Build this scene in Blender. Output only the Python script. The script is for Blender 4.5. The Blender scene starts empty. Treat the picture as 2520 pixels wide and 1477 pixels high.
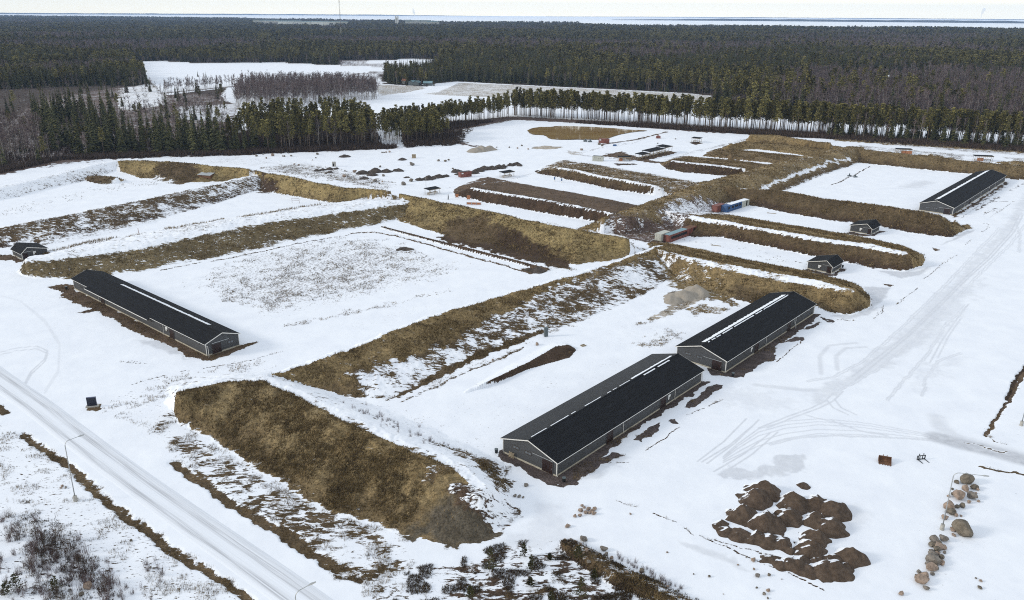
import bpy, math, random
import numpy as np
from mathutils import Vector, Matrix, Euler

random.seed(7)
RNG = np.random.default_rng(11)
SC = bpy.context.scene
COL = SC.collection
GRID_T, GRID_R, LITE, HAZE = 1300, 1.0, False, 4.2e-5   # ground sheet columns, row step factor, lighter planting, haze density
R = math.radians

# ---------------------------------------------------------------- camera
HC = 75.0                      # flying height of the camera above the plain
FPX = 1990.0                   # focal length for a frame 2520 units wide
CX, CY, HY = 1260.0, 738.7, 32.0      # the plain's vanishing line lies above the visible horizon
ROLL = R(0.33)
PITCH = math.atan((CY - HY) / FPX)
_right0 = Vector((1, 0, 0)); _up0 = Vector((0, math.sin(PITCH), math.cos(PITCH)))
_fwd = Vector((0, math.cos(PITCH), -math.sin(PITCH)))
_r = _right0 * math.cos(ROLL) + _up0 * math.sin(ROLL)
_u = -_right0 * math.sin(ROLL) + _up0 * math.cos(ROLL)
cam_data = bpy.data.cameras.new('camera')
cam = bpy.data.objects.new('camera', cam_data); COL.objects.link(cam)
m = Matrix((_r, _u, -_fwd)).transposed().to_4x4(); m.translation = (0, 0, HC)
cam.matrix_world = m
cam_data.sensor_width = 36.0
cam_data.lens = 36.0 * FPX / 2520.0
cam_data.clip_start = 1.0
cam_data.clip_end = 200000.0
SC.camera = cam

# ---------------------------------------------------------------- daylight
SUN_AZ = R(262)                # compass bearing of the sun, low on the left
SUN_EL = R(21)
world = bpy.data.worlds.new('World'); SC.world = world
world.use_nodes = True
nt = world.node_tree; nt.nodes.clear()
sky = nt.nodes.new('ShaderNodeTexSky'); sky.sky_type = 'NISHITA'; sky.sun_disc = False
sky.sun_elevation = SUN_EL; sky.sun_rotation = SUN_AZ
sky.air_density = 1.0; sky.dust_density = 2.0
bg1 = nt.nodes.new('ShaderNodeBackground'); bg1.inputs['Strength'].default_value = 0.08
nt.links.new(sky.outputs[0], bg1.inputs[0])
# thin high overcast, brighter towards the zenith and faintly streaked
tc = nt.nodes.new('ShaderNodeTexCoord')
mp = nt.nodes.new('ShaderNodeMapping'); mp.inputs['Scale'].default_value = (1.0, 1.0, 9.0)
nz = nt.nodes.new('ShaderNodeTexNoise'); nz.inputs['Scale'].default_value = 1.6; nz.inputs['Detail'].default_value = 4
sx = nt.nodes.new('ShaderNodeSeparateXYZ'); nt.links.new(tc.outputs['Generated'], sx.inputs[0])
ma = nt.nodes.new('ShaderNodeMath'); ma.operation = 'MULTIPLY_ADD'; ma.inputs[1].default_value = 0.03; ma.inputs[2].default_value = -0.015
rp = nt.nodes.new('ShaderNodeValToRGB')
rp.color_ramp.elements[0].position = 0.0; rp.color_ramp.elements[0].color = (1.78, 1.58, 1.08, 1)
e_ = rp.color_ramp.elements.new(0.024); e_.color = (1.52, 1.42, 1.04, 1)
e_ = rp.color_ramp.elements.new(0.07); e_.color = (1.06, 1.07, 1.0, 1)
e_ = rp.color_ramp.elements.new(0.22); e_.color = (0.82, 0.88, 0.92, 1)
rp.color_ramp.elements[-1].position = 0.8; rp.color_ramp.elements[-1].color = (0.72, 0.80, 0.90, 1)
nt.links.new(tc.outputs['Generated'], mp.inputs[0]); nt.links.new(mp.outputs[0], nz.inputs[0])
nt.links.new(nz.outputs[0], ma.inputs[0])
mb_ = nt.nodes.new('ShaderNodeMath'); mb_.operation = 'ADD'; nt.links.new(sx.outputs[2], mb_.inputs[0]); nt.links.new(ma.outputs[0], mb_.inputs[1])
nt.links.new(mb_.outputs[0], rp.inputs[0])
bg2 = nt.nodes.new('ShaderNodeBackground'); bg2.inputs['Strength'].default_value = 1.02
nt.links.new(rp.outputs[0], bg2.inputs[0])
mx = nt.nodes.new('ShaderNodeMixShader'); mx.inputs[0].default_value = 0.88
nt.links.new(bg1.outputs[0], mx.inputs[1]); nt.links.new(bg2.outputs[0], mx.inputs[2])
wo = nt.nodes.new('ShaderNodeOutputWorld'); nt.links.new(mx.outputs[0], wo.inputs[0])
sl = bpy.data.lights.new('sun', 'SUN'); sl.energy = 1.5; sl.angle = R(10); sl.color = (1.0, 0.95, 0.86)
so = bpy.data.objects.new('sun', sl); COL.objects.link(so)
_sd = Vector((math.sin(SUN_AZ) * math.cos(SUN_EL), math.cos(SUN_AZ) * math.cos(SUN_EL), math.sin(SUN_EL)))
so.rotation_euler = _sd.to_track_quat('Z', 'Y').to_euler()
so.location = (-60, 0, 120)
SC.view_settings.view_transform = 'Standard'; SC.view_settings.look = 'None'
SC.view_settings.exposure = 0.15; SC.view_settings.gamma = 1.0
SC.cycles.max_bounces = 5; SC.cycles.diffuse_bounces = 3; SC.cycles.volume_bounces = 1
SC.cycles.transparent_max_bounces = 8; SC.cycles.use_denoising = False; SC.cycles.filter_width = 1.05

# ---------------------------------------------------------------- surveying: plan position of a sighted point
def P(x, y, z=0.0):
    """Plan position of the point at height z sighted at photo coordinates x, y (2520 wide)."""
    d = _r * (x - CX) + _u * (CY - y) + _fwd * FPX
    t = (z - HC) / d.z
    return (d.x * t, d.y * t)
def PL(pts, z=0.0):
    return [P(*q) if len(q) == 3 else P(q[0], q[1], z) for q in pts]
def on_wall(x, y, A, ang):
    """distance along and height on the upright plane through A with heading ang"""
    d = _r * (x - CX) + _u * (CY - y) + _fwd * FPX
    nx, ny = -math.sin(ang), math.cos(ang)
    t = (A[0] * nx + A[1] * ny) / (d.x * nx + d.y * ny)
    px, py, pz = d.x * t, d.y * t, HC + d.z * t
    return ((px - A[0]) * math.cos(ang) + (py - A[1]) * math.sin(ang), pz)
def crop(ox, oy, s):
    return lambda x, y: (ox + x / s, oy + y / s)

# ---------------------------------------------------------------- materials
def mat(name, base, rough=0.85, var=0.0, vscale=2.0, bump=0.0, bscale=8.0, metal=0.0, island=None, spec=0.3, stretch=None, second=None, edge=(0.4, 0.62), clump=None):
    m = bpy.data.materials.new(name); m.use_nodes = True
    n = m.node_tree; b = n.nodes['Principled BSDF']
    b.inputs['Roughness'].default_value = rough; b.inputs['Metallic'].default_value = metal
    b.inputs['Specular IOR Level'].default_value = spec
    b.inputs['Base Color'].default_value = (*base, 1)
    last = None
    if var or second or bump:
        t = n.nodes.new('ShaderNodeTexCoord'); mpn = n.nodes.new('ShaderNodeMapping')
        if stretch: mpn.inputs['Scale'].default_value = stretch
        n.links.new(t.outputs['Object'], mpn.inputs[0])
    if var or second:
        z = n.nodes.new('ShaderNodeTexNoise'); z.inputs['Scale'].default_value = vscale; z.inputs['Detail'].default_value = 6
        z.inputs['Roughness'].default_value = 0.65
        n.links.new(mpn.outputs[0], z.inputs[0])
        r = n.nodes.new('ShaderNodeValToRGB')
        if second:
            r.color_ramp.elements[0].color = (*base, 1); r.color_ramp.elements[1].color = (*second, 1)
            r.color_ramp.elements[0].position, r.color_ramp.elements[1].position = edge
        else:
            r.color_ramp.elements[0].color = (*[c * (1 - var) for c in base], 1)
            r.color_ramp.elements[1].color = (*[min(1, c * (1 + var)) for c in base], 1)
            r.color_ramp.elements[0].position = 0.3; r.color_ramp.elements[1].position = 0.7
        n.links.new(z.outputs[0], r.inputs[0]); last = r.outputs[0]
    if island:
        g = n.nodes.new('ShaderNodeNewGeometry'); r2 = n.nodes.new('ShaderNodeValToRGB')
        k = len(island)
        el = r2.color_ramp.elements
        while len(el) < k: el.new(0.5)
        for i, c in enumerate(island):
            el[i].position = i / (k - 1); el[i].color = (*c, 1)
        if clump:
            zc = n.nodes.new('ShaderNodeTexNoise'); zc.inputs['Scale'].default_value = clump; zc.inputs['Detail'].default_value = 4; n.links.new(g.outputs['Position'], zc.inputs[0])
            mc = n.nodes.new('ShaderNodeMapRange'); mc.inputs[1].default_value = 0.32; mc.inputs[2].default_value = 0.68; n.links.new(zc.outputs[0], mc.inputs[0])
            mq = n.nodes.new('ShaderNodeMix'); mq.data_type = 'FLOAT'; mq.inputs[0].default_value = 0.55; n.links.new(g.outputs['Random Per Island'], mq.inputs[2]); n.links.new(mc.outputs[0], mq.inputs[3]); n.links.new(mq.outputs[0], r2.inputs[0])
        else: n.links.new(g.outputs['Random Per Island'], r2.inputs[0])
        last2 = r2.outputs[0]
        oi = n.nodes.new('ShaderNodeObjectInfo')
        mr = n.nodes.new('ShaderNodeMapRange'); mr.inputs[3].default_value = 0.7; mr.inputs[4].default_value = 1.3
        n.links.new(oi.outputs['Random'], mr.inputs[0])
        mm = n.nodes.new('ShaderNodeMix'); mm.data_type = 'RGBA'; mm.blend_type = 'MULTIPLY'; mm.inputs[0].default_value = 1
        n.links.new(last2, mm.inputs[6]); n.links.new(mr.outputs[0], mm.inputs[7]); last = mm.outputs[2]
    if last is not None: n.links.new(last, b.inputs['Base Color'])
    if bump:
        z2 = n.nodes.new('ShaderNodeTexNoise'); z2.inputs['Scale'].default_value = bscale; z2.inputs['Detail'].default_value = 5
        n.links.new(mpn.outputs[0], z2.inputs[0])
        bp = n.nodes.new('ShaderNodeBump'); bp.inputs['Strength'].default_value = bump; bp.inputs['Distance'].default_value = 0.1
        n.links.new(z2.outputs[0], bp.inputs['Height']); n.links.new(bp.outputs[0], b.inputs['Normal'])
    return m

def siding(name, base):
    """painted horizontal boards"""
    m = mat(name, base, 0.7, 0.12, 1.2, stretch=(0.4, 0.4, 3))
    n = m.node_tree; b = n.nodes['Principled BSDF']
    t = n.nodes.new('ShaderNodeTexCoord'); w = n.nodes.new('ShaderNodeTexWave'); w.wave_type = 'BANDS'; w.bands_direction = 'Z'; w.wave_profile = 'SAW'
    w.inputs['Scale'].default_value = 1.7
    n.links.new(t.outputs['Object'], w.inputs[0])
    bp = n.nodes.new('ShaderNodeBump'); bp.inputs['Strength'].default_value = 0.8; bp.inputs['Distance'].default_value = 0.03
    n.links.new(w.outputs['Fac'], bp.inputs['Height']); n.links.new(bp.outputs[0], b.inputs['Normal'])
    return m

M = {}
M['wall'] = siding('grey_boards', (0.072, 0.073, 0.076))
M['plinth'] = mat('concrete_plinth', (0.42, 0.38, 0.30), 0.9, 0.2, 1.5)
M['felt'] = mat('roof_felt', (0.0125, 0.0130, 0.0148), 0.85, 0.4, 0.9, 0.5, 14, spec=0.12, stretch=(0.4, 2.2, 1))
M['felt_wet'] = mat('roof_felt_wet', (0.060, 0.062, 0.066), 0.6, 0.2, 1.0, 0.5, 14, spec=0.3)
M['white'] = mat('white_paint', (0.72, 0.72, 0.70), 0.6, 0.08, 3)
M['trim'] = mat('trim_paint', (0.68, 0.66, 0.62), 0.6, 0.08, 3)
M['door'] = mat('brown_door', (0.022, 0.010, 0.008), 0.5, 0.5, 1.2, spec=0.4, stretch=(1, 1, 0.5))
M['frame'] = mat('window_frame', (0.06, 0.045, 0.035), 0.6)
M['glass'] = mat('window_glass', (0.10, 0.11, 0.12), 0.08, 0.5, 1.3, spec=0.6)
M['dark'] = mat('dark_opening', (0.008, 0.008, 0.009), 0.7)
M['snow'] = mat('snow', (0.86, 0.88, 0.91), 0.8, 0.03, 3, 0.3, 6)
M['galv'] = mat('galvanised_steel', (0.42, 0.43, 0.43), 0.45, 0.1, 3, metal=0.6)
M['concrete'] = mat('concrete', (0.40, 0.38, 0.34), 0.9, 0.2, 3)
M['soil'] = mat('dark_soil', (0.052, 0.034, 0.022), 0.95, 0.55, 1.1, 1.0, 5, second=None)
M['timber'] = mat('weathered_timber', (0.30, 0.24, 0.16), 0.85, 0.3, 4)
M['rock'] = mat('grey_rock', (0.19, 0.165, 0.14), 0.9, 0.55, 1.6, 0.8, 5)
M['rock2'] = mat('pinkish_rock', (0.29, 0.215, 0.165), 0.9, 0.5, 1.5, 0.8, 5)
M['rock3'] = mat('mossy_rock', (0.15, 0.125, 0.095), 0.9, 0.6, 1.6, 0.8, 5)
M['red'] = mat('red_steel', (0.20, 0.075, 0.058), 0.6, 0.4, 1.2, stretch=(1, 1, 0.4))
M['rust'] = mat('rusty_steel', (0.15, 0.075, 0.04), 0.8, 0.5, 3, 0.5, 12)
M['orange'] = mat('orange_board', (0.38, 0.16, 0.075), 0.7, 0.3, 2)
M['blue'] = mat('blue_steel', (0.05, 0.11, 0.24), 0.6, 0.3, 1.5)
M['pale'] = mat('pale_steel', (0.48, 0.48, 0.42), 0.6, 0.15, 1.5)
M['teal'] = mat('teal_sheet', (0.19, 0.30, 0.33), 0.6, 0.25, 1.5)
M['greygreen'] = mat('grey_cabinet', (0.11, 0.13, 0.135), 0.5, 0.1, 3)
M['black'] = mat('black_metal', (0.015, 0.017, 0.018), 0.5)
M['signblue'] = mat('dark_panel', (0.016, 0.019, 0.032), 0.4, 0.2, 3)
M['signedge'] = mat('panel_edge', (0.12, 0.13, 0.2), 0.5)
M['sand'] = mat('gravel', (0.21, 0.185, 0.155), 0.95, 0.3, 2.5, 1.0, 7)
M['pine_leaf'] = mat('pine_needles', (0.05, 0.055, 0.03), 0.8, island=[(0.0626, 0.0610, 0.0244), (0.1478, 0.1304, 0.0452), (0.2610, 0.2174, 0.0696)], spec=0.1)
M['spruce_leaf'] = mat('spruce_needles', (0.03, 0.035, 0.02), 0.8, island=[(0.0348, 0.0383, 0.0191), (0.0800, 0.0818, 0.0348), (0.1478, 0.1322, 0.0522)], spec=0.1)
M['young_leaf'] = mat('young_needles', (0.05, 0.055, 0.03), 0.8, island=[(0.022, 0.025, 0.012), (0.05, 0.048, 0.02), (0.085, 0.075, 0.03)], spec=0.1)
M['twig'] = mat('bare_twigs', (0.08, 0.065, 0.06), 0.9, island=[(0.0757, 0.0523, 0.0523), (0.1375, 0.0990, 0.0963), (0.2269, 0.1718, 0.1582)], spec=0.1)
M['darktwig'] = mat('dark_twigs', (0.05, 0.04, 0.03), 0.9, island=[(0.05, 0.034, 0.026), (0.095, 0.066, 0.050), (0.16, 0.115, 0.085)], spec=0.1)
M['birch_bark'] = mat('birch_bark', (0.33, 0.30, 0.27), 0.85, 0.5, 1.2, stretch=(1, 1, 0.6))
M['pine_bark'] = mat('pine_bark', (0.17, 0.125, 0.09), 0.9, 0.5, 0.4)
M['spruce_bark'] = mat('spruce_bark', (0.09, 0.07, 0.055), 0.9, 0.4, 0.6)
M['grass'] = mat('dry_grass', (0.12, 0.085, 0.04), 0.9, island=[(0.0505, 0.0337, 0.0185), (0.1095, 0.0759, 0.0387), (0.1937, 0.1380, 0.0640), (0.4714, 0.3367, 0.1767)], spec=0.1, clump=0.55)
M['heath'] = mat('dark_heather', (0.04, 0.03, 0.022), 0.9, island=[(0.0486, 0.0324, 0.0270), (0.0972, 0.0648, 0.0460), (0.1486, 0.1214, 0.0594)], spec=0.1)

# ---------------------------------------------------------------- object helpers
def link(o, parent=None):
    COL.objects.link(o)
    if parent is not None: o.parent = parent
    return o
def tag(o, label=None, cat=None, group=None, kind=None):
    if label: o['label'] = label
    if cat: o['category'] = cat
    if group: o['group'] = group
    if kind: o['kind'] = kind
    return o
def empty(name, loc, rz=0.0, label=None, cat=None, group=None):
    o = bpy.data.objects.new(name, None); o.location = loc; o.rotation_euler = (0, 0, rz)
    o.empty_display_size = 0.5
    link(o); return tag(o, label, cat, group)
def mesh_np(name, v, faces_flat, sizes, material, parent=None, smooth=False):
    me = bpy.data.meshes.new(name)
    v = np.asarray(v, np.float32); ff = np.asarray(faces_flat, np.int32).ravel(); sz = np.asarray(sizes, np.int32)
    me.vertices.add(len(v)); me.vertices.foreach_set('co', v.ravel())
    me.loops.add(len(ff)); me.loops.foreach_set('vertex_index', ff)
    me.polygons.add(len(sz)); st = np.zeros(len(sz), np.int32); st[1:] = np.cumsum(sz)[:-1]
    me.polygons.foreach_set('loop_start', st)
    if smooth: me.polygons.foreach_set('use_smooth', np.ones(len(sz), bool))
    me.update(calc_edges=True)
    if material is not None: me.materials.append(material)
    o = bpy.data.objects.new(name, me)
    return link(o, parent)
class MB:
    """collects solids, then links them as ONE mesh object"""
    def __init__(s): s.v = []; s.f = []
    def add(s, vs, fs):
        k = len(s.v); s.v += [tuple(p) for p in vs]; s.f += [tuple(i + k for i in f) for f in fs]; return s
    def box(s, x0, x1, y0, y1, z0, z1):
        return s.add([(x0, y0, z0), (x1, y0, z0), (x1, y1, z0), (x0, y1, z0), (x0, y0, z1), (x1, y0, z1), (x1, y1, z1), (x0, y1, z1)],
                     [(0, 3, 2, 1), (4, 5, 6, 7), (0, 1, 5, 4), (1, 2, 6, 5), (2, 3, 7, 6), (3, 0, 4, 7)])
    def prism(s, poly, x0, x1, axis='x'):
        n = len(poly)
        if axis == 'x': vs = [(x0, a, b) for a, b in poly] + [(x1, a, b) for a, b in poly]
        elif axis == 'y': vs = [(a, x0, b) for a, b in poly] + [(a, x1, b) for a, b in poly]
        else: vs = [(a, b, x0) for a, b in poly] + [(a, b, x1) for a, b in poly]
        fs = [tuple(range(n - 1, -1, -1)), tuple(range(n, 2 * n))] + [(i, (i + 1) % n, n + (i + 1) % n, n + i) for i in range(n)]
        return s.add(vs, fs)
    def tube(s, pts, rad, sides=8, cap=True):
        rr = rad if isinstance(rad, (list, tuple)) else [rad] * len(pts)
        vs = []; pts = [Vector(p) for p in pts]
        for i, p in enumerate(pts):
            d = (pts[min(i + 1, len(pts) - 1)] - pts[max(i - 1, 0)]).normalized()
            a = d.orthogonal().normalized() if abs(d.z) > 0.99 else Vector((0, 0, 1)).cross(d).normalized()
            b = d.cross(a)
            for k in range(sides):
                t = 2 * math.pi * k / sides
                vs.append(p + (a * math.cos(t) + b * math.sin(t)) * rr[i])
        fs = []
        for i in range(len(pts) - 1):
            for k in range(sides):
                fs.append((i * sides + k, i * sides + (k + 1) % sides, (i + 1) * sides + (k + 1) % sides, (i + 1) * sides + k))
        if cap:
            fs.append(tuple(range(sides - 1, -1, -1))); fs.append(tuple((len(pts) - 1) * sides + k for k in range(sides)))
        return s.add(vs, fs)
    def build(s, name, material, parent=None, smooth=False):
        me = bpy.data.meshes.new(name); me.from_pydata(s.v, [], s.f)
        import bmesh as _b
        bm = _b.new(); bm.from_mesh(me); _b.ops.recalc_face_normals(bm, faces=bm.faces[:]); bm.to_mesh(me); bm.free()
        if smooth: me.polygons.foreach_set('use_smooth', [True] * len(me.polygons))
        me.materials.append(material)
        return link(bpy.data.objects.new(name, me), parent)
def copy_tree(o, parent=None):
    c = o.copy(); COL.objects.link(c)
    if parent is not None: c.parent = parent
    for ch in list(o.children): copy_tree(ch, c)
    return c

# ---------------------------------------------------------------- value noise
def _hash(ix, iy, seed):
    h = (ix.astype(np.int64) * 374761393 + iy.astype(np.int64) * 668265263 + seed * 2147483647) & 0xFFFFFFFF
    h = ((h ^ (h >> 13)) * 1274126177) & 0xFFFFFFFF
    return ((h ^ (h >> 16)) & 0xFFFF) / 65535.0
def vnoise(x, y, seed=0):
    ix = np.floor(x); iy = np.floor(y); fx = x - ix; fy = y - iy
    fx = fx * fx * (3 - 2 * fx); fy = fy * fy * (3 - 2 * fy)
    a = _hash(ix, iy, seed); b = _hash(ix + 1, iy, seed); c = _hash(ix, iy + 1, seed); d = _hash(ix + 1, iy + 1, seed)
    return (a * (1 - fx) + b * fx) * (1 - fy) + (c * (1 - fx) + d * fx) * fy
def fbm(x, y, scale, seed=0, octs=3):
    s = 0; a = 0.5; t = 0
    for i in range(octs):
        s = s + a * vnoise(x / scale, y / scale, seed + i * 17); t += a; a *= 0.5; scale *= 0.47
    return s / t
def seg_dist(pts, X, Y, closed=False):
    d = np.full(X.shape, 1e9); n = len(pts)
    for i in range(n if closed else n - 1):
        ax, ay = pts[i]; bx, by = pts[(i + 1) % n]; dx, dy = bx - ax, by - ay; L = dx * dx + dy * dy + 1e-12
        t = np.clip(((X - ax) * dx + (Y - ay) * dy) / L, 0, 1)
        d = np.minimum(d, (X - ax - t * dx) ** 2 + (Y - ay - t * dy) ** 2)
    return np.sqrt(d)
def inside(pts, X, Y):
    r = np.zeros(X.shape, bool); n = len(pts)
    for i in range(n):
        ax, ay = pts[i]; bx, by = pts[(i + 1) % n]
        if ay == by: continue
        c = ((ay > Y) != (by > Y)) & (X < (bx - ax) * (Y - ay) / (by - ay) + ax)
        r ^= c
    return r
def sm(a, b, x):
    t = np.clip((x - a) / (b - a), 0, 1); return t * t * (3 - 2 * t)

# ---------------------------------------------------------------- terrain: berms, ditches and what covers them
GRASS = (0.205, 0.145, 0.070); DGRASS = (0.098, 0.068, 0.038); SOIL = (0.062, 0.040, 0.026); GRAV = (0.085, 0.066, 0.060)
SAND = (0.36, 0.31, 0.25); STRAW = (0.24, 0.19, 0.125); WOOD = (0.060, 0.045, 0.036); BRUSH = (0.105, 0.072, 0.058)
HEATH = (0.042, 0.028, 0.020); EARTH = (0.108, 0.073, 0.048); OLIVE = (0.135, 0.102, 0.054)
BERMS = []; OPS = []
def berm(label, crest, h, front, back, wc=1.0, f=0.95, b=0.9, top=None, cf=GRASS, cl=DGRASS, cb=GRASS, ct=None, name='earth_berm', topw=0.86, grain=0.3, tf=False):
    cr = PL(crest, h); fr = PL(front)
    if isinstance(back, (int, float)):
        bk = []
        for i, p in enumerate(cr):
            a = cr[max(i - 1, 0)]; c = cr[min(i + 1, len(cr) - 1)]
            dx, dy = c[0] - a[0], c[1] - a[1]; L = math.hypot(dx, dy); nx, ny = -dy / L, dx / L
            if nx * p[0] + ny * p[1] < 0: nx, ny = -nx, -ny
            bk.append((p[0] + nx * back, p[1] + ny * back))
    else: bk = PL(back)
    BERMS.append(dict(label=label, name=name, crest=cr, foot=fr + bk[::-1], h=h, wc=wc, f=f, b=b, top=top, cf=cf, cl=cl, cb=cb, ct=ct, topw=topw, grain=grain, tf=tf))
def poly(pts, bare=None, col=None, slush_shade=None, feather=1.0, warp=1.0, grain=None, raw=False, h=None, z=0.0):
    OPS.append(('poly', pts if raw else PL(pts, z), dict(bare=bare, col=col, slush_shade=slush_shade, feather=feather, warp=warp, grain=grain, h=h)))
def line(pts, w, bare=None, col=None, slush_shade=None, feather=None, warp=0.0, grain=None, h=None, raw=False, z=0.0):
    OPS.append(('line', pts if raw else PL(pts, z), dict(w=w, bare=bare, col=col, slush_shade=slush_shade, feather=feather if feather else w * 0.6, warp=warp, grain=grain, h=h)))

c1 = crop(0, 0, 2.994); c2 = crop(840, 0, 2.994); c3 = crop(1680, 0, 2.994); c4 = crop(0, 493.3, 2.994); c5 = crop(840, 493.3, 2.994)
c6 = crop(1680, 493.3, 2.994); c7 = crop(0, 984, 2.994); c8 = crop(840, 984, 2.994); c9 = crop(1680, 984, 2.994)
def cc(c, *pts): return [c(*p) for p in pts]
k7 = crop(1213.3, 853.3, 4.43); k6 = crop(160, 653.3, 5.4)

# the large woods floor beyond the site, and open ground inside it
FAR = [(-900, 455), (-200, 440), (0, 425), (150, 392), (270, 384), (560, 380), (650, 376), (950, 364), (985, 364), (1130, 357), (1150, 322), (1180, 303), (1260, 292), (1500, 306), (1760, 324), (2000, 337), (2250, 352), (2520, 372), (3000, 410), (3600, 470)]
_far_near = PL(FAR)
poly(_far_near + [(30000, 9000), (30000, 30000), (-30000, 30000), (-30000, 9000)], 0.80, WOOD, 0.0, feather=8, warp=6, grain=0.2, raw=True)
poly([(0, 385), (0, 300), (120, 240), (300, 215), (560, 240), (560, 375), (260, 392), (100, 410), (-200, 440), (-300, 300)], 0.66, BRUSH, 0, feather=12, warp=8, grain=0.5)
FIELDS = []
def field(pts, near_h=0.0, bare=0.05, col=STRAW, grain=0.8, feather=4.0, warp=2.0):
    w = PL(pts); FIELDS.append(w); OPS.append(('poly', w, dict(bare=bare, col=col, slush_shade=0.0, feather=feather, warp=warp, grain=grain, h=None)))
field([(322, 153), (400, 151), (484, 155.5), (590, 156), (685, 154.5), (760, 158), (840, 162), (905, 168), (880, 178), (840, 188), (745, 199), (668, 206), (574, 214), (417, 234), (396, 224), (365, 196), (345, 168)], bare=0.10)
field([(560, 214), (668, 204), (745, 196), (840, 184), (930, 172), (940, 206), (936, 246), (840, 262), (640, 276), (575, 300), (590, 262), (560, 250), (545, 236)], bare=0.10)
field([(840, 150), (1075, 146), (1078, 164), (1050, 176), (985, 182), (840, 184)], bare=0.5, col=BRUSH)
field([(877, 152), (1007, 145.5), (1075, 149), (1075, 158), (1030, 168), (985, 156), (930, 156)], bare=0.15)
field([(840, 163), (967, 167), (967, 172), (840, 186)], bare=0.10)
field([(575, 300), (600, 276), (640, 270), (840, 258), (938, 243), (925, 215), (925, 206), (1054, 214), (1074, 206), (1124, 201), (1274, 209), (1680, 229), (1748, 236), (1742, 262), (1800, 272), (1930, 288), (2114, 300), (2231, 305), (2400, 314), (2520, 326), (2700, 340), (2700, 380), (2520, 362), (2300, 343), (2000, 328), (1760, 316), (1500, 299), (1260, 286), (1180, 294), (1060, 303), (985, 310), (990, 366), (945, 366), (930, 330), (900, 290), (700, 285), (580, 330)], bare=0.07)
poly([(930, 208), (1040, 213), (1050, 218), (1000, 228), (938, 236), (925, 222)], 0.55, STRAW, 0, 3, 2, 0.9)
poly([(1080, 226), (1130, 204), (1274, 210), (1680, 230), (1748, 236), (1742, 256), (1680, 250), (1400, 243), (1200, 240), (1040, 232)], 0.52, STRAW, 0, 3, 2, 0.9)
line([(948, 245), (1010, 236), (1060, 224), (1075, 214), (1045, 208), (930, 202)], 4.5, 0.0, None, 0.05)
poly([(290, 266), (300, 217), (367, 207), (401, 227), (405, 258), (330, 272)], 0.40, STRAW, 0, 5, 5, 0.8)
poly([(0, 198), (130, 205), (140, 214), (0, 214)], 0.5, STRAW, 0, 5, 5, 0.8)
poly([(440, 262), (600, 255), (560, 300), (440, 296)], 0.45, BRUSH, 0, 5, 5, 0.7)
line([(400, 230), (575, 213), (690, 203), (840, 186), (960, 173)], 5, 0.6, BRUSH, None, 3)
for q in ([(645, 56.5), (745, 57.5), (745, 62), (645, 60)], [(755, 59), (850, 60.5), (850, 63), (755, 62)], [(1000, 59.5), (1080, 60.5), (1080, 63), (1000, 62)], [(1640, 65.5), (1720, 66.5), (1720, 69), (1640, 68)], [(1780, 74.5), (1815, 74.5), (1815, 79), (1780, 79)]):
    poly(q, 0.06, STRAW, 0, 40, 10, 0.8, z=12.0)
for q in ([(1435, 114), (1530, 109), (1535, 117), (1440, 122)], [(1380, 106), (1425, 104), (1425, 112), (1385, 113)], [(2060, 165), (2280, 170), (2330, 178), (2180, 182), (2060, 176)]):
    poly(q, 0.22, STRAW, 0, 8, 5, 0.8, z=6.0)
# dark brush at the foot of the pine belt
line([(1060, 326), (1120, 316), (1180, 304), (1260, 291), (1400, 298), (1500, 305), (1760, 323), (2000, 336), (2250, 351), (2520, 371), (2700, 385)], 9, 0.93, BRUSH, 0, 4, 2, 0.3)
line([(2080, 346), (2250, 357), (2520, 376), (2700, 390)], 7, 0.7, GRASS, 0, 5, 3, 0.4)
line([(0, 425), (150, 394), (270, 387), (560, 381), (700, 373), (950, 364)], 6, 0.9, BRUSH, 0, 5, 3, 0.3)

# stony white ground between pond and berms
poly([(650, 382), (900, 372), (1130, 372), (1420, 420), (1300, 440), (1000, 470), (800, 440)], 0.15, EARTH, 0, 15, 3, 0.9)
poly([(600, 400), (760, 400), (960, 450), (960, 472), (820, 445), (680, 425)], 0.46, DGRASS, 0, 8, 4, 0.7)
poly([(380, 386), (600, 384), (740, 400), (650, 412), (560, 404), (400, 398)], 0.30, DGRASS, 0, 6, 4, 0.6)
# wild ground left of the road and beside the front berm
poly([(-500, 1010), (0, 1040), (57, 1069), (134, 1124), (214, 1184), (284, 1251), (384, 1325), (451, 1368), (521, 1411), (620, 1480), (760, 1600), (-500, 1800)], 0.28, DGRASS, 0, 3, 1.5, 0.75)
poly([(-400, 1480), (0, 1240), (80, 1230), (160, 1290), (260, 1400), (330, 1500), (300, 1600)], 0.34, HEATH, 0, 8, 2, 0.5)
poly([(210, 1005), (300, 970), (400, 925), (520, 905), (640, 880), (690, 910), (430, 950), (470, 1080), (660, 1190), (760, 1250), (990, 1330), (1080, 1420), (1120, 1520), (960, 1500), (860, 1430), (760, 1360), (650, 1280), (480, 1165), (340, 1050)], 0.27, DGRASS, 0, 3, 1.2, 0.6)
poly([(430, 1010), (520, 1085), (650, 1172), (760, 1238), (970, 1325), (940, 1400), (860, 1400), (740, 1330), (620, 1255), (500, 1175), (420, 1100), (380, 1040)], 0.50, DGRASS, 0, 3, 1.2, 0.25)
line([(427, 1141), (494, 1184), (585, 1251), (668, 1295), (728, 1335), (768, 1361), (840, 1401), (880, 1430)], 0.85, 0.80, DGRASS, 0, 0.9, 0.6, 0.5, h=-0.25)
line([(57, 1069), (134, 1124), (214, 1184), (284, 1251), (334, 1285), (384, 1325), (451, 1368), (521, 1411), (618, 1480)], 0.7, 0.80, DGRASS, 0, 0.8, 0.55, 0.6, h=-0.35)
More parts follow.
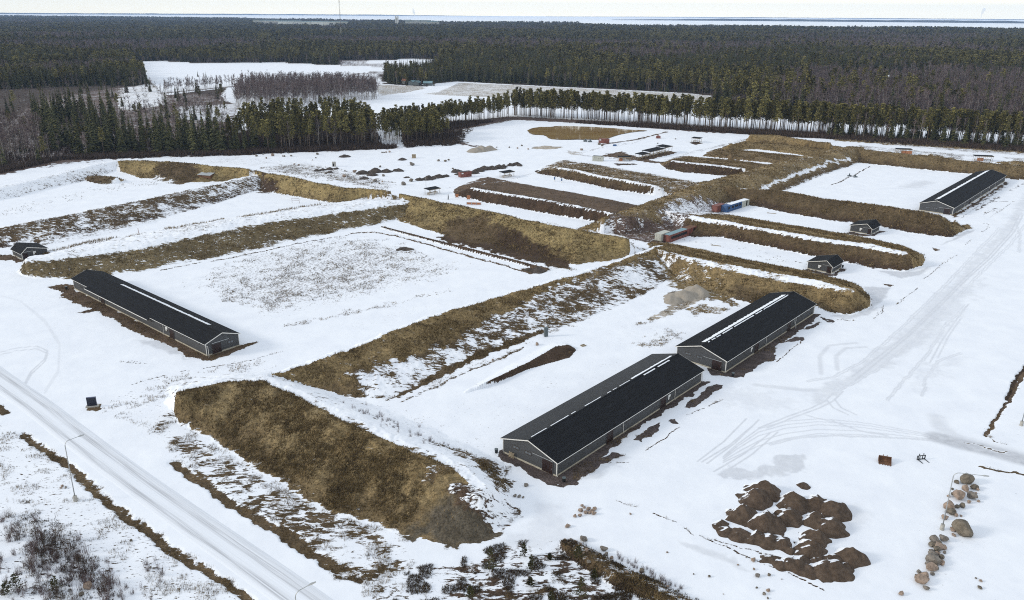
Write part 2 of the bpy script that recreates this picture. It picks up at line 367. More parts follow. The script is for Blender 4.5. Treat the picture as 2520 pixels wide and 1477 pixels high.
line([(-40, 990), (0, 1002), (14, 1018)], 0.8, 0.85, DGRASS, 0, 0.6, 0.6, 0.4)
# heath in front
poly([(900, 1500), (1010, 1400), (1150, 1375), (1220, 1345), (1290, 1330), (1340, 1330), (1380, 1345), (1480, 1375), (1580, 1430), (1680, 1477), (1800, 1560), (900, 1600)], 0.43, (0.075, 0.050, 0.034), 0, 3, 1.5, 0.3)
poly(cc(c8, (0, 1150), (120, 1130), (400, 1180), (430, 1240), (200, 1380), (0, 1300)), 0.5, DGRASS, 0, 1.5, 1.2, 0.3)
poly(cc(c8, (150, 1320), (420, 1340), (640, 1400), (640, 1477), (280, 1500)), 0.35, DGRASS, 0, 2, 1.2, 0.4)
# scuffed patches, painted shade by the heaps and thin grey slush on the yard
line([(2015, 985), (2050, 955), (2114, 920), (2214, 840), (2290, 762), (2360, 690), (2430, 620), (2490, 550), (2508, 520), (2540, 460)], 1.6, None, None, 0.30, 2.6, 1.5)
poly(cc(c6, (1350, 1200), (1600, 1080), (1800, 860), (2000, 690), (2230, 570), (2050, 720), (1900, 920), (1700, 1100), (1500, 1230)), None, None, 0.32, 3.0, 2)
poly(cc(c6, (1330, 640), (1520, 640), (1500, 700), (1440, 760), (1400, 800), (1360, 830), (1390, 740)), None, None, 0.6, 1.0, 0.7)
poly(cc(c6, (1450, 520), (1700, 530), (1850, 480), (1750, 550), (1600, 575)), None, None, 0.55, 1.0, 0.7)
poly(cc(c6, (1100, 850), (1400, 800), (1460, 790), (1350, 850), (1200, 880)), None, None, 0.5, 1.0, 0.7)
poly(cc(c6, (1990, 285), (2090, 225), (2150, 220), (2080, 260), (1960, 310), (1900, 330)), None, None, 0.6, 1.0, 0.7)
for off in (0, 8, 17, 30, 42):
    line(cc(c9, (2200, 320 + off * .6), (1900, 268 + off), (1600, 215 + off * 1.6), (1300, 165 + off * 2.2), (1000, 140 + off * 2.6), (760, 160 + off * 3), (560, 215 + off * 3), (400, 330 + off * 2), (300, 420 + off)), 0.15, None, None, 0.42, 0.2)
for a, b in (((110, 455), (470, 140)), ((180, 470), (560, 150)), ((230, 530), (640, 250)), ((300, 540), (700, 240)), ((140, 460), (520, 190))):
    line(cc(c9, a, ((a[0] + b[0]) / 2 + 15, (a[1] + b[1]) / 2 + 10), b), 0.18, None, None, 0.45, 0.2)
for o in (0, 60):
    line(cc(c9, (560 + o, 210), (760 + o, 130), (950 + o, 60), (1050 + o, 10), (1120 + o, -60)), 0.22, None, None, 0.4, 0.25)
    line(cc(c9, (1060 + o, 0), (1110 + o, 60), (1220 + o, 110)), 0.2, None, None, 0.45, 0.2)
poly(cc(c9, (560, 520), (660, 430), (800, 385), (930, 430), (930, 500), (800, 530), (620, 560), (300, 570), (230, 540), (400, 480)), None, None, 0.45, 1.0, 1.5)
poly(cc(c9, (2150, 830), (2170, 700), (2230, 600), (2330, 590), (2380, 640), (2330, 760), (2250, 840)), None, None, 0.6, 1.2, 1.0)
poly(cc(c9, (0, 1040), (200, 1090), (400, 1180), (480, 1260), (300, 1200), (0, 1090)), None, None, 0.35, 1.2, 1.0)
poly(cc(c9, (1180, 800), (1280, 760), (1380, 830), (1300, 950), (1170, 1000)), None, None, 0.25, 2.5, 1.0)  # bluish shade right of the soil heaps, painted into the snow colour
poly(cc(c8, (1450, 760), (1600, 750), (1620, 860), (1700, 1000), (1500, 1080), (1200, 1090), (1100, 1060), (1300, 980), (1420, 900)), None, None, 0.22, 2.5, 1.5)
line(cc(c6, (1020, 1280), (1010, 1150), (1080, 1070), (1280, 1050)), 0.5, None, None, 0.3, 0.6)
line(cc(c6, (1140, 1250), (1130, 1150), (1200, 1090), (1350, 1080)), 0.5, None, None, 0.3, 0.6)
line(cc(c6, (540, 1360), (900, 1400), (1100, 1400), (1500, 1170), (1800, 850)), 0.8, None, None, 0.3, 0.9)
line(cc(c6, (1820, 1200), (1900, 1050), (2000, 900), (2110, 760)), 0.2, None, None, 0.4, 0.2)
line(cc(c6, (1880, 1160), (1960, 1000), (2050, 870)), 0.2, None, None, 0.35, 0.2)
for o in (0, 26):
    line(cc(c6, (1250 + o, 1300 + o), (1640 + o, 1000), (1850 + o, 800), (2080 + o, 570), (2250 + o, 420), (2420 + o, 230), (2480 + o, 110)), 0.25, None, None, 0.45, 0.3)
for o in (0, 20):
    line(cc(c4, (0, 1120 + o), (120, 1090 + o), (270, 1075 + o), (350, 1110 + o), (330, 1170 + o), (230, 1260 + o), (170, 1370 + o)), 0.22, None, None, 0.42, 0.2)
    line(cc(c4, (0, 700), (150, 740), (330, 880 + o), (440, 1050 + o), (430, 1250 + o), (330, 1400 + o)), 0.2, None, None, 0.2, 0.3)
for pts in (cc(c6, (1150, 1400), (1420, 1250), (1700, 1020), (1960, 760), (2200, 520), (2400, 330), (2515, 180)), cc(c6, (1500, 1470), (1650, 1300), (1800, 1130), (1920, 930), (2080, 770)), cc(c6, (1760, 1440), (1790, 1300), (1870, 1180), (2040, 1120)),
            cc(c6, (900, 1330), (1100, 1300), (1330, 1180), (1600, 940), (1860, 690), (2120, 420), (2330, 200)), cc(c6, (2470, 380), (2480, 260), (2440, 120)), cc(c9, (900, 110), (1100, 160), (1300, 225), (1500, 260)), cc(c9, (640, 330), (800, 280), (1100, 260), (1500, 275), (1900, 300))):
    for s_ in (0, 1): line([(x_ + s_ * 4.5, y_ + s_ * 2.5) for x_, y_ in pts], 0.17, None, None, 0.38, 0.25, 0.3)
poly(cc(c6, (1720, 1330), (1800, 1230), (1900, 1190), (2050, 1140), (1980, 1230), (1850, 1290), (1760, 1400)), None, None, 0.22, 4, 3)
poly(cc(c6, (1780, 1100), (1900, 900), (2100, 640), (2200, 600), (2050, 800), (1900, 1020)), None, None, 0.26, 4, 3)
poly(cc(c6, (60, 1400), (400, 1380), (700, 1450), (900, 1560), (300, 1500)), None, None, 0.16, 4, 3)
# road by the lamp at the right
line(cc(c9, (1870, 130), (1900, 200), (2000, 270), (2200, 330), (2600, 430)), 1.5, None, None, 0.3, 2)
line([(2310, 1078), (2360, 1092), (2420, 1106), (2520, 1133), (2640, 1166)], 2.2, None, None, 0.75, 1.8)
line([(2380, 1092), (2440, 1108), (2475, 1118)], 0.3, 0.6, DGRASS, 0, 0.5, 0.8, 0.8)
line([(2424, 1073), (2460, 1022), (2473, 1002), (2496, 961), (2520, 922), (2600, 790)], 0.38, 0.95, EARTH, 0, 0.3, 0.5, 0.3, h=-0.2)
line([(2475, 983), (2497, 940), (2520, 905), (2600, 770)], 0.35, 0.95, SOIL, 0, 0.25, 0.4, 0.3, h=-0.4)
line([(2430, 1070), (2442, 1086), (2480, 1095)], 0.25, 0.6, DGRASS, 0, 0.3, 0.4, 0.5)
line([(2417, 1149), (2450, 1157), (2520, 1170), (2600, 1188)], 0.35, 0.8, DGRASS, 0, 0.3, 0.6, 0.5)
poly([(2440, 1080), (2520, 940), (2640, 900), (2640, 1120), (2520, 1110)], 0.10, DGRASS, 0, 2, 1, 0.9)
poly([(2200, 1160), (2520, 1180), (2620, 1240), (2620, 1560), (2150, 1560), (2230, 1300)], 0.11, DGRASS, 0, 3, 1.5, 0.8)
# fine dark lines along the yards
for pts in (cc(c6, (1570, 770), (1650, 710), (1740, 640)), cc(c6, (1780, 580), (1900, 480), (2020, 400)), cc(c6, (2080, 330), (2130, 285)), cc(c6, (1410, 870), (1470, 830), (1480, 770)),
            cc(c6, (2050, 130), (2150, 60), (2230, 10)), cc(c6, (2180, 165), (2250, 175), (2240, 205), (2200, 235)), cc(c6, (700, 1190), (790, 1110), (900, 1020)), cc(c6, (1140, 880), (1260, 885)),
            cc(c6, (2260, 130), (2420, 20)), cc(c9, (30, 110), (170, 60), (290, 0)), cc(c8, (2240, 375), (2380, 280), (2500, 200)), cc(c8, (1740, 545), (1850, 480), (2120, 460)),
            cc(c4, (950, 1365), (1230, 1285)), cc(c4, (1490, 1240), (1640, 1215), (1830, 1180), (2080, 1110)), cc(c4, (1330, 1262), (1390, 1255)), cc(c4, (960, 1180), (1010, 1185)), cc(c4, (1080, 1200), (880, 1190)) ,
            cc(c8, (2035, 745), (2110, 775), (2160, 782)), cc(c8, (2300, 845), (2400, 880), (2480, 905)), cc(c9, (0, 930), (90, 1000)), cc(c9, (130, 1000), (330, 1090), (480, 1160), (640, 1220), (760, 1270)), cc(c9, (790, 1280), (920, 1345), (1040, 1410)),
            cc(c9, (240, 1030), (330, 1055), (430, 1095)), cc(c9, (450, 1100), (520, 1115), (590, 1140))):
    line(pts, 0.16, 0.62, SOIL, 0, 0.2, 0.35, 0.9)

# --- berms around the near ranges
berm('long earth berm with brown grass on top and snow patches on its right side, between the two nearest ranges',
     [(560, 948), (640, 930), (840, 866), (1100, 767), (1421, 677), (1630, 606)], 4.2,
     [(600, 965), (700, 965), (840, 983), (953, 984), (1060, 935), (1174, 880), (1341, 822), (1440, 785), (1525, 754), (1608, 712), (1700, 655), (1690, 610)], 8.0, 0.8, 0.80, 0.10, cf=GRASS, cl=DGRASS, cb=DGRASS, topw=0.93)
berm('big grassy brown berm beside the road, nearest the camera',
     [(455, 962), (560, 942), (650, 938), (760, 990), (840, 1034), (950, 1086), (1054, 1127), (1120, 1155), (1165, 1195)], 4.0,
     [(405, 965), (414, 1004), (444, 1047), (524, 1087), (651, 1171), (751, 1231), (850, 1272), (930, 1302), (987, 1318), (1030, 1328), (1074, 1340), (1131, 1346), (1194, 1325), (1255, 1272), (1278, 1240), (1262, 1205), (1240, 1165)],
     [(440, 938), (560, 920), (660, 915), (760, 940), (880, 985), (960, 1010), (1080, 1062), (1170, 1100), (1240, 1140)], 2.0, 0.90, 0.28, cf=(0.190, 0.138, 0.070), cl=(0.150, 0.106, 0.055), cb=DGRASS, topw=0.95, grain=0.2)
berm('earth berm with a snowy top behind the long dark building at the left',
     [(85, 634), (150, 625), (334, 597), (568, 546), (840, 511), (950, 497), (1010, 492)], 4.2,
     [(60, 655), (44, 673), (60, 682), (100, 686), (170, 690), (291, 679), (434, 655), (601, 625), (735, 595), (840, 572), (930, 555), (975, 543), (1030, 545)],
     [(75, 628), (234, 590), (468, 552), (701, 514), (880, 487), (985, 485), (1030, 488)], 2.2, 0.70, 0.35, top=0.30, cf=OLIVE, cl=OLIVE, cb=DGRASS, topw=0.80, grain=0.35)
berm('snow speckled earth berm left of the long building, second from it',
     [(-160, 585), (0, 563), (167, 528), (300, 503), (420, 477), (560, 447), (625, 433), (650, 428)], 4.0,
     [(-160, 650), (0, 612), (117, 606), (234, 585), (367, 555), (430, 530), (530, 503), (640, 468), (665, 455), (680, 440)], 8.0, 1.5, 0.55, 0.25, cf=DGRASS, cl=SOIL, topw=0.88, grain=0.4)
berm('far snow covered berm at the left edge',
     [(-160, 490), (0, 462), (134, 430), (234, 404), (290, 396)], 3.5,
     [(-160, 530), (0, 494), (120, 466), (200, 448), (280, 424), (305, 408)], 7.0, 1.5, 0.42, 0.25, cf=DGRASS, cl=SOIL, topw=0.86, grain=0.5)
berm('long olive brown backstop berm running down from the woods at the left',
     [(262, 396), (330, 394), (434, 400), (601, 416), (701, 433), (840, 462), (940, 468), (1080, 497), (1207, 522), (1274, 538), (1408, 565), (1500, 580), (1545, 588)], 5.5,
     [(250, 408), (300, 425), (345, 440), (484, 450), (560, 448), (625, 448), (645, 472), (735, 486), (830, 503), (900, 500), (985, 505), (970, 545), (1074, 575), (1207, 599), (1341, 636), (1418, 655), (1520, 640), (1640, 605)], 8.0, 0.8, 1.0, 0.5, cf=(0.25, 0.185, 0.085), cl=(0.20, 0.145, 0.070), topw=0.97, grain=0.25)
# --- right hand ranges
berm('grassy earth berm with a snow strip on its crest, behind the second long building',
     [(1610, 612), (1700, 634), (1813, 655), (1947, 678), (2050, 698), (2095, 712)], 4.6,
     [(1590, 630), (1640, 670), (1680, 692), (1813, 741), (1900, 760), (2007, 756), (2047, 774), (2097, 777), (2144, 757), (2148, 733), (2124, 708)],
     [(1590, 588), (1640, 596), (1740, 616), (1850, 641), (1964, 662), (2047, 682), (2110, 698)], 1.5, 0.88, 0.98, top=0.36, cf=GRASS, cl=DGRASS, cb=GRASS, topw=0.80, tf=True, grain=0.35)
berm('grassy earth berm with a snow path on top, between the two small huts',
     [(1620, 516), (1760, 540), (1880, 562), (2014, 585), (2148, 602), (2225, 620)], 4.6,
     [(1610, 535), (1660, 562), (1700, 585), (1767, 584), (1880, 608), (1981, 628), (2077, 646), (2148, 663), (2231, 667), (2271, 657), (2281, 643), (2275, 627), (2240, 610)],
     [(1600, 498), (1640, 508), (1780, 525), (1947, 553), (2094, 577), (2191, 598), (2230, 606)], 1.6, 0.97, 0.98, top=0.30, cf=(0.105, 0.073, 0.040), cl=SOIL, cb=GRASS, topw=0.80, tf=True, grain=0.3)
berm('dark grassy earth berm reaching the corner of the far right building',
     [(1720, 455), (1840, 465), (1930, 472), (2031, 491), (2094, 498), (2258, 521), (2310, 533)], 5.0,
     [(1760, 490), (1840, 506), (1947, 528), (2047, 545), (2168, 559), (2248, 576), (2345, 587), (2380, 567), (2365, 551), (2345, 537)], 8.0, 1.0, 1.0, 0.9, cf=(0.100, 0.070, 0.038), cl=SOIL, topw=0.98, grain=0.3)
berm('broad grassy spine berm with snow along it, crossing between the ranges',
     [(1455, 552), (1530, 530), (1620, 500), (1747, 452), (1850, 425), (1940, 398), (2060, 370), (2110, 362)], 5.6,
     [(1470, 572), (1560, 575), (1660, 560), (1740, 520), (1800, 500), (1850, 482), (1934, 471), (1975, 455), (2014, 437), (2060, 420), (2114, 403), (2130, 385)], 12.0, 3.5, 0.74, 0.74, cf=(0.20, 0.145, 0.075), cl=DGRASS, cb=GRASS, topw=0.97, grain=0.45)
berm('brown grassy berm behind the wide snow field at the right',
     [(2100, 365), (2248, 383), (2388, 397), (2520, 409), (2700, 428)], 5.5,
     [(2090, 385), (2114, 402), (2248, 416), (2388, 430), (2478, 441), (2520, 445), (2700, 468)], 9.0, 1.2, 0.98, 0.9, cf=(0.145, 0.104, 0.054), cl=(0.090, 0.062, 0.035), topw=0.97, grain=0.3)
berm('cone shaped grassy mound behind the wide snow field', [(2309, 366), (2313, 367)], 8.5,
     [(2225, 383), (2270, 393), (2310, 396), (2350, 394), (2378, 388)], [(2270, 378), (2310, 376), (2350, 380)], 0.4, 0.93, 0.9, cf=GRASS, cl=GRASS, name='earth_mound')
berm('cone shaped grassy mound cut by the right edge', [(2519, 383), (2524, 384)], 8.5,
     [(2440, 400), (2480, 409), (2520, 412), (2580, 410), (2600, 404)], [(2480, 394), (2520, 392), (2570, 396)], 0.4, 0.93, 0.9, cf=GRASS, cl=GRASS, name='earth_mound')
# --- inner berms left of the spine
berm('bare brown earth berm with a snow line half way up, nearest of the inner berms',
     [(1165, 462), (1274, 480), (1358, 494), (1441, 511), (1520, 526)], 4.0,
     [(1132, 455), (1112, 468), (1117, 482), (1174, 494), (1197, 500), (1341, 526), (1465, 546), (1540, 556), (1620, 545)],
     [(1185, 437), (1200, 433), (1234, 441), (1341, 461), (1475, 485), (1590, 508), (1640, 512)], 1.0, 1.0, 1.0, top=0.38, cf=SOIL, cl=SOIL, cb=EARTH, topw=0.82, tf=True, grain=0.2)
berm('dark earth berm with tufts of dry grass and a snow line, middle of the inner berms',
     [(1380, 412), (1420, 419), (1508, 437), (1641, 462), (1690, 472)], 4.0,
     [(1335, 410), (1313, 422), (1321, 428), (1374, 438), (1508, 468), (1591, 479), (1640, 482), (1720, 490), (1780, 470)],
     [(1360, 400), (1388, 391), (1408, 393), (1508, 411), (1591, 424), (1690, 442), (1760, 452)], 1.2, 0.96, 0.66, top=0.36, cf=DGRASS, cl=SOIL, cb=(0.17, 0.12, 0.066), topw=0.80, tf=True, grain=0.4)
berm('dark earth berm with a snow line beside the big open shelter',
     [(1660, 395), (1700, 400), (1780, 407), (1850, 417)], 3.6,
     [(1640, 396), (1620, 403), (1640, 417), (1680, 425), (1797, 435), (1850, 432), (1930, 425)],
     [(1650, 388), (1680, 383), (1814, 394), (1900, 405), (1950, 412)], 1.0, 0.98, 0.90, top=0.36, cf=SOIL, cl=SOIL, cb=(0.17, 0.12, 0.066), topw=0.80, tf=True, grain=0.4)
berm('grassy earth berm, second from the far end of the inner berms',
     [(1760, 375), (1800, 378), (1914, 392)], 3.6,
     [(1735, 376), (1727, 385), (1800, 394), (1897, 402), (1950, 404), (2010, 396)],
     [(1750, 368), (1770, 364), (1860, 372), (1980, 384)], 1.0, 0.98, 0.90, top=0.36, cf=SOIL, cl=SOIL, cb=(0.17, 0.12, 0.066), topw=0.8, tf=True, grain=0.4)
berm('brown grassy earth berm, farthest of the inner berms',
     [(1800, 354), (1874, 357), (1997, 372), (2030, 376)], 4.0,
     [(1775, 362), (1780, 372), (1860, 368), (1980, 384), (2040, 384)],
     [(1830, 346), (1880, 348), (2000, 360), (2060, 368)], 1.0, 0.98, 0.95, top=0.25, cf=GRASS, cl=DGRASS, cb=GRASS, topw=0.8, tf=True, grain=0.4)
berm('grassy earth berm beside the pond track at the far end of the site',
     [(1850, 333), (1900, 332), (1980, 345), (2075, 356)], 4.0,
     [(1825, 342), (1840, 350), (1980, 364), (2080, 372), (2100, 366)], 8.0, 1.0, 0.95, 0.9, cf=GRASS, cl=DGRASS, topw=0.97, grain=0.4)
# --- small ridges
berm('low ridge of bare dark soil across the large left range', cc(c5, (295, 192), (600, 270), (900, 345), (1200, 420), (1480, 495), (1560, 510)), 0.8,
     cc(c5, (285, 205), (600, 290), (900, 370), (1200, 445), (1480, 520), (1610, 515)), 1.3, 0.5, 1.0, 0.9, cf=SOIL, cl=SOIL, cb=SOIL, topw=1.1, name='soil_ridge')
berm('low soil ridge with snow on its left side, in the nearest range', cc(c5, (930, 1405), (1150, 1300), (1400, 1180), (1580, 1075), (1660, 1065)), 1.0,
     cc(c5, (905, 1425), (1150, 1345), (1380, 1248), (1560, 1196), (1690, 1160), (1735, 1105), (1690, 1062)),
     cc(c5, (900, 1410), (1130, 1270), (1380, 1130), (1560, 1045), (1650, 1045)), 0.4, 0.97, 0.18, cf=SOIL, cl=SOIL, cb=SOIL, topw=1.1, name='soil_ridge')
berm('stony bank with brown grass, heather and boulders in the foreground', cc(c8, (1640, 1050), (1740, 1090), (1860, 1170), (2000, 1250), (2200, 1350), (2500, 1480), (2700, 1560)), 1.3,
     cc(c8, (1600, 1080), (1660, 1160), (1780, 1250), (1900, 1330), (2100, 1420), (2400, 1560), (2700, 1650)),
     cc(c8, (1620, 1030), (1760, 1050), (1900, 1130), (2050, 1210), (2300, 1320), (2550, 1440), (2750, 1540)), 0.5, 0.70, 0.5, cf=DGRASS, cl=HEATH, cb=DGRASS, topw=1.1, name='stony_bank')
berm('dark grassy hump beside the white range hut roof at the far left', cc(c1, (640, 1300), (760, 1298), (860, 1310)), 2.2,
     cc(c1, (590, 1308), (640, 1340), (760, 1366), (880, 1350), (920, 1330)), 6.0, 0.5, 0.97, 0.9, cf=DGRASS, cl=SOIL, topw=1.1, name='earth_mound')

# --- covers laid on top of the berm shapes
NB = len(OPS)
def cz(c, *pts): return [(*c(x, y), z) for x, y, z in pts]
poly(cz(c8, (450, 1010, 0), (520, 1050, 0), (620, 1010, 0), (700, 1060, 0), (870, 1095, 0), (1060, 1040, 0), (1180, 985, 0), (1060, 860, 2), (900, 700, 4), (780, 660, 4.4), (660, 700, 4.3), (540, 860, 2.2)), 1.0, (0.090, 0.074, 0.053), 0, 2.0, 1.2, 0.2)
poly(cz(c8, (740, 645, 4.3), (860, 620, 4.3), (1000, 640, 3.6), (1180, 690, 2.5), (1300, 760, .8), (1320, 830, .3), (1200, 960, .3), (1080, 900, 1.5), (960, 800, 3.2), (850, 700, 4.2)), 0.42, SOIL, 0, 1.0, 1.2, 0.3)
poly(cc(c8, (610, 510), (700, 480), (810, 530), (750, 590), (650, 590)), 0.52, DGRASS, 0, 2.5, 1.5, 0.4, z=3.6)
poly(cc(c8, (0, 250), (420, 420), (640, 520), (600, 640), (300, 560), (0, 420)), 0.86, GRASS, 0, 6, 3, 0.8, z=2.6)
# snow patches low on the right side of the long central berm
poly([(960, 968), (900, 950), (860, 925), (930, 905), (1040, 870), (1160, 815), (1240, 780), (1340, 735), (1450, 695), (1560, 660), (1640, 640), (1680, 660), (1560, 725), (1420, 780), (1320, 815), (1200, 850), (1060, 915)], 0.50, DGRASS, 0, 3.0, 2.0, 0.3, z=1.6)
poly([(950, 984), (1060, 925), (1174, 868), (1341, 808), (1330, 822), (1174, 882), (1060, 937), (955, 986)], 0.85, DGRASS, 0, 1.0, 1.0, 0.3, z=0.4)
poly([(1620, 640), (1720, 660), (1800, 690), (1820, 735), (1740, 715), (1660, 690)], 0.66, GRASS, 0, 3.0, 2.0, 0.35, z=2.5)
# darker scrub low on the long backstop berm and humps behind it
poly([(1080, 560), (1160, 552), (1260, 575), (1330, 600), (1400, 630), (1418, 655), (1340, 640), (1207, 603), (1090, 580)], 0.98, SOIL, 0, 3.0, 2.5, 0.2, z=2.0)
poly([(390, 412), (480, 412), (495, 428), (440, 438), (370, 432)], 0.98, DGRASS, 0, 3.0, 2.5, 0.2, z=3.0)
poly([(1110, 540), (1200, 540), (1240, 575), (1180, 580), (1090, 560)], 0.97, DGRASS, 0, 4.0, 2.5, 0.2, z=3.0)
poly([(640, 450), (680, 465), (690, 475), (640, 478)], 0.75, SOIL, 0, 2.0, 2.0, 0.3)
# the snow trough on the spine
line([(1830, 466), (1900, 440), (1980, 412), (2040, 392), (2094, 380)], 0.9, 0.34, GRASS, 0, 1.4, 1.5, 0.5, z=4.8)
poly([(1620, 520), (1700, 490), (1780, 480), (1800, 500), (1740, 525), (1660, 545)], 0.50, BRUSH, 0, 4, 3, 0.6, z=4.0)
poly([(1470, 562), (1560, 566), (1650, 556), (1700, 572), (1630, 604), (1560, 592)], 0.66, BRUSH, 0, 3, 2, 0.5)
# range floors
poly([(-100, 575), (0, 540), (170, 505), (300, 470), (400, 455), (430, 447), (380, 440), (250, 455), (100, 490), (-100, 545)], 0.20, STRAW, 0, 8, 4, 0.85)
poly([(120, 602), (250, 575), (380, 545), (520, 508), (640, 476), (820, 505), (700, 512), (480, 548), (250, 590)], 0.14, STRAW, 0, 8, 3, 0.9)
poly([(130, 635), (250, 598), (470, 553), (700, 512), (840, 492), (850, 505), (700, 530), (480, 570), (260, 612)], 0.34, DGRASS, 0, 4, 2, 0.6, z=4.0)
poly([(-60, 470), (60, 440), (200, 405), (290, 392), (330, 402), (260, 412), (120, 450), (-60, 500)], 0.34, DGRASS, 0, 5, 3, 0.6, z=2.0)
poly([(850, 800), (1000, 760), (1200, 705), (1400, 660), (1420, 668), (1200, 722), (1000, 780), (850, 825)], 0.15, STRAW, 0, 4, 3, 0.95)
poly([(470, 690), (600, 630), (700, 605), (850, 585), (960, 595), (1060, 625), (1150, 655), (1060, 690), (920, 725), (780, 755), (650, 778), (560, 740)], 0.31, EARTH, 0, 14, 5, 1.0)
poly([(640, 690), (760, 650), (900, 620), (960, 630), (900, 680), (760, 725), (660, 745)], 0.40, EARTH, 0, 10, 5, 1.0)
for q in ([(560, 740), (800, 710), (1000, 660)], [(700, 800), (900, 765), (1100, 715)], [(620, 700), (820, 660)]):
    line(q, 1.0, 0.36, EARTH, 0, 2.0, 2.0, 1.0)
line(cc(c5, (60, 245), (240, 235), (400, 262), (640, 328), (830, 380), (1000, 430), (1200, 480), (1370, 532), (1480, 500)), 0.55, 0.85, EARTH, 0, 0.6, 0.7, 0.5)
line([(395, 665), (470, 650), (560, 637), (650, 618), (730, 600), (800, 588), (880, 574)], 0.28, 0.85, SOIL, 0, 0.25, 0.5, 0.6)
poly(cc(c5, (1330, 500), (1480, 490), (1530, 500), (1500, 530), (1380, 545), (1340, 530)), 0.8, EARTH, 0, 1.0, 1.0, 0.5)
poly([(980, 988), (1060, 943), (1180, 892), (1290, 848), (1330, 838), (1290, 856), (1180, 902), (1060, 955)], 0.30, EARTH, 0, 1.5, 1.0, 0.7)
line([(985, 990), (1080, 948), (1190, 900), (1290, 855)], 0.5, 0.6, DGRASS, 0, 0.6, 0.8, 0.6)
poly([(1000, 1032), (1240, 958), (1420, 892), (1580, 870), (1300, 1030), (1230, 1080), (1100, 1040)], 0.13, STRAW, 0, 4, 2, 0.95)
poly([(1420, 830), (1560, 790), (1680, 800), (1700, 830), (1560, 860)], 0.12, STRAW, 0, 4, 2, 0.95)
poly([(1565, 850), (1640, 812), (1680, 818), (1650, 850), (1620, 865)], 0.42, GRASS, 0, 2, 2, 0.5)
poly([(1690, 760), (1745, 750), (1800, 760), (1770, 772), (1710, 776)], 0.6, GRASS, 0, 1.5, 2, 0.6)
poly([(840, 1010), (960, 1060), (1060, 1105), (1200, 1150), (1240, 1110), (1100, 1040), (960, 995)], 0.20, DGRASS, 0, 3, 1.5, 0.75)
poly([(1040, 1100), (1160, 1120), (1250, 1150), (1265, 1200), (1230, 1230), (1170, 1170), (1080, 1140)], 0.62, DGRASS, 0, 3, 2.0, 0.5)
# sand heap run-out in the nearest range
poly([(1560, 800), (1620, 770), (1690, 735), (1720, 720), (1735, 735), (1700, 755), (1640, 780), (1590, 800)], 0.62, SAND, 0, 1.0, 1.0, 0.2)
poly([(1640, 722), (1680, 716), (1725, 712), (1735, 728), (1700, 745), (1680, 735)], 0.85, SAND, 0, 1.0, 1.0, 0.2)
# gravel left bare along the buildings
poly([(1225, 1110), (1237, 1131), (1290, 1158), (1318, 1174), (1335, 1188), (1351, 1196), (1408, 1198), (1420, 1186), (1428, 1175), (1458, 1150), (1500, 1110), (1524, 1093), (1583, 1047), (1656, 1000), (1710, 966), (1748, 939), (1720, 936), (1560, 1040), (1380, 1160), (1240, 1105)], 0.985, GRAV, 0, 0.5, 0.7, 0.3)
poly([(1676, 1002), (1700, 985), (1759, 945), (1779, 950), (1755, 970), (1710, 1004), (1690, 1004)], 0.93, GRAV, 0, 0.5, 0.7, 0.3)
poly([(1565, 1081), (1600, 1056), (1628, 1040), (1631, 1051), (1600, 1072), (1580, 1087)], 0.9, GRAV, 0, 0.5, 0.7, 0.3)
poly([(1647, 1035), (1660, 1030), (1678, 1044), (1665, 1043)], 0.9, GRAV, 0, 0.4, 0.5, 0.3)
poly([(1421, 1180), (1450, 1150), (1490, 1122), (1509, 1115), (1534, 1120), (1512, 1130), (1480, 1148), (1440, 1176)], 0.9, GRAV, 0, 0.5, 0.7, 0.3)
poly([(1430, 1180), (1520, 1118), (1545, 1125), (1470, 1180)], None, None, 0.35, 1, 1)
poly([(1770, 925), (1827, 929), (1877, 894), (1911, 884), (1898, 870), (1934, 838), (1981, 808), (2025, 774), (1990, 772), (1880, 850), (1790, 905)], 0.985, GRAV, 0, 0.5, 0.7, 0.3)
poly([(1921, 846), (1957, 830), (1981, 830), (1974, 839), (1935, 843)], 0.95, GRAV, 0, 0.4, 0.6, 0.3)
poly([(1978, 811), (2017, 791), (2019, 799), (1991, 812)], 0.95, GRAV, 0, 0.4, 0.6, 0.3)
poly([(2020, 778), (2040, 784), (2055, 786), (2050, 796), (2030, 793)], 0.75, GRAV, 0, 0.5, 0.7, 0.3)
poly([(1738, 905), (1790, 918), (1785, 926), (1750, 922)], 0.8, GRAV, 0, 0.5, 0.7, 0.3)
poly([(120, 706), (150, 700), (184, 700), (184, 712), (515, 872), (593, 850), (626, 838), (636, 840), (623, 848), (590, 862), (551, 878), (521, 886), (493, 887), (447, 868), (416, 852), (388, 840), (354, 829), (317, 809), (290, 794), (269, 783), (240, 768), (215, 757), (184, 746), (160, 735), (150, 718)], 0.985, EARTH, 0, 0.5, 0.8, 0.25)
poly([(190, 768), (240, 758), (240, 766), (205, 772)], 0.85, SOIL, 0, 0.5, 0.6, 0.4)
poly([(330, 838), (400, 842), (440, 868), (480, 886), (420, 870)], None, None, 0.45, 1, 1)
poly([(0, 628), (30, 628), (58, 641), (118, 627), (125, 634), (80, 645), (45, 646), (20, 640), (0, 641), (-60, 640), (-60, 625)], 0.96, EARTH, 0, 0.6, 0.8, 0.3)
poly([(1985, 661), (2046, 676), (2070, 660), (2082, 662), (2055, 679), (2030, 679), (1975, 666)], 0.95, GRAV, 0, 0.6, 0.8, 0.3)
poly([(2090, 571), (2143, 580), (2163, 568), (2176, 570), (2150, 582), (2120, 582), (2080, 575)], 0.95, GRAV, 0, 0.6, 0.8, 0.3)
poly([(2343, 532), (2400, 498), (2474, 448), (2486, 449), (2440, 476), (2390, 510), (2350, 536)], 0.95, EARTH, 0, 0.8, 1.0, 0.3)
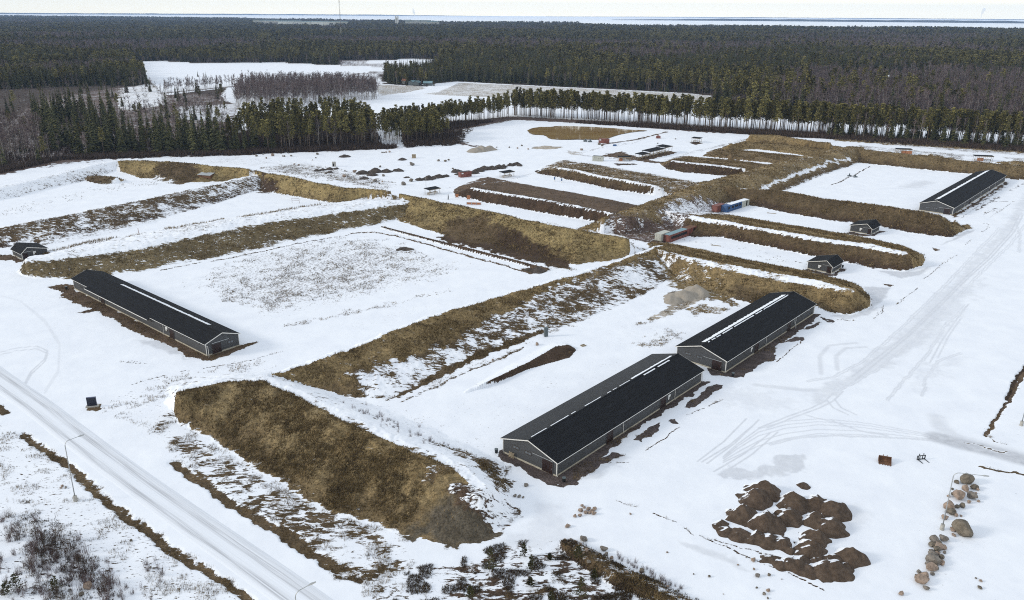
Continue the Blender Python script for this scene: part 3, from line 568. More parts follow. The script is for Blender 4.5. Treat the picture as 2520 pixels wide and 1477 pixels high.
for q in ([(2390, 510), (2430, 488), (2480, 452)], [(2400, 519), (2440, 496), (2460, 484)], [(2440, 498), (2470, 496), (2500, 497)], [(2485, 470), (2520, 452), (2560, 440)], [(2420, 528), (2455, 513)]):
    line(q, 0.6, 0.55, GRAV, 0, 0.9, 1.2, 0.5)
poly(cc(c6, (2050, 180), (2100, 175), (2130, 205), (2090, 215)), 0.8, GRASS, 0, 0.6, 0.6, 0.4)
poly(cc(c6, (1830, 345), (1900, 365), (1850, 375)), 0.8, EARTH, 0, 0.4, 0.5, 0.4); poly(cc(c6, (1470, 615), (1555, 622), (1520, 635)), 0.85, EARTH, 0, 0.4, 0.5, 0.4)
poly([(210, 1001), (226, 992), (246, 997), (257, 1005), (236, 1014), (214, 1011)], 0.88, DGRASS, 0, .5, .6, .4)
# marks on the two small ranges
for q in ([(1680, 590), (1800, 610), (1900, 630), (1985, 650)], [(1850, 518), (1920, 528), (2050, 548)]):
    line(q, 0.22, 0.7, SOIL, 0, 0.2, 0.4, 0.8)
poly([(1700, 586), (1790, 598), (1900, 622), (1960, 640), (1940, 655), (1860, 636), (1760, 608)], 0.20, SOIL, 0, 3, 1, 0.8)
poly([(1845, 515), (1960, 530), (2060, 547), (2030, 562), (1930, 545)], 0.14, SOIL, 0, 3, 1, 0.8)
line([(2140, 410), (2127, 417), (2110, 428), (2088, 437), (2070, 447), (2045, 456)], 0.35, 0.9, SOIL, 0, 0.4, 0.9, 0.3)
poly([(2230, 455), (2270, 445), (2300, 448), (2260, 462), (2210, 465)], None, None, 0.35, 6, 2)
# inner yard
poly([(1475, 384), (1530, 372), (1560, 385), (1600, 395), (1650, 400), (1610, 404), (1540, 392)], 0.75, EARTH, 0, 2, 2, 0.4)
line([(1180, 465), (1300, 430), (1400, 412), (1440, 400)], 0.5, 0.35, SOIL, 0, 1, 1, 0.6)
line([(1080, 468), (1140, 456), (1200, 445)], 0.5, 0.45, SOIL, 0, 0.8, 1, 0.6)
line([(1590, 340), (1560, 352), (1490, 362), (1440, 374), (1420, 380)], 1.2, 0.45, EARTH, 0, 2, 2, 0.6)
line([(1480, 356), (1560, 345), (1640, 325)], 1.5, 0.75, EARTH, 0, 2, 1.5, 0.5)
line([(1415, 380), (1440, 384), (1530, 392)], 1.0, 0.6, GRAV, 0, 1, 1, 0.5)
poly([(1562, 389), (1590, 395), (1668, 376), (1650, 372), (1575, 388)], 0.97, EARTH, 0, 1, 1, 0.3)
poly([(1695, 352), (1712, 349), (1728, 353), (1712, 357)], 0.95, SOIL, 0, 1, 1, 0.3)
poly([(1510, 402), (1560, 402), (1570, 406), (1520, 408)], 0.7, SOIL, 0, 1, 1, 0.3)
line([(1640, 395), (1700, 376), (1760, 362), (1830, 345)], 2.0, 0.45, GRAV, 0, 3, 2, 0.7)
poly([(1305, 363), (1340, 358), (1390, 362), (1370, 367), (1320, 368)], 0.85, SAND, 0, 3, 2, 0.2)
poly([(1390, 370), (1425, 374), (1432, 383), (1400, 380)], 0.6, SAND, 0, 3, 2, 0.4)
poly([(1340, 548), (1400, 552), (1440, 560), (1380, 566), (1300, 552)], 0.35, SAND, 0, 5, 3, 0.2)
line([(1080, 330), (1140, 320), (1260, 296)], 2.0, 0.5, DGRASS, 0, 3, 2, 0.7)
line([(1060, 345), (1130, 352), (1170, 360)], 2.5, 0.75, BRUSH, 0, 4, 3, 0.5)
# far right strip behind the mounds
poly([(2120, 372), (2300, 390), (2560, 408), (2560, 380), (2300, 362), (2110, 352)], 0.45, DGRASS, 0, 4, 3, 0.6)
line([(2100, 353), (2200, 362), (2320, 373), (2480, 384), (2600, 392)], 5.0, 0.02, GRASS, 0, 3, 1.5, 0.5)
poly([(2150, 368), (2250, 378), (2240, 385), (2160, 375)], 0.08, GRASS, 0, 2, 2, 0.5)
poly([(2370, 388), (2430, 380), (2500, 395), (2480, 402), (2380, 398)], 0.08, GRASS, 0, 2, 2, 0.5)
OPS_TOP = OPS[NB:]; OPS_BASE = OPS[:NB]

# piles whose foot spreads a little dark soil
def apply_ops(ops, X, Y, st):
    wx = (vnoise(X / 2.2, Y / 2.2, 91) - .5) + 0.6 * (vnoise(X / 0.8, Y / 0.8, 95) - .5)
    wy = (vnoise(X / 2.2, Y / 2.2, 92) - .5) + 0.6 * (vnoise(X / 0.8, Y / 0.8, 96) - .5)
    for kind, pts, o in ops:
        a = np.array(pts); pad = (o.get('w', 0) + o['feather'] + o['warp'] + 1)
        sel = np.nonzero((X > a[:, 0].min() - pad) & (X < a[:, 0].max() + pad) & (Y > a[:, 1].min() - pad) & (Y < a[:, 1].max() + pad))[0]
        if not len(sel): continue
        x = X[sel] + wx[sel] * o['warp'] * 1.6; y = Y[sel] + wy[sel] * o['warp'] * 1.6
        if kind == 'poly':
            d = seg_dist(pts, x, y, True); d = np.where(inside(pts, x, y), d, -d)
            k = sm(-o['feather'] * .5, o['feather'] * .5, d)
        else:
            d = seg_dist(pts, x, y); k = 1 - sm(max(0.0, o['w'] - o['feather'] * .5), o['w'] + o['feather'] * .5, d)
        if o['bare'] is not None: st['bare'][sel] += (o['bare'] - st['bare'][sel]) * k
        if o['grain'] is not None: st['grain'][sel] += (o['grain'] - st['grain'][sel]) * k
        if o['col'] is not None: st['col'][sel] += (np.array(o['col']) - st['col'][sel]) * k[:, None]
        if o['slush_shade'] is not None: st['slush_shade'][sel] += (o['slush_shade'] - st['slush_shade'][sel]) * k
        if o['h'] is not None: st['z'][sel] += o['h'] * k

def terrain(X, Y):
    n = len(X)
    st = dict(z=np.zeros(n), bare=np.full(n, 0.035), grain=np.full(n, 0.8), slush_shade=np.zeros(n), col=np.tile(np.array(DGRASS), (n, 1)), bid=np.full(n, -1))
    r = np.hypot(X, Y)
    st['z'] += (fbm(X, Y, 18, 3) - .5) * 0.25 * np.clip(r / 300, 0.5, 1) + (fbm(X, Y, 2.5, 5, 2) - .5) * 0.08
    apply_ops(OPS_BASE, X, Y, st)
    rough = fbm(X, Y, 3.6, 21, 3) - .5; roughb = fbm(X, Y, 3.6, 27, 3) - .5; rough2 = fbm(X, Y, 0.9, 33, 2) - .5; big = fbm(X, Y, 11.0, 41, 2) - .5
    bz = np.zeros(n)
    for i, b in enumerate(BERMS):
        a = np.array(b['foot'])
        sel = np.nonzero((X > a[:, 0].min() - 4) & (X < a[:, 0].max() + 4) & (Y > a[:, 1].min() - 4) & (Y < a[:, 1].max() + 4))[0]
        if not len(sel): continue
        wk = min(1, (b['h'] / 4) ** 1.6); x = X[sel] + (rough[sel] * 1.7 + rough2[sel] * .5) * wk; y = Y[sel] + (roughb[sel] * 1.7 + rough2[sel] * .5) * wk
        ins = inside(b['foot'], x, y); sel = sel[ins]; x = x[ins]; y = y[ins]
        if not len(sel): continue
        df = seg_dist(b['foot'], x, y, True); dc = np.maximum(seg_dist(b['crest'], x, y) - b['wc'], 0)
        t = df / (df + dc + 1e-6)
        p = 0.6 * t + 0.4 * t * t * (3 - 2 * t)
        h = b['h'] * p * (1 + 0.12 * big[sel]) + (0.55 * rough[sel] + 0.35 * rough2[sel]) * np.clip(b['h'] / 4, .15, 1) * np.minimum(t * 4, 1)
        h = np.maximum(h, 0)
        # which flank: the camera's or the far one
        side = np.zeros(len(sel)); best = np.full(len(sel), 1e9); cr = b['crest']
        for j in range(len(cr) - 1):
            ax, ay = cr[j]; bx, by = cr[j + 1]; dx, dy = bx - ax, by - ay
            u = np.clip(((x - ax) * dx + (y - ay) * dy) / (dx * dx + dy * dy + 1e-9), 0, 1)
            d = (x - ax - u * dx) ** 2 + (y - ay - u * dy) ** 2
            s = np.sign((dx * (y - ay) - dy * (x - ax)) * (dx * (0 - ay) - dy * (0 - ax)))
            k = d < best; best[k] = d[k]; side[k] = s[k]
        win = h >= bz[sel]
        sel = sel[win]; t = t[win]; side = side[win]; h = h[win]
        bz[sel] = h; st['bid'][sel] = i
        front = side > 0
        bare = np.where(front, b['f'], b['b']).astype(float)
        tn = t + 0.5 * rough[sel]
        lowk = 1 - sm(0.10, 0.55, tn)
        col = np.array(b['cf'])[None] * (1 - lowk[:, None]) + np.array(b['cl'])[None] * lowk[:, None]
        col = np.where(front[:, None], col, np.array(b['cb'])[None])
        if b['top'] is not None:
            kt = sm(b['topw'] - 0.06, b['topw'] + 0.05, t + 0.04 * rough2[sel]); kt = kt * np.where(front, 1.0, 0.0 if b['tf'] else 1.0); bare = bare * (1 - kt) + b['top'] * kt
        bare = bare - 0.30 * (1 - sm(0.02, 0.20, t + 0.25 * rough[sel])) * (bare > .6); edge = sm(0.0, 0.06, t)
        st['bare'][sel] = st['bare'][sel] * (1 - edge) + bare * edge; st['grain'][sel] = b['grain']
        st['col'][sel] = col; st['slush_shade'][sel] = 0
    st['z'] += bz
    apply_ops(OPS_TOP, X, Y, st)
    # broad drifts of lighter and darker dead grass
    st['col'] *= (0.80 + 0.75 * fbm(X, Y, 9.0, 61, 3) * (0.6 + 0.8 * vnoise(X / 1.4, Y / 1.4, 71)))[:, None]
    mid = np.clip(1 - np.abs(st['bare'] - .5) / .36, 0, 1) * np.clip(1.25 - st['grain'], .12, 1)
    st['bare'] += mid * ((fbm(X, Y, 9.0, 131, 2) - .5) * .45 + (fbm(X, Y, 2.6, 137, 2) - .5) * .5)
    st['bz'] = bz
    return st
def ground_z(x, y):
    return float(terrain(np.array([float(x)]), np.array([float(y)]))['z'][0])
def ground_zs(pts):
    a = np.array(pts, float); return terrain(a[:, 0], a[:, 1])['z']

# ---------------------------------------------------------------- the ground sheet (fine near the camera, coarse to the horizon)
th = np.concatenate([np.linspace(-80, -37.2, 60, endpoint=False), np.linspace(-37.2, 37.2, GRID_T), np.linspace(37.2, 80, 61)[1:]]) * math.pi / 180
rr = [58.0]
while rr[-1] < 1000:
    r_ = rr[-1]; rr.append(r_ + max(0.16, min(GRID_R * 0.17 * (r_ * r_ + 5600) / 15600 * 1.0, 0.8 if r_ < 540 else 3.0)))
while rr[-1] < 20000: rr.append(rr[-1] * 1.03)
R_END = rr[-1]
rr = np.array(rr); NT, NR = len(th), len(rr)
GX = (rr[:, None] * np.sin(th)[None]).ravel(); GY = (rr[:, None] * np.cos(th)[None]).ravel()
G = terrain(GX, GY)
V = np.stack([GX, GY, G['z']], 1)
ii = (np.arange(NR - 1)[:, None] * NT + np.arange(NT - 1)[None]).ravel()
Q = np.stack([ii, ii + 1, ii + NT + 1, ii + NT], 1)

def ground_material():
    m = bpy.data.materials.new('snowy_ground'); m.use_nodes = True
    n = m.node_tree; L = n.links.new; b = n.nodes['Principled BSDF']
    def N(t): return n.nodes.new(t)
    def A(nm):
        a = N('ShaderNodeAttribute'); a.attribute_name = nm; return a
    def math_(op, a, c=None, clamp=False):
        q = N('ShaderNodeMath'); q.operation = op; q.use_clamp = clamp
        for i, v in enumerate((a, c)):
            if v is None: continue
            if isinstance(v, (int, float)): q.inputs[i].default_value = v
            else: L(v, q.inputs[i])
        return q.outputs[0]
    geo = N('ShaderNodeNewGeometry')
    mp = N('ShaderNodeMapping'); mp.vector_type = 'POINT'; mp.inputs['Rotation'].default_value = (0, 0, R(-20)); mp.inputs['Scale'].default_value = (0.55, 1.25, 1.0)
    L(geo.outputs['Position'], mp.inputs[0])
    def noise(scale, det, rough=0.6, vec=None, dist=0.0):
        z = N('ShaderNodeTexNoise'); z.inputs['Scale'].default_value = scale; z.inputs['Detail'].default_value = det; z.inputs['Roughness'].default_value = rough
        z.inputs['Distortion'].default_value = dist
        L(vec if vec is not None else geo.outputs['Position'], z.inputs[0]); return z.outputs[0]
    def mr(x, a, b_, c=0.0, d=1.0, clamp=True):
        q = N('ShaderNodeMapRange'); q.clamp = clamp
        L(x, q.inputs[0]); q.inputs[1].default_value = a; q.inputs[2].default_value = b_; q.inputs[3].default_value = c; q.inputs[4].default_value = d
        return q.outputs[0]
    coarse = mr(noise(0.85, 6, 0.66, mp.outputs[0], 0.5), 0.30, 0.70)
    fine = mr(noise(2.3, 3, 0.65, mp.outputs[0]), 0.30, 0.70)
    gr = A('grain').outputs['Fac']
    mixn = N('ShaderNodeMix'); mixn.data_type = 'FLOAT'; L(gr, mixn.inputs[0]); L(coarse, mixn.inputs[2]); L(fine, mixn.inputs[3])
    bare = A('bare').outputs['Fac']
    thr = math_('SUBTRACT', math_('MULTIPLY', bare, 1.16), 0.08)
    mask = math_('MULTIPLY_ADD', math_('SUBTRACT', thr, mixn.outputs[0]), 9.0, True); n.nodes[-1].inputs[2].default_value = 0.5
    # covering: colour from the survey, broken up by clumps
    col = A('tone').outputs['Color']
    tuft = mr(noise(3.0, 4, 0.7), 0.3, 0.7, 0.45, 1.5)
    tuft2 = mr(noise(0.8, 3, 0.6), 0.3, 0.7, 0.7, 1.25)
    tm = N('ShaderNodeMix'); tm.data_type = 'RGBA'; tm.blend_type = 'MULTIPLY'; tm.inputs[0].default_value = 1.0
    L(col, tm.inputs[6]); L(math_('MULTIPLY', tuft, tuft2), tm.inputs[7])
    # snow, thinner and greyer where driven over, greyer too where shade is painted
    sn = N('ShaderNodeMix'); sn.data_type = 'RGBA'; sn.inputs[6].default_value = (0.81, 0.825, 0.865, 1); sn.inputs[7].default_value = (0.885, 0.895, 0.92, 1)
    L(mr(noise(0.16, 4), 0.3, 0.7), sn.inputs[0])
    sl = N('ShaderNodeMix'); sl.data_type = 'RGBA'; sl.inputs[7].default_value = (0.40, 0.405, 0.43, 1)
    L(sn.outputs[2], sl.inputs[6])
    slf = math_('MULTIPLY', A('slush_shade').outputs['Fac'], mr(noise(0.7, 5, 0.7), 0.25, 0.7, 0.55, 1.15)); L(slf, sl.inputs[0])
    fin = N('ShaderNodeMix'); fin.data_type = 'RGBA'; L(mask, fin.inputs[0]); L(sl.outputs[2], fin.inputs[6]); L(tm.outputs[2], fin.inputs[7])
    L(fin.outputs[2], b.inputs['Base Color'])
    b.inputs['Roughness'].default_value = 0.92; b.inputs['Specular IOR Level'].default_value = 0.12
    hb = math_('ADD', math_('MULTIPLY', mask, math_('MULTIPLY', tuft, 0.35)), math_('MULTIPLY', math_('SUBTRACT', 1.0, mask), 0.30))
    hb = math_('ADD', hb, math_('MULTIPLY', noise(0.5, 4), 0.22))
    bp = N('ShaderNodeBump'); bp.inputs['Strength'].default_value = 0.75; bp.inputs['Distance'].default_value = 0.32
    L(hb, bp.inputs['Height']); L(bp.outputs[0], b.inputs['Normal'])
    return m
M['ground'] = ground_material()
qb = G['bid'][Q].max(axis=1); low = G['bz'][Q].max(axis=1) < 0.06
qb[low] = -1
def terrain_piece(name, quads):
    used, inv = np.unique(quads.ravel(), return_inverse=True)
    o = mesh_np(name, V[used], inv, np.full(len(quads), 4), M['ground'], smooth=True)
    me = o.data
    for nm in ('bare', 'grain', 'slush_shade'):
        a = me.attributes.new(nm, 'FLOAT', 'POINT'); a.data.foreach_set('value', G[nm][used].astype(np.float32))
    a = me.attributes.new('tone', 'FLOAT_COLOR', 'POINT')
    c = np.ones((len(used), 4), np.float32); c[:, :3] = G['col'][used]; a.data.foreach_set('color', c.ravel())
    return o
tag(terrain_piece('ground', Q[qb < 0]), 'snow covered flat ground of the site, fields and woods floor', kind='structure')
for i, b in enumerate(BERMS):
    q = Q[qb == i]
    if len(q): tag(terrain_piece(b['name'], q), b['label'], kind='structure')

# ---------------------------------------------------------------- buildings
U = R(49.0); UB = R(-40.8)
def building(name, label, C, ang, L, W, hw, hr, rf=0.5, gable='x0', feats=(), gfeats=(), oh=0.45, snow=None, wet=False, pipes=(), cat='building', step=None, group=None):
    root = empty(name, (C[0], C[1], 0.0), ang, label, cat, group)
    yr = rf * W; zr = hw + hr
    sl0 = hr / yr; sl1 = hr / (W - yr)
    MB().prism([(0, 0.32), (W, 0.32), (W, hw - 0.05), (yr, zr - 0.12), (0, hw - 0.05)], 0, L).build('wall', M['wall'], root)
    MB().box(-0.03, L + 0.03, -0.03, W + 0.03, -0.3, 0.318).build('plinth', M['plinth'], root)
    e0 = (-oh, hw - sl0 * oh); e1 = (W + oh, hw - sl1 * oh); th_ = 0.16
    ex = 0.42
    if wet:
        rf_ = MB().prism([e0, (yr, zr), (yr, zr + th_), (e0[0], e0[1] + th_)], -ex, L + ex).build('roof', M['felt'], root)
        MB().prism([(yr + 0.002, zr), e1, (e1[0], e1[1] + th_), (yr + 0.002, zr + th_)], -ex, L + ex).build('roof', M['felt_wet2'], root)
    else:
        rf_ = MB().prism([e0, (yr, zr), e1, (e1[0], e1[1] + th_), (yr, zr + th_), (e0[0], e0[1] + th_)], -ex, L + ex).build('roof', M['felt'], root)
    # ridge cap
    MB().prism([(yr - 0.16, zr + th_ - 0.16 * sl0 + 0.004), (yr, zr + th_ + 0.004), (yr + 0.16, zr + th_ - 0.16 * sl1 + 0.004), (yr + 0.16, zr + th_ - 0.16 * sl1 + 0.03), (yr, zr + th_ + 0.035), (yr - 0.16, zr + th_ - 0.16 * sl0 + 0.03)], -ex, L + ex).build('ridge_cap', M['felt'], rf_)
    for x0, x1 in ((-ex - 0.03, -ex + 0.0), (L + ex, L + ex + 0.03)):
        MB().prism([(e0[0], e0[1] - 0.03), (yr, zr - 0.03), (e1[0], e1[1] - 0.03), (e1[0], e1[1] + 0.17), (yr, zr + 0.17), (e0[0], e0[1] + 0.17)], x0, x1).build('bargeboard', M['trim'], root)
    # eaves gutter along the visible long wall
    g = MB()
    if step:
        a, b_ = step
        MB().tube([(-ex, e0[0] - 0.06, e0[1] + 0.06), (a - 0.05, e0[0] - 0.06, e0[1] + 0.06)], 0.055, 6).build('gutter', M['trim'], root)
        g.tube([(b_ + 0.05, e0[0] - 0.06, e0[1] + 0.06), (L + ex, e0[0] - 0.06, e0[1] + 0.06)], 0.055, 6)
        d = 0.85
        MB().prism([(e0[0], e0[1]), (e0[0], e0[1] + th_), (e0[0] - d, e0[1] + th_ - d * sl0), (e0[0] - d, e0[1] - d * sl0)], a, b_).build('canopy', M['felt'], root)
        MB().box(a, b_, e0[0] - d - 0.03, e0[0] - d, e0[1] - d * sl0 - 0.03, e0[1] - d * sl0 + 0.17).build('canopy_board', M['trim'], root)
    else:
        g.tube([(-ex, e0[0] - 0.06, e0[1] + 0.06), (L + ex, e0[0] - 0.06, e0[1] + 0.06)], 0.055, 6)
    g.build('gutter', M['trim'], root)
    for (x, y) in ((-0.025, -0.025), (L + 0.025, -0.025), (-0.025, W + 0.025), (L + 0.025, W + 0.025)):
        MB().box(x - 0.06, x + 0.06, y - 0.06, y + 0.06, 0.25, hw - 0.1).build('corner_board', M['trim'], root)
    for px in pipes:
        x, _ = on_wall(px[0], px[1], C, ang)
        MB().tube([(x, e0[0], e0[1] + 0.02), (x, -0.1, e0[1] - 0.28), (x, -0.1, 0.25), (x, -0.3, 0.12)], 0.05, 6).build('downpipe', M['trim'], root)
    def put(kind, s, z, w, h, frame):
        # frame maps (along, out, up) to local
        def bx(mb, a0, a1, o0, o1, z0, z1):
            if frame == 'long': mb.box(a0, a1, -o1, -o0, z0, z1)
            elif frame == 'x0': mb.box(-o1, -o0, a0, a1, z0, z1)
            else: mb.box(L + o0, L + o1, a0, a1, z0, z1)
            return mb
        if kind == 'window':
            f = MB(); t = 0.08
            bx(f, s - w / 2, s + w / 2, 0.0, 0.06, z - h / 2, z - h / 2 + t); bx(f, s - w / 2, s + w / 2, 0.0, 0.06, z + h / 2 - t, z + h / 2)
            for q in (s - w / 2, s + w / 2 - t, s - t / 2): bx(f, q, q + t, 0.0, 0.058, z - h / 2 + t, z + h / 2 - t)
            fr = f.build('window', M['frame'], root)
            bx(MB(), s - w / 2 + .02, s + w / 2 - .02, 0.005, 0.02, z - h / 2 + .02, z + h / 2 - .02).build('pane', M['glass'], fr)
        elif kind == 'door':
            d = bx(MB(), s - w / 2, s + w / 2, 0.0, 0.07, 0.06, h).build('door', M['door'], root)
            f = MB(); bx(f, s - w / 2 - .09, s - w / 2 - .002, 0, 0.09, 0.06, h + .09); bx(f, s + w / 2 + .002, s + w / 2 + .09, 0, 0.09, 0.06, h + .09); bx(f, s - w / 2, s + w / 2, 0, 0.09, h + .002, h + .09)
            f.build('door_frame', M['wall'], d)
            bx(MB(), s - w / 2 + .12, s - w / 2 + .17, 0.07, 0.13, 1.0, 1.25).build('handle', M['galv'], d)
        elif kind == 'rail':
            bx(MB(), s - w / 2, s + w / 2, 0.08, 0.16, z - 0.05, z + 0.06).build('door_rail', M['galv'], root)
        elif kind == 'board':
            b_ = bx(MB(), s - w / 2, s + w / 2, 0.0, 0.05, z - h / 2, z + h / 2).build('window', M['frame'], root)
            sgn = 1 if frame != 'xL' else -1
            bx(MB(), s - w / 2 + .05, s + w / 2 - .05, 0.05, 0.065, z, z + h / 2 - .05).build('shutter', M['white'], b_)
            if frame == 'long': a0, a1 = s - w / 2 + .05, s + .02
            elif frame == 'x0': a0, a1 = s - .02, s + w / 2 - .05
            else: a0, a1 = s - w / 2 + .05, s + .02
            bx(MB(), a0, a1, 0.05, 0.064, z - h / 2 + .05, z - .002).build('shutter', M['white'], b_)
    for (kind, px, py, w, h) in feats:
        x, z = on_wall(px, py, C, ang); put(kind, x, z, w, h, 'long')
    Cg = C if gable == 'x0' else (C[0] + L * math.cos(ang), C[1] + L * math.sin(ang))
    for (kind, px, py, w, h) in gfeats:
        y, z = on_wall(px, py, Cg, ang + math.pi / 2)
        if kind == 'rail': z = min(z, 2.75)
        put(kind, y, z, w, h, gable)
    # snow left along the ridge
    if snow:
        for (a, b_, y0, wd, gap) in snow:
            mb = MB(); rnd = random.Random(int(L * 10 + a)); x = a * L; end = b_ * L
            sgn = -1 if y0 < 0 else 1; sl = sl0 if y0 < 0 else sl1
            while x < end:
                dx = rnd.uniform(0.5, 1.3); x2 = min(end, x + dx)
                if rnd.random() <= gap:
                    if mb.v: mb.build('snow_strip', M['snow'], rf_); mb = MB()
                else:
                    ya = abs(y0) + rnd.uniform(-.04, .06) * wd; yb = ya + wd * rnd.uniform(0.75, 1.1); yc = ya + wd * rnd.uniform(0.75, 1.1)
                    p = []
                    for zz in (0.01, 0.09):
                        for (xx, yy) in ((x, ya), (x2, ya), (x2, yc), (x, yb)):
                            p.append((xx, yr + sgn * yy, zr + th_ - sl * yy + zz))
                    mb.add(p, [(0, 1, 2, 3), (4, 5, 6, 7), (0, 1, 5, 4), (1, 2, 6, 5), (2, 3, 7, 6), (3, 0, 4, 7)])
                x = x2
            if mb.v: mb.build('snow_strip', M['snow'], rf_)
    return root

def wet_felt():
    m = M['felt_wet'].copy(); m.name = 'roof_felt_half_dried'
    n = m.node_tree; b = n.nodes['Principled BSDF']; L = n.links.new
    t = n.nodes.new('ShaderNodeTexCoord'); s = n.nodes.new('ShaderNodeSeparateXYZ'); L(t.outputs['Object'], s.inputs[0])
    mp = n.nodes.new('ShaderNodeMapping'); mp.inputs['Scale'].default_value = (0.8, 0.12, 0.1); L(t.outputs['Object'], mp.inputs[0])
    z = n.nodes.new('ShaderNodeTexNoise'); z.inputs['Scale'].default_value = 1.0; z.inputs['Detail'].default_value = 3; L(mp.outputs[0], z.inputs[0])
    ad = n.nodes.new('ShaderNodeMath'); ad.operation = 'MULTIPLY_ADD'; L(z.outputs[0], ad.inputs[0]); ad.inputs[1].default_value = -5.5; L(s.outputs['Y'], ad.inputs[2])
    mr = n.nodes.new('ShaderNodeMapRange'); L(ad.outputs[0], mr.inputs[0]); mr.inputs[1].default_value = 5.15; mr.inputs[2].default_value = 5.3
    mx_ = n.nodes.new('ShaderNodeMix'); mx_.data_type = 'RGBA'; L(mr.outputs[0], mx_.inputs[0])
    mx_.inputs[6].default_value = (0.013, 0.0135, 0.015, 1); mx_.inputs[7].default_value = (0.019, 0.0195, 0.0215, 1)
    L(mx_.outputs[2], b.inputs['Base Color'])
    return m
M['felt_wet2'] = wet_felt()
def kk(k, x, y): return k(x, y)
W6 = 1.5; H6 = 0.62
C1 = P(1369.5, 1173.8)
building('range_building', 'dark grey range building nearest the camera, thin broken snow line on its black roof', C1, U, 50.3, 12.2, 2.95, 1.85,
         feats=[('window', *k7(825, 1205), W6, H6), ('window', *k7(1058, 1060), W6, H6), ('window', *k7(1475, 795), W6, H6), ('window', *k7(1665, 672), W6, H6), ('window', *k7(2020, 450), W6, H6), ('window', *k7(2185, 345), W6, H6),
                ('door', *k7(1270, 970), 2.2, 2.45), ('door', *k7(1850, 630), 2.1, 2.45), ('board', *k7(1920, 548), 0.95, 1.15)],
         gfeats=[('window', *k7(250, 1100), W6, H6), ('window', *k7(382, 1160), W6, H6), ('door', *k7(595, 1310), 2.3, 2.45), ('rail', *k7(545, 1205), 4.6, 0.1)],
         pipes=[k7(1417, 870), k7(1980, 515), k7(2278, 330), k7(693, 1340)], snow=[(0.02, 0.64, 0.35, 0.22, 0.28), (0.66, 0.97, 0.40, 0.55, 0.05), (0.72, 0.92, -0.25, 0.22, 0.15)], wet=True, group='long range buildings')
C2 = P(1784.2, 918)
building('range_building', 'dark grey range building behind the nearest one, wide white snow strip on its roof', C2, U, 49.7, 12.2, 2.95, 1.85,
         feats=[('window', *c6(362, 1175), W6, H6), ('window', *c6(457, 1115), W6, H6), ('board', *c6(507, 1100), 0.95, 1.15), ('door', *c6(542, 1095), 2.1, 2.45), ('window', *c6(630, 1003), W6, H6), ('window', *c6(708, 953), W6, H6), ('door', *c6(782, 935), 2.1, 2.45), ('window', *c6(857, 857), W6, H6), ('window', *c6(932, 810), W6, H6)],
         gfeats=[('window', *c6(40, 1130), W6, H6), ('window', *c6(122, 1155), W6, H6), ('door', *c6(252, 1215), 2.3, 2.45), ('rail', *c6(225, 1170), 4.6, 0.1)],
         pipes=[c6(612, 1040), c6(830, 900), c6(968, 800), c6(316, 1230)], snow=[(0.05, 0.93, 0.45, 1.1, 0.0), (0.05, 0.93, -0.05, 0.22, 0.1)], group='long range buildings')
CF = P(184, 711.7)
building('range_building', 'long dark grey range building alone at the left, one white snow strip on its roof', CF, UB, 72.2, 8.3, 3.15, 1.45, gable='xL',
         feats=[('window', *k6(215, 283), 1.4, 0.7), ('door', *k6(500, 455), 2.2, 2.4), ('window', *k6(612, 480), W6, H6), ('window', *k6(745, 545), W6, H6), ('window', *k6(1130, 728), W6, H6), ('window', *k6(1275, 800), W6, H6), ('board', *k6(1350, 845), 1.1, 1.15), ('door', *k6(1422, 900), 2.2, 2.4), ('window', *k6(1560, 930), W6, 0.7), ('window', *k6(1768, 1030), W6, 0.7)],
         gfeats=[('door', *k6(2015, 1100), 2.3, 2.4), ('window', *k6(2200, 1015), 1.4, 0.7), ('rail', *k6(2060, 1005), 4.4, 0.1)],
         pipes=[k6(450, 430), k6(1312, 845), k6(1905, 1100)], snow=[(0.27, 0.90, 0.65, 0.95, 0.0)], step=(10.5, 46.5), group='long range buildings')
C3 = P(2342.9, 530.1)
k4 = crop(2066.7, 333.3, 5.539)
building('range_building', 'longest dark grey range building at the far right, white snow strip on the ridge', C3, U, 92.8, 12.4, 3.0, 1.85,
         feats=[('window', *k4(1660, 935), W6, H6), ('door', *k4(1770, 905), 2.2, 2.4), ('window', *k4(1815, 850), W6, H6), ('window', *k4(1885, 800), W6, H6), ('window', *k4(1960, 755), W6, H6), ('board', *k4(2035, 720), 1, 1.1), ('door', *k4(2050, 720), 2.2, 2.4), ('window', *k4(2090, 672), W6, H6), ('window', *k4(2145, 632), W6, H6), ('window', *k4(2205, 590), W6, H6)],
         gfeats=[('window', *k4(1200, 985), W6, H6), ('window', *k4(1305, 995), W6, H6), ('door', *k4(1460, 1045), 2.4, 2.45), ('rail', *k4(1435, 993), 4.4, 0.1)],
         pipes=[k4(1700, 940), k4(1920, 800), k4(2115, 680), k4(1540, 1040)], snow=[(0.05, 0.97, 0.5, 1.5, 0.0)], group='long range buildings')
k5 = crop(1920, 520, 6.632); k0 = crop(0, 573.3, 15.75)
def hut(label, C, ang, gable, board, door, win, rail, Lh=8.0):
    return building('range_hut', label, C, ang, Lh, 7.5, 2.35, 1.45, rf=0.23, gable=gable, cat='hut', feats=win,
                    gfeats=[('board', *board, 1.0, 1.1), ('door', *door, 1.35, 2.1), ('rail', *rail, 2.8, 0.1)], group='small range huts')
hut('small dark grey hut with an uneven black roof, nearest of the two on the right', P(2045.9, 674.1), U, 'x0', k5(645, 905), k5(800, 955), [('window', *k5(930, 890), .9, .5)], k5(770, 885))
hut('small dark grey hut with an uneven black roof, farther of the two on the right', P(2143.2, 578.8), U, 'x0', k5(1318, 297), k5(1460, 335), [('window', *k5(1575, 268), .9, .5)], k5(1425, 275), 8.4)
_n = P(56.5, 640.6); _a = R(-40.8)
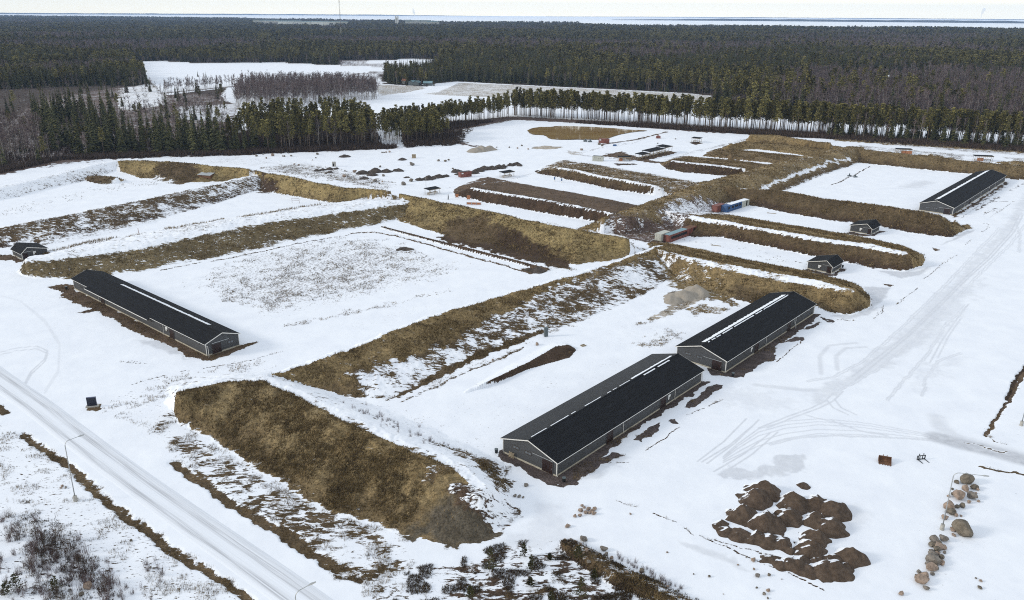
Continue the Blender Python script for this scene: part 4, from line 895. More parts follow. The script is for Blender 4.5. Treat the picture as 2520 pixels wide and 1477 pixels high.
hut('small dark grey hut with a white window shutter, cut by the left edge', (_n[0] - 8 * math.cos(_a), _n[1] - 8 * math.sin(_a)), _a, 'xL', k0(1335, 770), k0(985, 900), [('window', *k0(630, 790), .9, .5)], k0(1070, 730))

# ---------------------------------------------------------------- containers
def container(label, A, ang, L, colour, roof=None, W=2.45, H=2.6, slots=(), doors=True, mark=None, roofsnow=None, group=None):
    root = empty('shipping_container', (A[0], A[1], ground_z(*A) + 0.05), ang, label, 'container', group)
    mb = MB(); mb.box(0.0, L, 0.0, W, 0.12, H - 0.06)
    n = int(L / 0.28)
    for i in range(n):                                   # corrugation on both long sides
        x = 0.12 + i * (L - 0.24) / n; mb.box(x, x + (L - 0.24) / n * 0.5, -0.035, 0.0, 0.2, H - 0.2); mb.box(x, x + (L - 0.24) / n * 0.5, W, W + 0.035, 0.2, H - 0.2)
    for i in range(5): mb.box(-0.03, 0.0, 0.12 + i * 0.46, 0.30 + i * 0.46, 0.2, H - 0.2)
    mb.build('body', colour, root)
    fr = MB()
    for x in (0, L - 0.12):
        for y in (-0.05, W - 0.07): fr.box(x - 0.02, x + 0.14, y, y + 0.12, 0, H)
    for y in (-0.05, W - 0.07): fr.box(0.15, L - 0.15, y, y + 0.12, 0.0, 0.12).box(0.15, L - 0.15, y, y + 0.12, H - 0.06, H + 0.01)
    fr.build('frame', colour, root)
    MB().box(0.02, L - 0.02, 0.075, W - 0.075, H - 0.055, H + 0.02).build('roof', roof or colour, root)
    if doors:
        for y0, y1 in ((0.08, W / 2 - 0.01), (W / 2 + 0.01, W - 0.08)):
            d = MB().box(-0.08, -0.035, y0, y1, 0.2, H - 0.15).build('door', colour, root)
            MB().tube([(-0.1, (y0 + y1) / 2, 0.15), (-0.1, (y0 + y1) / 2, H - 0.1)], 0.02, 5).build('lock_bar', M['galv'], d)
    for (x0, x1, z0, z1) in slots: MB().box(x0, x1, -0.06, -0.037, z0, z1).build('opening', M['dark'], root)
    if mark == 'rings':
        mk = MB()
        for (cx_, cz, r_, a0, a1) in ((L * .76, 1.45, .26, 0, 6.28), (L * .60, 1.35, .2, .5, 3.6), (L * .34, 1.5, .22, 0, 3.0), (L * .2, 1.55, .2, 0.3, 2.9)):
            mk.tube([(cx_ + r_ * math.cos(t), -0.045, cz + r_ * math.sin(t)) for t in np.linspace(a0, a1, 12)], 0.045, 5)
        mk.box(L * .18, L * .36, -0.045, -0.036, 2.1, 2.2)
        mk.build('logo', M['black'], root)
    if mark == 'plate': MB().box(L * .08, L * .25, -0.05, -0.037, H * .62, H * .85).build('sign_plate', M['white'], root)
    if roofsnow: MB().box(*roofsnow, 0.1, W - 0.1, H + 0.022, H + 0.07).build('snow_cover', M['snow'], root)
    return root
def off(A, ang, a, b): return (A[0] + a * math.cos(ang) - b * math.sin(ang), A[1] + a * math.sin(ang) + b * math.cos(ang))
A1 = P(1647.4, 598.2); a1 = R(48)
container('dark red container with a long black window slit and a pale teal roof, lower row', A1, a1, 12.1, M['red'], M['teal'], slots=[(1.0, 11.4, 1.0, 1.95)])
container('dark red container with a red roof and an open doorway, end of the lower row', off(A1, a1, 12.25, 0), a1, 6.0, M['red2'] if 'red2' in M else M['red'], M['rust'], slots=[(3.6, 4.5, 0.2, 2.3), (1.2, 1.5, 0.6, 2.2)], doors=False)
container('pale grey container lying behind the red one, lower row', off(A1, a1, -1.5, 2.6), a1, 6.0, M['pale'], M['pale'])
A2 = P(1787.9, 523.8); a2 = R(46.5)
container('blue container with dark window openings and snow on its roof, upper row', A2, a2, 12.1, M['blue'], M['blue'], slots=[(1.0, 2.6, 1.1, 2.0), (4.0, 5.6, 1.1, 2.0), (6.3, 9.2, 1.2, 2.0), (9.9, 11.3, 1.2, 2.1)], roofsnow=(3.5, 11.9))
container('cream white container with an open dark doorway, end of the upper row', off(A2, a2, 12.25, 0), a2, 6.0, M['pale'], M['snow'], slots=[(3.4, 4.4, 0.2, 2.3)], doors=False)
container('rust red container beside the blue one, upper row', off(A2, a2, -3.0, 2.6), a2, 6.0, M['red'], M['red'])
_q = P(1130.5, 438.2); container('dark red container with a small white plate and a dark roof, beside the rubble heaps', off(_q, R(33), 0.8, 0), R(33), 6.0, M['red'], M['black'], mark='plate')
_q = P(1473.0, 352.5); container('dark red container with a white plate, standing at the edge of the brown pond', _q, R(-17.2), 6.2, M['red'], M['red'], mark='plate')
_q = P(1457.9, 396.2); container('pale grey container with dark ring markings, near the open shelters', _q, R(-18), 5.6, M['pale'], M['black'], mark='rings')

# ---------------------------------------------------------------- open shelters
def shelter(label, A, ang, L, D, H, posts=4, bay_label=None, tilt=0.35, benches=2, boxes=False, group='open shelters'):
    z = ground_z(*A)
    root = empty('open_shelter', (A[0], A[1], z), ang, label, 'shelter', group)
    rf_ = MB().prism([(-0.4, H - tilt * .0), (D + 0.4, H + tilt), (D + 0.4, H + tilt + 0.12), (-0.4, H + 0.12)], -0.4, L + 0.4).build('roof', M['felt'], root)
    MB().box(-0.4, L + 0.4, -0.44, -0.4, H - 0.08, H + 0.12).build('fascia', M['timber'], rf_)
    for i in range(posts):
        x = i * L / (posts - 1)
        for y, h in ((0, H + 0.02), (D, H + tilt - 0.02)):
            MB().box(x - 0.06, x + 0.06, y - 0.06, y + 0.06, -0.1, h).build('post', M['timber'], root)
    for i in range(posts - 1):
        x = i * L / (posts - 1); x2 = (i + 1) * L / (posts - 1)
        MB().tube([(x, 0, H * .35), ((x + x2) / 2, 0, H - .02)], 0.035, 4).tube([(x2, 0, H * .35), ((x + x2) / 2, 0, H - .02)], 0.035, 4).build('brace', M['timber'], root)
    for j in range(benches):
        MB().box(0.3, L - 0.3, D * (0.35 + 0.3 * j), D * (0.35 + 0.3 * j) + 0.5, 0.70, 0.78).box(0.5, 0.58, D * (0.35 + 0.3 * j), D * (0.35 + 0.3 * j) + .45, 0, 0.7).box(L - .58, L - .5, D * (0.35 + 0.3 * j), D * (0.35 + 0.3 * j) + .45, 0, 0.7).build('table', M['timber'], root)
    return root
A = P(1579.4, 393.8); a = R(50.9); Lb = 34 / 4
for i, (h, dd, lbl) in enumerate(((2.5, 4.2, 'lowest front bay of the big open timber shelter with stepped black roofs'), (3.1, 5.0, 'second bay from the front of the big stepped timber shelter'), (3.1, 5.0, 'third bay from the front of the big stepped timber shelter'), (3.5, 6.0, 'highest rear bay of the big stepped timber shelter'))):
    shelter(lbl, off(A, a, i * Lb + 0.4, 0.0), a, Lb - 0.9, dd, h, 3, benches=2, group='bays of the big open shelter')
shelter('single open timber shelter with a black roof, alone on a dark gravel pad', off(P(1721, 352), R(-36 + 180), 5.1, 0), R(-36), 5.1, 3.2, 2.4, 3)
shelter('low open shelter with an orange box under it, near the pale container', P(1522.5, 397.3), R(2), 6.6, 3.0, 2.2, 3, tilt=0.2)
_q = P(1525, 396.5)
tag(MB().prism([(0, 0), (1.6, 0), (1.6, 1.3), (0, 1.5)], 0, 2.0, 'y').build('target_box', M['orange']), 'orange wooden box under the low open shelter', 'box').location = (_q[0], _q[1], ground_z(*_q))
A = P(1056.9, 481.1); shelter('open timber shelter with black roof beside a thin pole, left of the inner ranges', A, R(44.9), 5.9, 3.0, 2.3, 3)
A = P(1240.7, 438.8); shelter('open timber shelter with black roof in the mouth of the second inner range', A, R(42.7), 6.4, 3.0, 2.35, 3)
A = P(2398, 396.5); shelter('pale framed open shelter behind the brown berm at the far right', A, R(-12), 9.0, 3.0, 2.6, 4, tilt=0.2)
A = P(2206, 378.5); shelter('low pale shelter behind the brown berm, left of the cone mound', A, R(-10), 8.0, 3.0, 2.4, 4, tilt=0.2)
for (x, y, lbl) in ((2404, 396.5, 'orange target board under the far right shelter'), (2217, 378.8, 'orange target board below the low pale shelter'), (2229, 379.6, 'orange target board right of its pair below the low pale shelter')):
    _q = P(x, y); o = MB().box(0, 3.2, 0, 0.1, 0.2, 1.8).box(0.1, 0.2, 0.1, 0.4, 0, 1.9).box(3.0, 3.1, 0.1, 0.4, 0, 1.9).build('target_board', M['orange']); o.location = (_q[0], _q[1], ground_z(*_q)); o.rotation_euler = (0, 0, R(-10)); tag(o, lbl, 'target board')
_q = P(1640 / 1.0 - 0, 339.5)
# small boards and posts of the inner range
k2 = crop(1000, 373.3, 7.56)
def board(px, w, h, label, material, ang=0.0, cat='target board', name='target_board'):
    q = P(*px); root = empty(name, (q[0], q[1], ground_z(*q)), ang, label, cat)
    MB().box(-w / 2, w / 2, 0, 0.08, 0.25, h).build('panel', material, root)
    for s in (-1, 1): MB().box(s * w / 2 * .86 - .05, s * w / 2 * .86 + .05, 0.082, 0.18, -0.1, h + 0.1).build('leg', M['timber'], root)
board(k2(942, 862), 1.3, 1.7, 'orange and white target board at the tip of the bare brown berm', M['orange'])
board(k2(1158, 897), 1.5, 1.9, 'orange framed target box at the foot of the bare brown berm', M['orange'])
_q = P(*k2(1255, 992)); root = empty('barrier', (_q[0], _q[1], ground_z(*_q)), R(-5), 'long low orange mesh barrier standing in the snow of the inner range', 'barrier')
for i in range(3): MB().box(-2.9 + i * 2, -1.1 + i * 2, 0, 0.06, 0.15, 1.05).build('panel', M['orange'], root)
for i in range(4): MB().box(-3.0 + i * 2, -2.92 + i * 2, -0.05, 0.11, 0, 1.2).build('leg', M['black'], root)
for (px, lbl) in ((c2(1571, 1338), 'blue and white bin like post in the second inner range, left one'), (c2(1623, 1348), 'blue and white bin like post in the second inner range, right one')):
    q = P(*px); root = empty('marker_post', (q[0], q[1], ground_z(*q)), 0, lbl, 'post', 'blue marker posts')
    MB().tube([(0, 0, 0), (0, 0, 0.9)], 0.3, 8).build('base', M['white'], root); MB().tube([(0, 0, 0.9), (0, 0, 2.0)], [0.32, 0.3], 8).build('cover', M['blue'], root)
q = P(*k2(778, 890)); tag(MB().tube([(0, 0, 0), (0.05, 0, 1.2), (0, 0, 2.2)], [0.22, 0.2, 0.12], 7).build('stake', M['black']), 'dark leaning stake in the snow in front of the bare brown berm', 'stake').location = (q[0], q[1], ground_z(*q))
q = P(*k2(368, 700)); tag(MB().tube([(0, 0, 0), (0, 0, 5.5)], 0.07, 6).build('pole', M['galv']), 'thin grey pole behind the open shelter', 'pole').location = (q[0], q[1], ground_z(*q))
# frames on the left range
q = P(*crop(600, 346.7, 6.155)(787, 945)); root = empty('rail_stand', (q[0], q[1], ground_z(*q)), R(-10), 'thin rectangular metal frame in the snow of the left range', 'stand')
for x in (-1.6, 1.6): MB().tube([(x, 0, 0), (x, 0, 2.0)], 0.06, 5).build('leg', M['rust'], root)
for z in (1.2, 2.0): MB().tube([(-1.6, 0, z), (1.6, 0, z)], 0.05, 5).build('rail', M['rust'], root)
q = P(*c4(1022, 247)); tag(MB().box(-.06, .06, -.06, .06, 0, 1.9).build('stake', M['red']), 'thin reddish stake in the snow left of the long berm', 'stake').location = (q[0], q[1], ground_z(*q))
# white range roof among the berms at the left
q = P(*c1(1510, 1335)); root = empty('range_cover', (q[0], q[1], ground_z(*q)), R(-15), 'low shed with a pale grey roof between grassy berms at the left', 'shed')
MB().box(-3.2, 3.2, 0, 3, 0, 1.5).build('wall', M['rust'], root); MB().prism([(-0.4, 1.51), (3.4, 2.1), (3.4, 2.25), (-0.4, 1.66)], -3.5, 3.5).build('roof', M['galv'], root)
q = P(*crop(600, 346.7, 6.155)(1368, 390)); root = empty('well_ring', (q[0], q[1], ground_z(*q)), 0.3, 'pale concrete block with dark sides on the stony snow field', 'concrete block')
MB().box(-.9, .9, -.9, .9, 0, 2.3).build('block', M['concrete'], root); MB().box(-.7, -.1, -.93, -.905, .2, 1.6).build('opening', M['dark'], root)
q = P(*c2(535, 1165)); o = MB().box(-1, 1, -.8, .8, 0, 1.8).box(-1.1, 1.1, -.9, .9, 1.8, 1.95).build('crate', M['timber']); o.location = (q[0], q[1], ground_z(*q)); tag(o, 'pale square crate on the snow field right of the forest track', 'crate')
for px, lbl in ((c2(2335, 1020), 'small red box at the edge of the far snow field'), ):
    q = P(*px); o = MB().prism([(-1.3, 0), (1.3, 0), (1.3, 1.3), (0, 1.9), (-1.3, 1.3)], -1, 1, 'y').build('red_hutch', M['red']); o.location = (q[0], q[1], ground_z(*q)); tag(o, lbl, 'box')
for px, lbl in ((c2(1798, 1045), 'dark machine part at the pond edge left of the red container'), (c2(1832, 1048), 'dark machine part at the pond edge nearest the red container')):
    q = P(*px); o = MB().box(-1.2, 1.2, -.6, .6, .2, .9).tube([(-.7, -.65, .45), (-.7, .65, .45)], .45, 8).tube([(.7, -.65, .45), (.7, .65, .45)], .45, 8).box(-.3, .5, -.4, .4, .9, 1.8).build('pump', M['greygreen']); o.location = (q[0], q[1], ground_z(*q)); tag(o, lbl, 'machine', 'machines at the pond')
q = P(*c2(2015, 1077)); o = MB().prism([(-1.1, 0), (1.1, 0), (.9, .9), (-.9, .9)], -.6, .6, 'y').build('blue_tarp_bundle', M['blue']); o.location = (q[0], q[1], ground_z(*q)); tag(o, 'small dark blue bundle on the snow right of the pond container', 'bundle')

# ---------------------------------------------------------------- lamps, sign, cabinet, loose equipment
def lamp(label, A, H, head, arm, lean=(0, 0)):
    z = ground_z(*A); root = empty('street_lamp', (A[0], A[1], z), 0, label, 'street lamp', 'street lamps')
    MB().tube([(0, 0, -.2), (0, 0, .95)], [.34, .30], 12).build('footing', M['concrete'], root)
    c_, s_ = math.cos(head), math.sin(head)
    pts = [(0, 0, .95)] + [(lean[0] * t, lean[1] * t, .95 + (H - 1.75) * t) for t in (.5, 1.0)]
    for t in (.4, .8, 1.2, 1.57): pts.append((lean[0] + .8 * (1 - math.cos(t)) * c_, lean[1] + .8 * (1 - math.cos(t)) * s_, H - .8 + .8 * math.sin(t)))
    MB().tube(pts, [.085] + [.07] * 2 + [.055] * 4, 8).build('pole', M['galv'], root, True)
    e = pts[-1]
    MB().tube([e, (e[0] + arm * c_, e[1] + arm * s_, e[2] + .15)], .045, 6).build('arm', M['galv'], root)
    hd = MB(); bx_, by_ = e[0] + arm * c_, e[1] + arm * s_
    hd.tube([(bx_ - .1 * c_, by_ - .1 * s_, e[2] + .15), (bx_ + .25 * c_, by_ + .25 * s_, e[2] + .18), (bx_ + .85 * c_, by_ + .85 * s_, e[2] + .2)], [.06, .14, .08], 8)
    hd.build('lamp_head', M['galv'], root)
    return root
lamp('grey street lamp with a long arm, on the snow left of the road', P(*c7(558, 745)), 10.6, R(38), 1.3, (-0.3, 0.6))
lamp('grey street lamp standing over the row of boulders at the right', P(*c9(1910, 955)), 10.2, R(-18), 3.0)
_t = P(*c7(2240, 1420), 10.0); lamp('grey street lamp of which only the head shows at the bottom edge, beside the road', (_t[0] - .9, _t[1] - .6), 10.6, R(36), 1.0)
_t = P(2513, 1048); lamp('grey street lamp cut off by the right edge of the picture', (_t[0], _t[1]), 10.2, R(40), 1.6)
q = P(228, 1001); z = ground_z(*q); root = empty('sign_board', (q[0], q[1], z), R(14), 'dark upright sign panel on a concrete footing beside the road', 'sign')
MB().box(-.85, .85, -.16, .16, .25, 2.05).build('panel', M['signblue'], root); MB().box(-.9, -.852, -.17, .17, .25, 2.08).box(-.85, .9, -.17, .17, 2.052, 2.1).build('edge', M['signedge'], root); MB().box(-1.2, 1.2, -.45, .45, -.2, .25).build('footing', M['concrete'], root)
q = P(1343.5, 828); root = empty('electric_cabinet', (q[0], q[1], ground_z(*q)), R(30), 'tall grey electric cabinet at the foot of the long central berm', 'cabinet')
MB().box(-.45, .45, -.3, .3, 0, 2.3).build('case', M['greygreen'], root); MB().box(-.5, .5, -.35, .35, 2.3, 2.38).build('lid', M['greygreen'], root); MB().box(-.4, -.02, -.33, -.302, .3, 2.2).build('door', M['greygreen'], root); MB().box(.02, .4, -.33, -.302, .3, 2.2).build('door', M['greygreen'], root)
q = P(*c9(1488, 462)); root = empty('excavator_bucket', (q[0], q[1], ground_z(*q)), R(-20), 'rusty brown digger bucket lying on the snowy yard', 'bucket'); root.scale = (.95, 1, .78)
sh = [(-.75, .0), (-.55, -.0), (.3, .0), (.75, .25), (.8, .7), (.55, 1.25), (.45, 1.25), (.65, .7), (.6, .35), (.25, .12), (-.7, .1)]
MB().prism([(y, z) for y, z in [(-.9, .02), (.35, .02), (.75, .3), (.75, .8), (.45, 1.35), (.35, 1.3), (.6, .75), (.6, .4), (.3, .14), (-.9, .1)]], -1.05, 1.05).build('shell', M['rust'], root)
for x in (-1.1, 1.05): MB().prism([(-.95, .02), (.35, .02), (.78, .3), (.78, .8), (.45, 1.38), (.1, .9)], x, x + .05).build('side_plate', M['rust'], root)
for x in (-.35, .3): MB().prism([(.5, 1.2), (.85, .9), (1.05, 1.1), (.75, 1.5)], x, x + .08).build('bracket', M['rust'], root)
for i in range(5): MB().prism([(-1.15, .02), (-.9, .02), (-.9, .1)], -.95 + i * .45, -.83 + i * .45).build('tooth', M['rust'], root)
q = P(*c9(1755, 440)); root = empty('pallet_fork', (q[0], q[1], ground_z(*q)), R(12), 'black pallet fork attachment with two tines on the snowy yard', 'pallet fork')
fr = MB().box(-.85, .85, -.05, .05, .05, .17).box(-.85, .85, -.05, .05, .72, .84)
for x in (-.85, -.32, .22, .75): fr.box(x, x + .1, -.05, .05, .171, .719)
fr.build('frame', M['black'], root)
for x in (-.45, .4): MB().prism([(-.05, .84), (.06, .84), (.12, 1.15), (.0, 1.2)], x, x + .09).build('hook', M['black'], root)
for x in (-.7, .6): MB().box(x, x + .12, -.1, -.051, .05, .8).prism([(-.1, .05), (-1.35, .05), (-1.35, .07), (-.1, .12)], x, x + .12).build('tine', M['black'], root)
qg = off(C1, U, -0.42, 9.9); root = empty('wooden_pallet', (qg[0], qg[1], 0.05), U, 'weathered wooden pallet leaning against the gable of the nearest building', 'pallet')
for i in range(5): MB().box(-.12 + i * .018, -.09 + i * .018, -.6, .6, .05 + i * .22, .17 + i * .22).build('slat', M['timber'], root)
for y in (-.55, 0, .48): MB().prism([(-.08, 0), (.02, 0), (.18, 1.1), (.1, 1.1)], y, y + .08, 'y').build('bearer', M['timber'], root)
for px, lbl in ((c8(1640, 605), 'small black bin on the gravel at the corner of the nearest building'), (c8(1142, 392), 'black bin at the left corner of the nearest building'), (c6(370, 1295), 'small black bin in front of the second long building'), (c6(1178, 495), 'dark bin at the corner of the nearer small hut'), (c4(490, 655), 'black bin at the far end of the left building')):
    q = P(*px); root = empty('bin', (q[0], q[1], ground_z(*q)), .4, lbl, 'bin', 'black bins'); MB().tube([(0, 0, 0), (0, 0, .75)], [.26, .32], 10).build('tub', M['black'], root); MB().tube([(0, 0, .75), (0, 0, .82)], .36, 10).build('lid', M['greygreen'], root)
q = P(*c5(1783, 1073)); o = MB().box(-.6, .6, -.4, .4, 0, .12).box(-.6, .6, -.4, -.3, .121, .25).box(-.6, .6, .3, .4, .121, .25).build('wooden_tray', M['timber']); o.location = (q[0], q[1], ground_z(*q)); o.rotation_euler = (0, 0, .6); tag(o, 'flat wooden tray lying on the snow right of the soil ridge', 'tray')
q = P(*c6(832, 945)); root = empty('ladder', (q[0], q[1], 0.02), U, 'short steel ladder leaning beside a downpipe of the second building', 'ladder')
for y in (-.9,):
    for s in (0, .4): MB().tube([(s, 0.0, 0), (s, .75, 2.6)], .035, 5).build('rail', M['galv'], root)
for i in range(7): MB().tube([(0, .1 + i * .1, .35 + i * .34), (.4, .1 + i * .1, .35 + i * .34)], .022, 5).build('rung', M['galv'], root)
for px, lbl, l_ in ((crop(1586.7, 466.7, 8.4)(1470, 1158), 'pale plank lying in the snow in front of the lower container row', 3.4), (c6(655, 97), 'pale plank lying in the snow in front of the upper container row', 3.6)):
    q = P(*px); o = MB().box(-l_ / 2, l_ / 2, -.25, .25, .0, .12).box(-l_ / 2 + .3, -l_ / 2 + .5, -.5, .5, .121, .22).build('plank', M['timber']); o.location = (q[0], q[1], ground_z(*q)); o.rotation_euler = (0, 0, R(-25)); tag(o, lbl, 'plank')
for px, lbl in ((c3(1228, 1300), 'dark target stand by the crack in the wide snow field'), (c3(1272, 1308), 'pale lump of equipment right of the crack in the wide snow field')):
    q = P(*px); root = empty('target_stand', (q[0], q[1], ground_z(*q)), .3, lbl, 'target stand')
    MB().box(-1.0, 1.0, -.4, .4, 0, .45).build('base', M['greygreen'], root); MB().prism([(-.5, .45), (.4, .45), (.1, 1.5), (-.1, 1.5)], -.1, .1, 'y').build('upright', M['greygreen'], root)
# radio mast in the woods
q = P(840, 97); root = empty('radio_mast', (q[0], q[1], 0), .3, 'tall thin red and white radio mast rising above the woods', 'mast')
HM = 131; nsec = 8; corners = [(1.3 * math.cos(t), 1.3 * math.sin(t)) for t in (0, 2.094, 4.189)]
for i in range(nsec):
    z0, z1 = i * HM / nsec, (i + 1) * HM / nsec; mb = MB()
    for x, y in corners: mb.tube([(x, y, z0), (x, y, z1)], 0.22, 4)
    nb = 6
    for j in range(nb):
        for k in range(3):
            a_, b_ = corners[k], corners[(k + 1) % 3]; za = z0 + j * (z1 - z0) / nb; zb = za + (z1 - z0) / nb
            mb.tube([(a_[0], a_[1], za), (b_[0], b_[1], zb)], 0.12, 3)
    mb.build('mast_section', M['rust'] if i % 2 == 0 else M['pale'], root)
MB().tube([(0, 0, HM), (0, 0, HM + 4)], .2, 5).tube([(0.0, 1.2, HM - 17), (0, 1.2, HM - 1)], 0.9, 6).tube([(0.9, -1.0, HM - 12), (.9, -1.0, HM - 2)], 0.7, 6).build('antenna', M['greygreen'], root)
for k in range(3):
    t = k * 2.094 + .5; MB().tube([(0, 0, HM * .8), (55 * math.cos(t), 55 * math.sin(t), 0)], 0.05, 3).build('guy_wire', M['galv'], root)
# farm sheds at the field edge, houses far away
def shed(px, L, W, H, ang, wall, roof, label, name='shed', hr=1.6):
    q = P(*px); root = empty(name, (q[0], q[1], 0.05), ang, label, name.replace('_', ' '))
    MB().prism([(0, 0), (W, 0), (W, H), (W / 2, H + hr - .1), (0, H)], 0, L).build('wall', wall, root)
    MB().prism([(-.5, H - .3), (W / 2, H + hr), (W + .5, H - .3), (W + .5, H - .1), (W / 2, H + hr + .2), (-.5, H - .1)], -.5, L + .5).build('roof', roof, root)
    MB().box(L * .3, L * .5, -.08, -.01, 0.1, H * .75).build('door', M['frame'], root)
    MB().box(L * .65, L * .85, -.07, -.01, H * .4, H * .75).build('window', M['glass'], root)
shed((989, 207), 11, 7, 3.6, R(-8), M['pale'], M['orange'], 'pale shed with an orange roof at the edge of the woods')
shed((1019, 210.5), 7, 7, 3.2, R(70), M['greygreen'], M['teal'], 'first of three dark barns with grey roofs at the wood edge', 'barn')
shed((1030, 211), 7, 7, 3.2, R(70), M['greygreen'], M['teal'], 'middle of three dark barns with grey roofs at the wood edge', 'barn')
shed((1042, 211.5), 9, 7, 3.0, R(-5), M['greygreen'], M['teal'], 'last and widest of three dark barns with grey roofs at the wood edge', 'barn')

# ---------------------------------------------------------------- pond, road, far water and shores
def flat_sheet(name, pts, z, material, label, raw=False, kind='structure', thick=None):
    w = pts if raw else PL(pts)
    mb = MB()
    if thick: mb.prism(w, z - thick, z, 'z')
    else: mb.add([(x, y, z) for x, y in w], [tuple(range(len(w)))])
    return tag(mb.build(name, material), label, kind=kind)
def smooth_closed(pts, n=6, jit=0.0, seed=1):
    out = []; k = len(pts); rnd = random.Random(seed)
    for i in range(k):
        p0, p1, p2, p3 = pts[i - 1], pts[i], pts[(i + 1) % k], pts[(i + 2) % k]
        for j in range(n):
            t = j / n
            q = [0.5 * ((2 * p1[a]) + (-p0[a] + p2[a]) * t + (2 * p0[a] - 5 * p1[a] + 4 * p2[a] - p3[a]) * t * t + (-p0[a] + 3 * p1[a] - 3 * p2[a] + p3[a]) * t ** 3) for a in (0, 1)]
            out.append((q[0] + rnd.uniform(-jit, jit), q[1] + rnd.uniform(-jit, jit)))
    return out
M['pond'] = mat('thin_brown_ice', (0.27, 0.165, 0.062), 0.07, second=(0.38, 0.27, 0.135), vscale=0.06, spec=0.42, stretch=(0.5, 2.2, 1), bump=0.02, bscale=0.8, edge=(0.4, 0.72))
_pond = smooth_closed(PL(cc(c2, (1375, 962), (1440, 941), (1550, 937), (1600, 931), (1800, 936), (2000, 947), (2100, 957), (2250, 965), (2160, 975), (2050, 995), (1930, 1028), (1750, 1030), (1600, 1031), (1530, 1022), (1500, 1002), (1400, 990))), 6, 0.5)
flat_sheet('pond', _pond, 0.22, M['pond'], 'brown frozen pond reflecting the pine trunks', raw=True)

# road: a strip laid on the ground, with wheel tracks worn in thin snow
_rc = [(-330, 690), (-160, 815), (0, 935), (100, 1006), (200, 1085), (330, 1182), (480, 1290), (620, 1388), (745, 1478), (840, 1548), (900, 1590)]
_rw = PL(_rc)
def resample(pts, step):
    out = [pts[0]]
    for a_, b_ in zip(pts, pts[1:]):
        L_ = math.hypot(b_[0] - a_[0], b_[1] - a_[1]); n = max(1, int(L_ / step))
        out += [(a_[0] + (b_[0] - a_[0]) * i / n, a_[1] + (b_[1] - a_[1]) * i / n) for i in range(1, n + 1)]
    return out
_rs = resample(smooth_closed(_rw, 5)[: 5 * (len(_rw) - 1)], 1.0)
road_w = 3.1; vs = []; uv = []; nw = 9; acc = 0
for i, p in enumerate(_rs):
    a_ = _rs[max(i - 1, 0)]; b_ = _rs[min(i + 1, len(_rs) - 1)]; dx, dy = b_[0] - a_[0], b_[1] - a_[1]; l_ = math.hypot(dx, dy)
    if i: acc += math.hypot(p[0] - _rs[i - 1][0], p[1] - _rs[i - 1][1])
    for j in range(nw):
        s = (j / (nw - 1) * 2 - 1) * road_w; vs.append((p[0] - dy / l_ * s, p[1] + dx / l_ * s)); uv.append((s, acc))
zs = ground_zs(vs)
zs = [float(z) for z in zs]
rm = MB(); rm.v = [(x, y, z + (0.14 if abs(u[0]) < road_w * .9 else -0.10)) for (x, y), z, u in zip(vs, zs, uv)]
rm.f = [(i * nw + j, i * nw + j + 1, (i + 1) * nw + j + 1, (i + 1) * nw + j) for i in range(len(_rs) - 1) for j in range(nw - 1)]
road = tag(rm.build('road', None or M['snow'], None, True), 'snowy road with two pairs of grey wheel tracks', kind='structure')
ul = road.data.uv_layers.new(name='uv')
for lp in road.data.loops: ul.data[lp.index].uv = uv[lp.vertex_index]
def road_mat():
    m = bpy.data.materials.new('road_snow'); m.use_nodes = True; n = m.node_tree; L = n.links.new; b = n.nodes['Principled BSDF']
    u = n.nodes.new('ShaderNodeUVMap'); mp_ = n.nodes.new('ShaderNodeMapping'); mp_.inputs['Scale'].default_value = (3.2, 0.05, 1); L(u.outputs[0], mp_.inputs[0])
    z = n.nodes.new('ShaderNodeTexNoise'); z.inputs['Scale'].default_value = 1.6; z.inputs['Detail'].default_value = 5; L(mp_.outputs[0], z.inputs[0])
    s = n.nodes.new('ShaderNodeSeparateXYZ'); L(u.outputs[0], s.inputs[0])
    mr = n.nodes.new('ShaderNodeMapRange'); mr.inputs[1].default_value = -road_w; mr.inputs[2].default_value = road_w; L(s.outputs[0], mr.inputs[0])
    cr = n.nodes.new('ShaderNodeValToRGB'); el = cr.color_ramp.elements
    stops = [(0.0, 0), (0.06, 0.05), (0.16, 0.35), (0.22, 1.0), (0.30, 0.95), (0.36, 0.30), (0.48, 0.12), (0.56, 0.25), (0.62, 0.95), (0.72, 1.0), (0.78, 0.45), (0.86, 0.5), (0.94, 0.30), (1.0, 0.0)]
    while len(el) < len(stops): el.new(0.5)
    for e, (p_, v_) in zip(el, stops): e.position = p_; e.color = (v_, v_, v_, 1)
    L(mr.outputs[0], cr.inputs[0])
    q = n.nodes.new('ShaderNodeMapRange'); q.inputs[1].default_value = 0.32; q.inputs[2].default_value = 0.68; q.inputs[3].default_value = 0.15; q.inputs[4].default_value = 1.1; L(z.outputs[0], q.inputs[0])
    mu = n.nodes.new('ShaderNodeMath'); mu.operation = 'MULTIPLY'; L(cr.outputs[0], mu.inputs[0]); L(q.outputs[0], mu.inputs[1])
    mx_ = n.nodes.new('ShaderNodeMix'); mx_.data_type = 'RGBA'; L(mu.outputs[0], mx_.inputs[0]); mx_.inputs[6].default_value = (0.84, 0.855, 0.89, 1); mx_.inputs[7].default_value = (0.50, 0.505, 0.525, 1)
    L(mx_.outputs[2], b.inputs['Base Color']); b.inputs['Roughness'].default_value = 0.9; b.inputs['Specular IOR Level'].default_value = 0.1
    return m
road.data.materials[0] = road_mat()

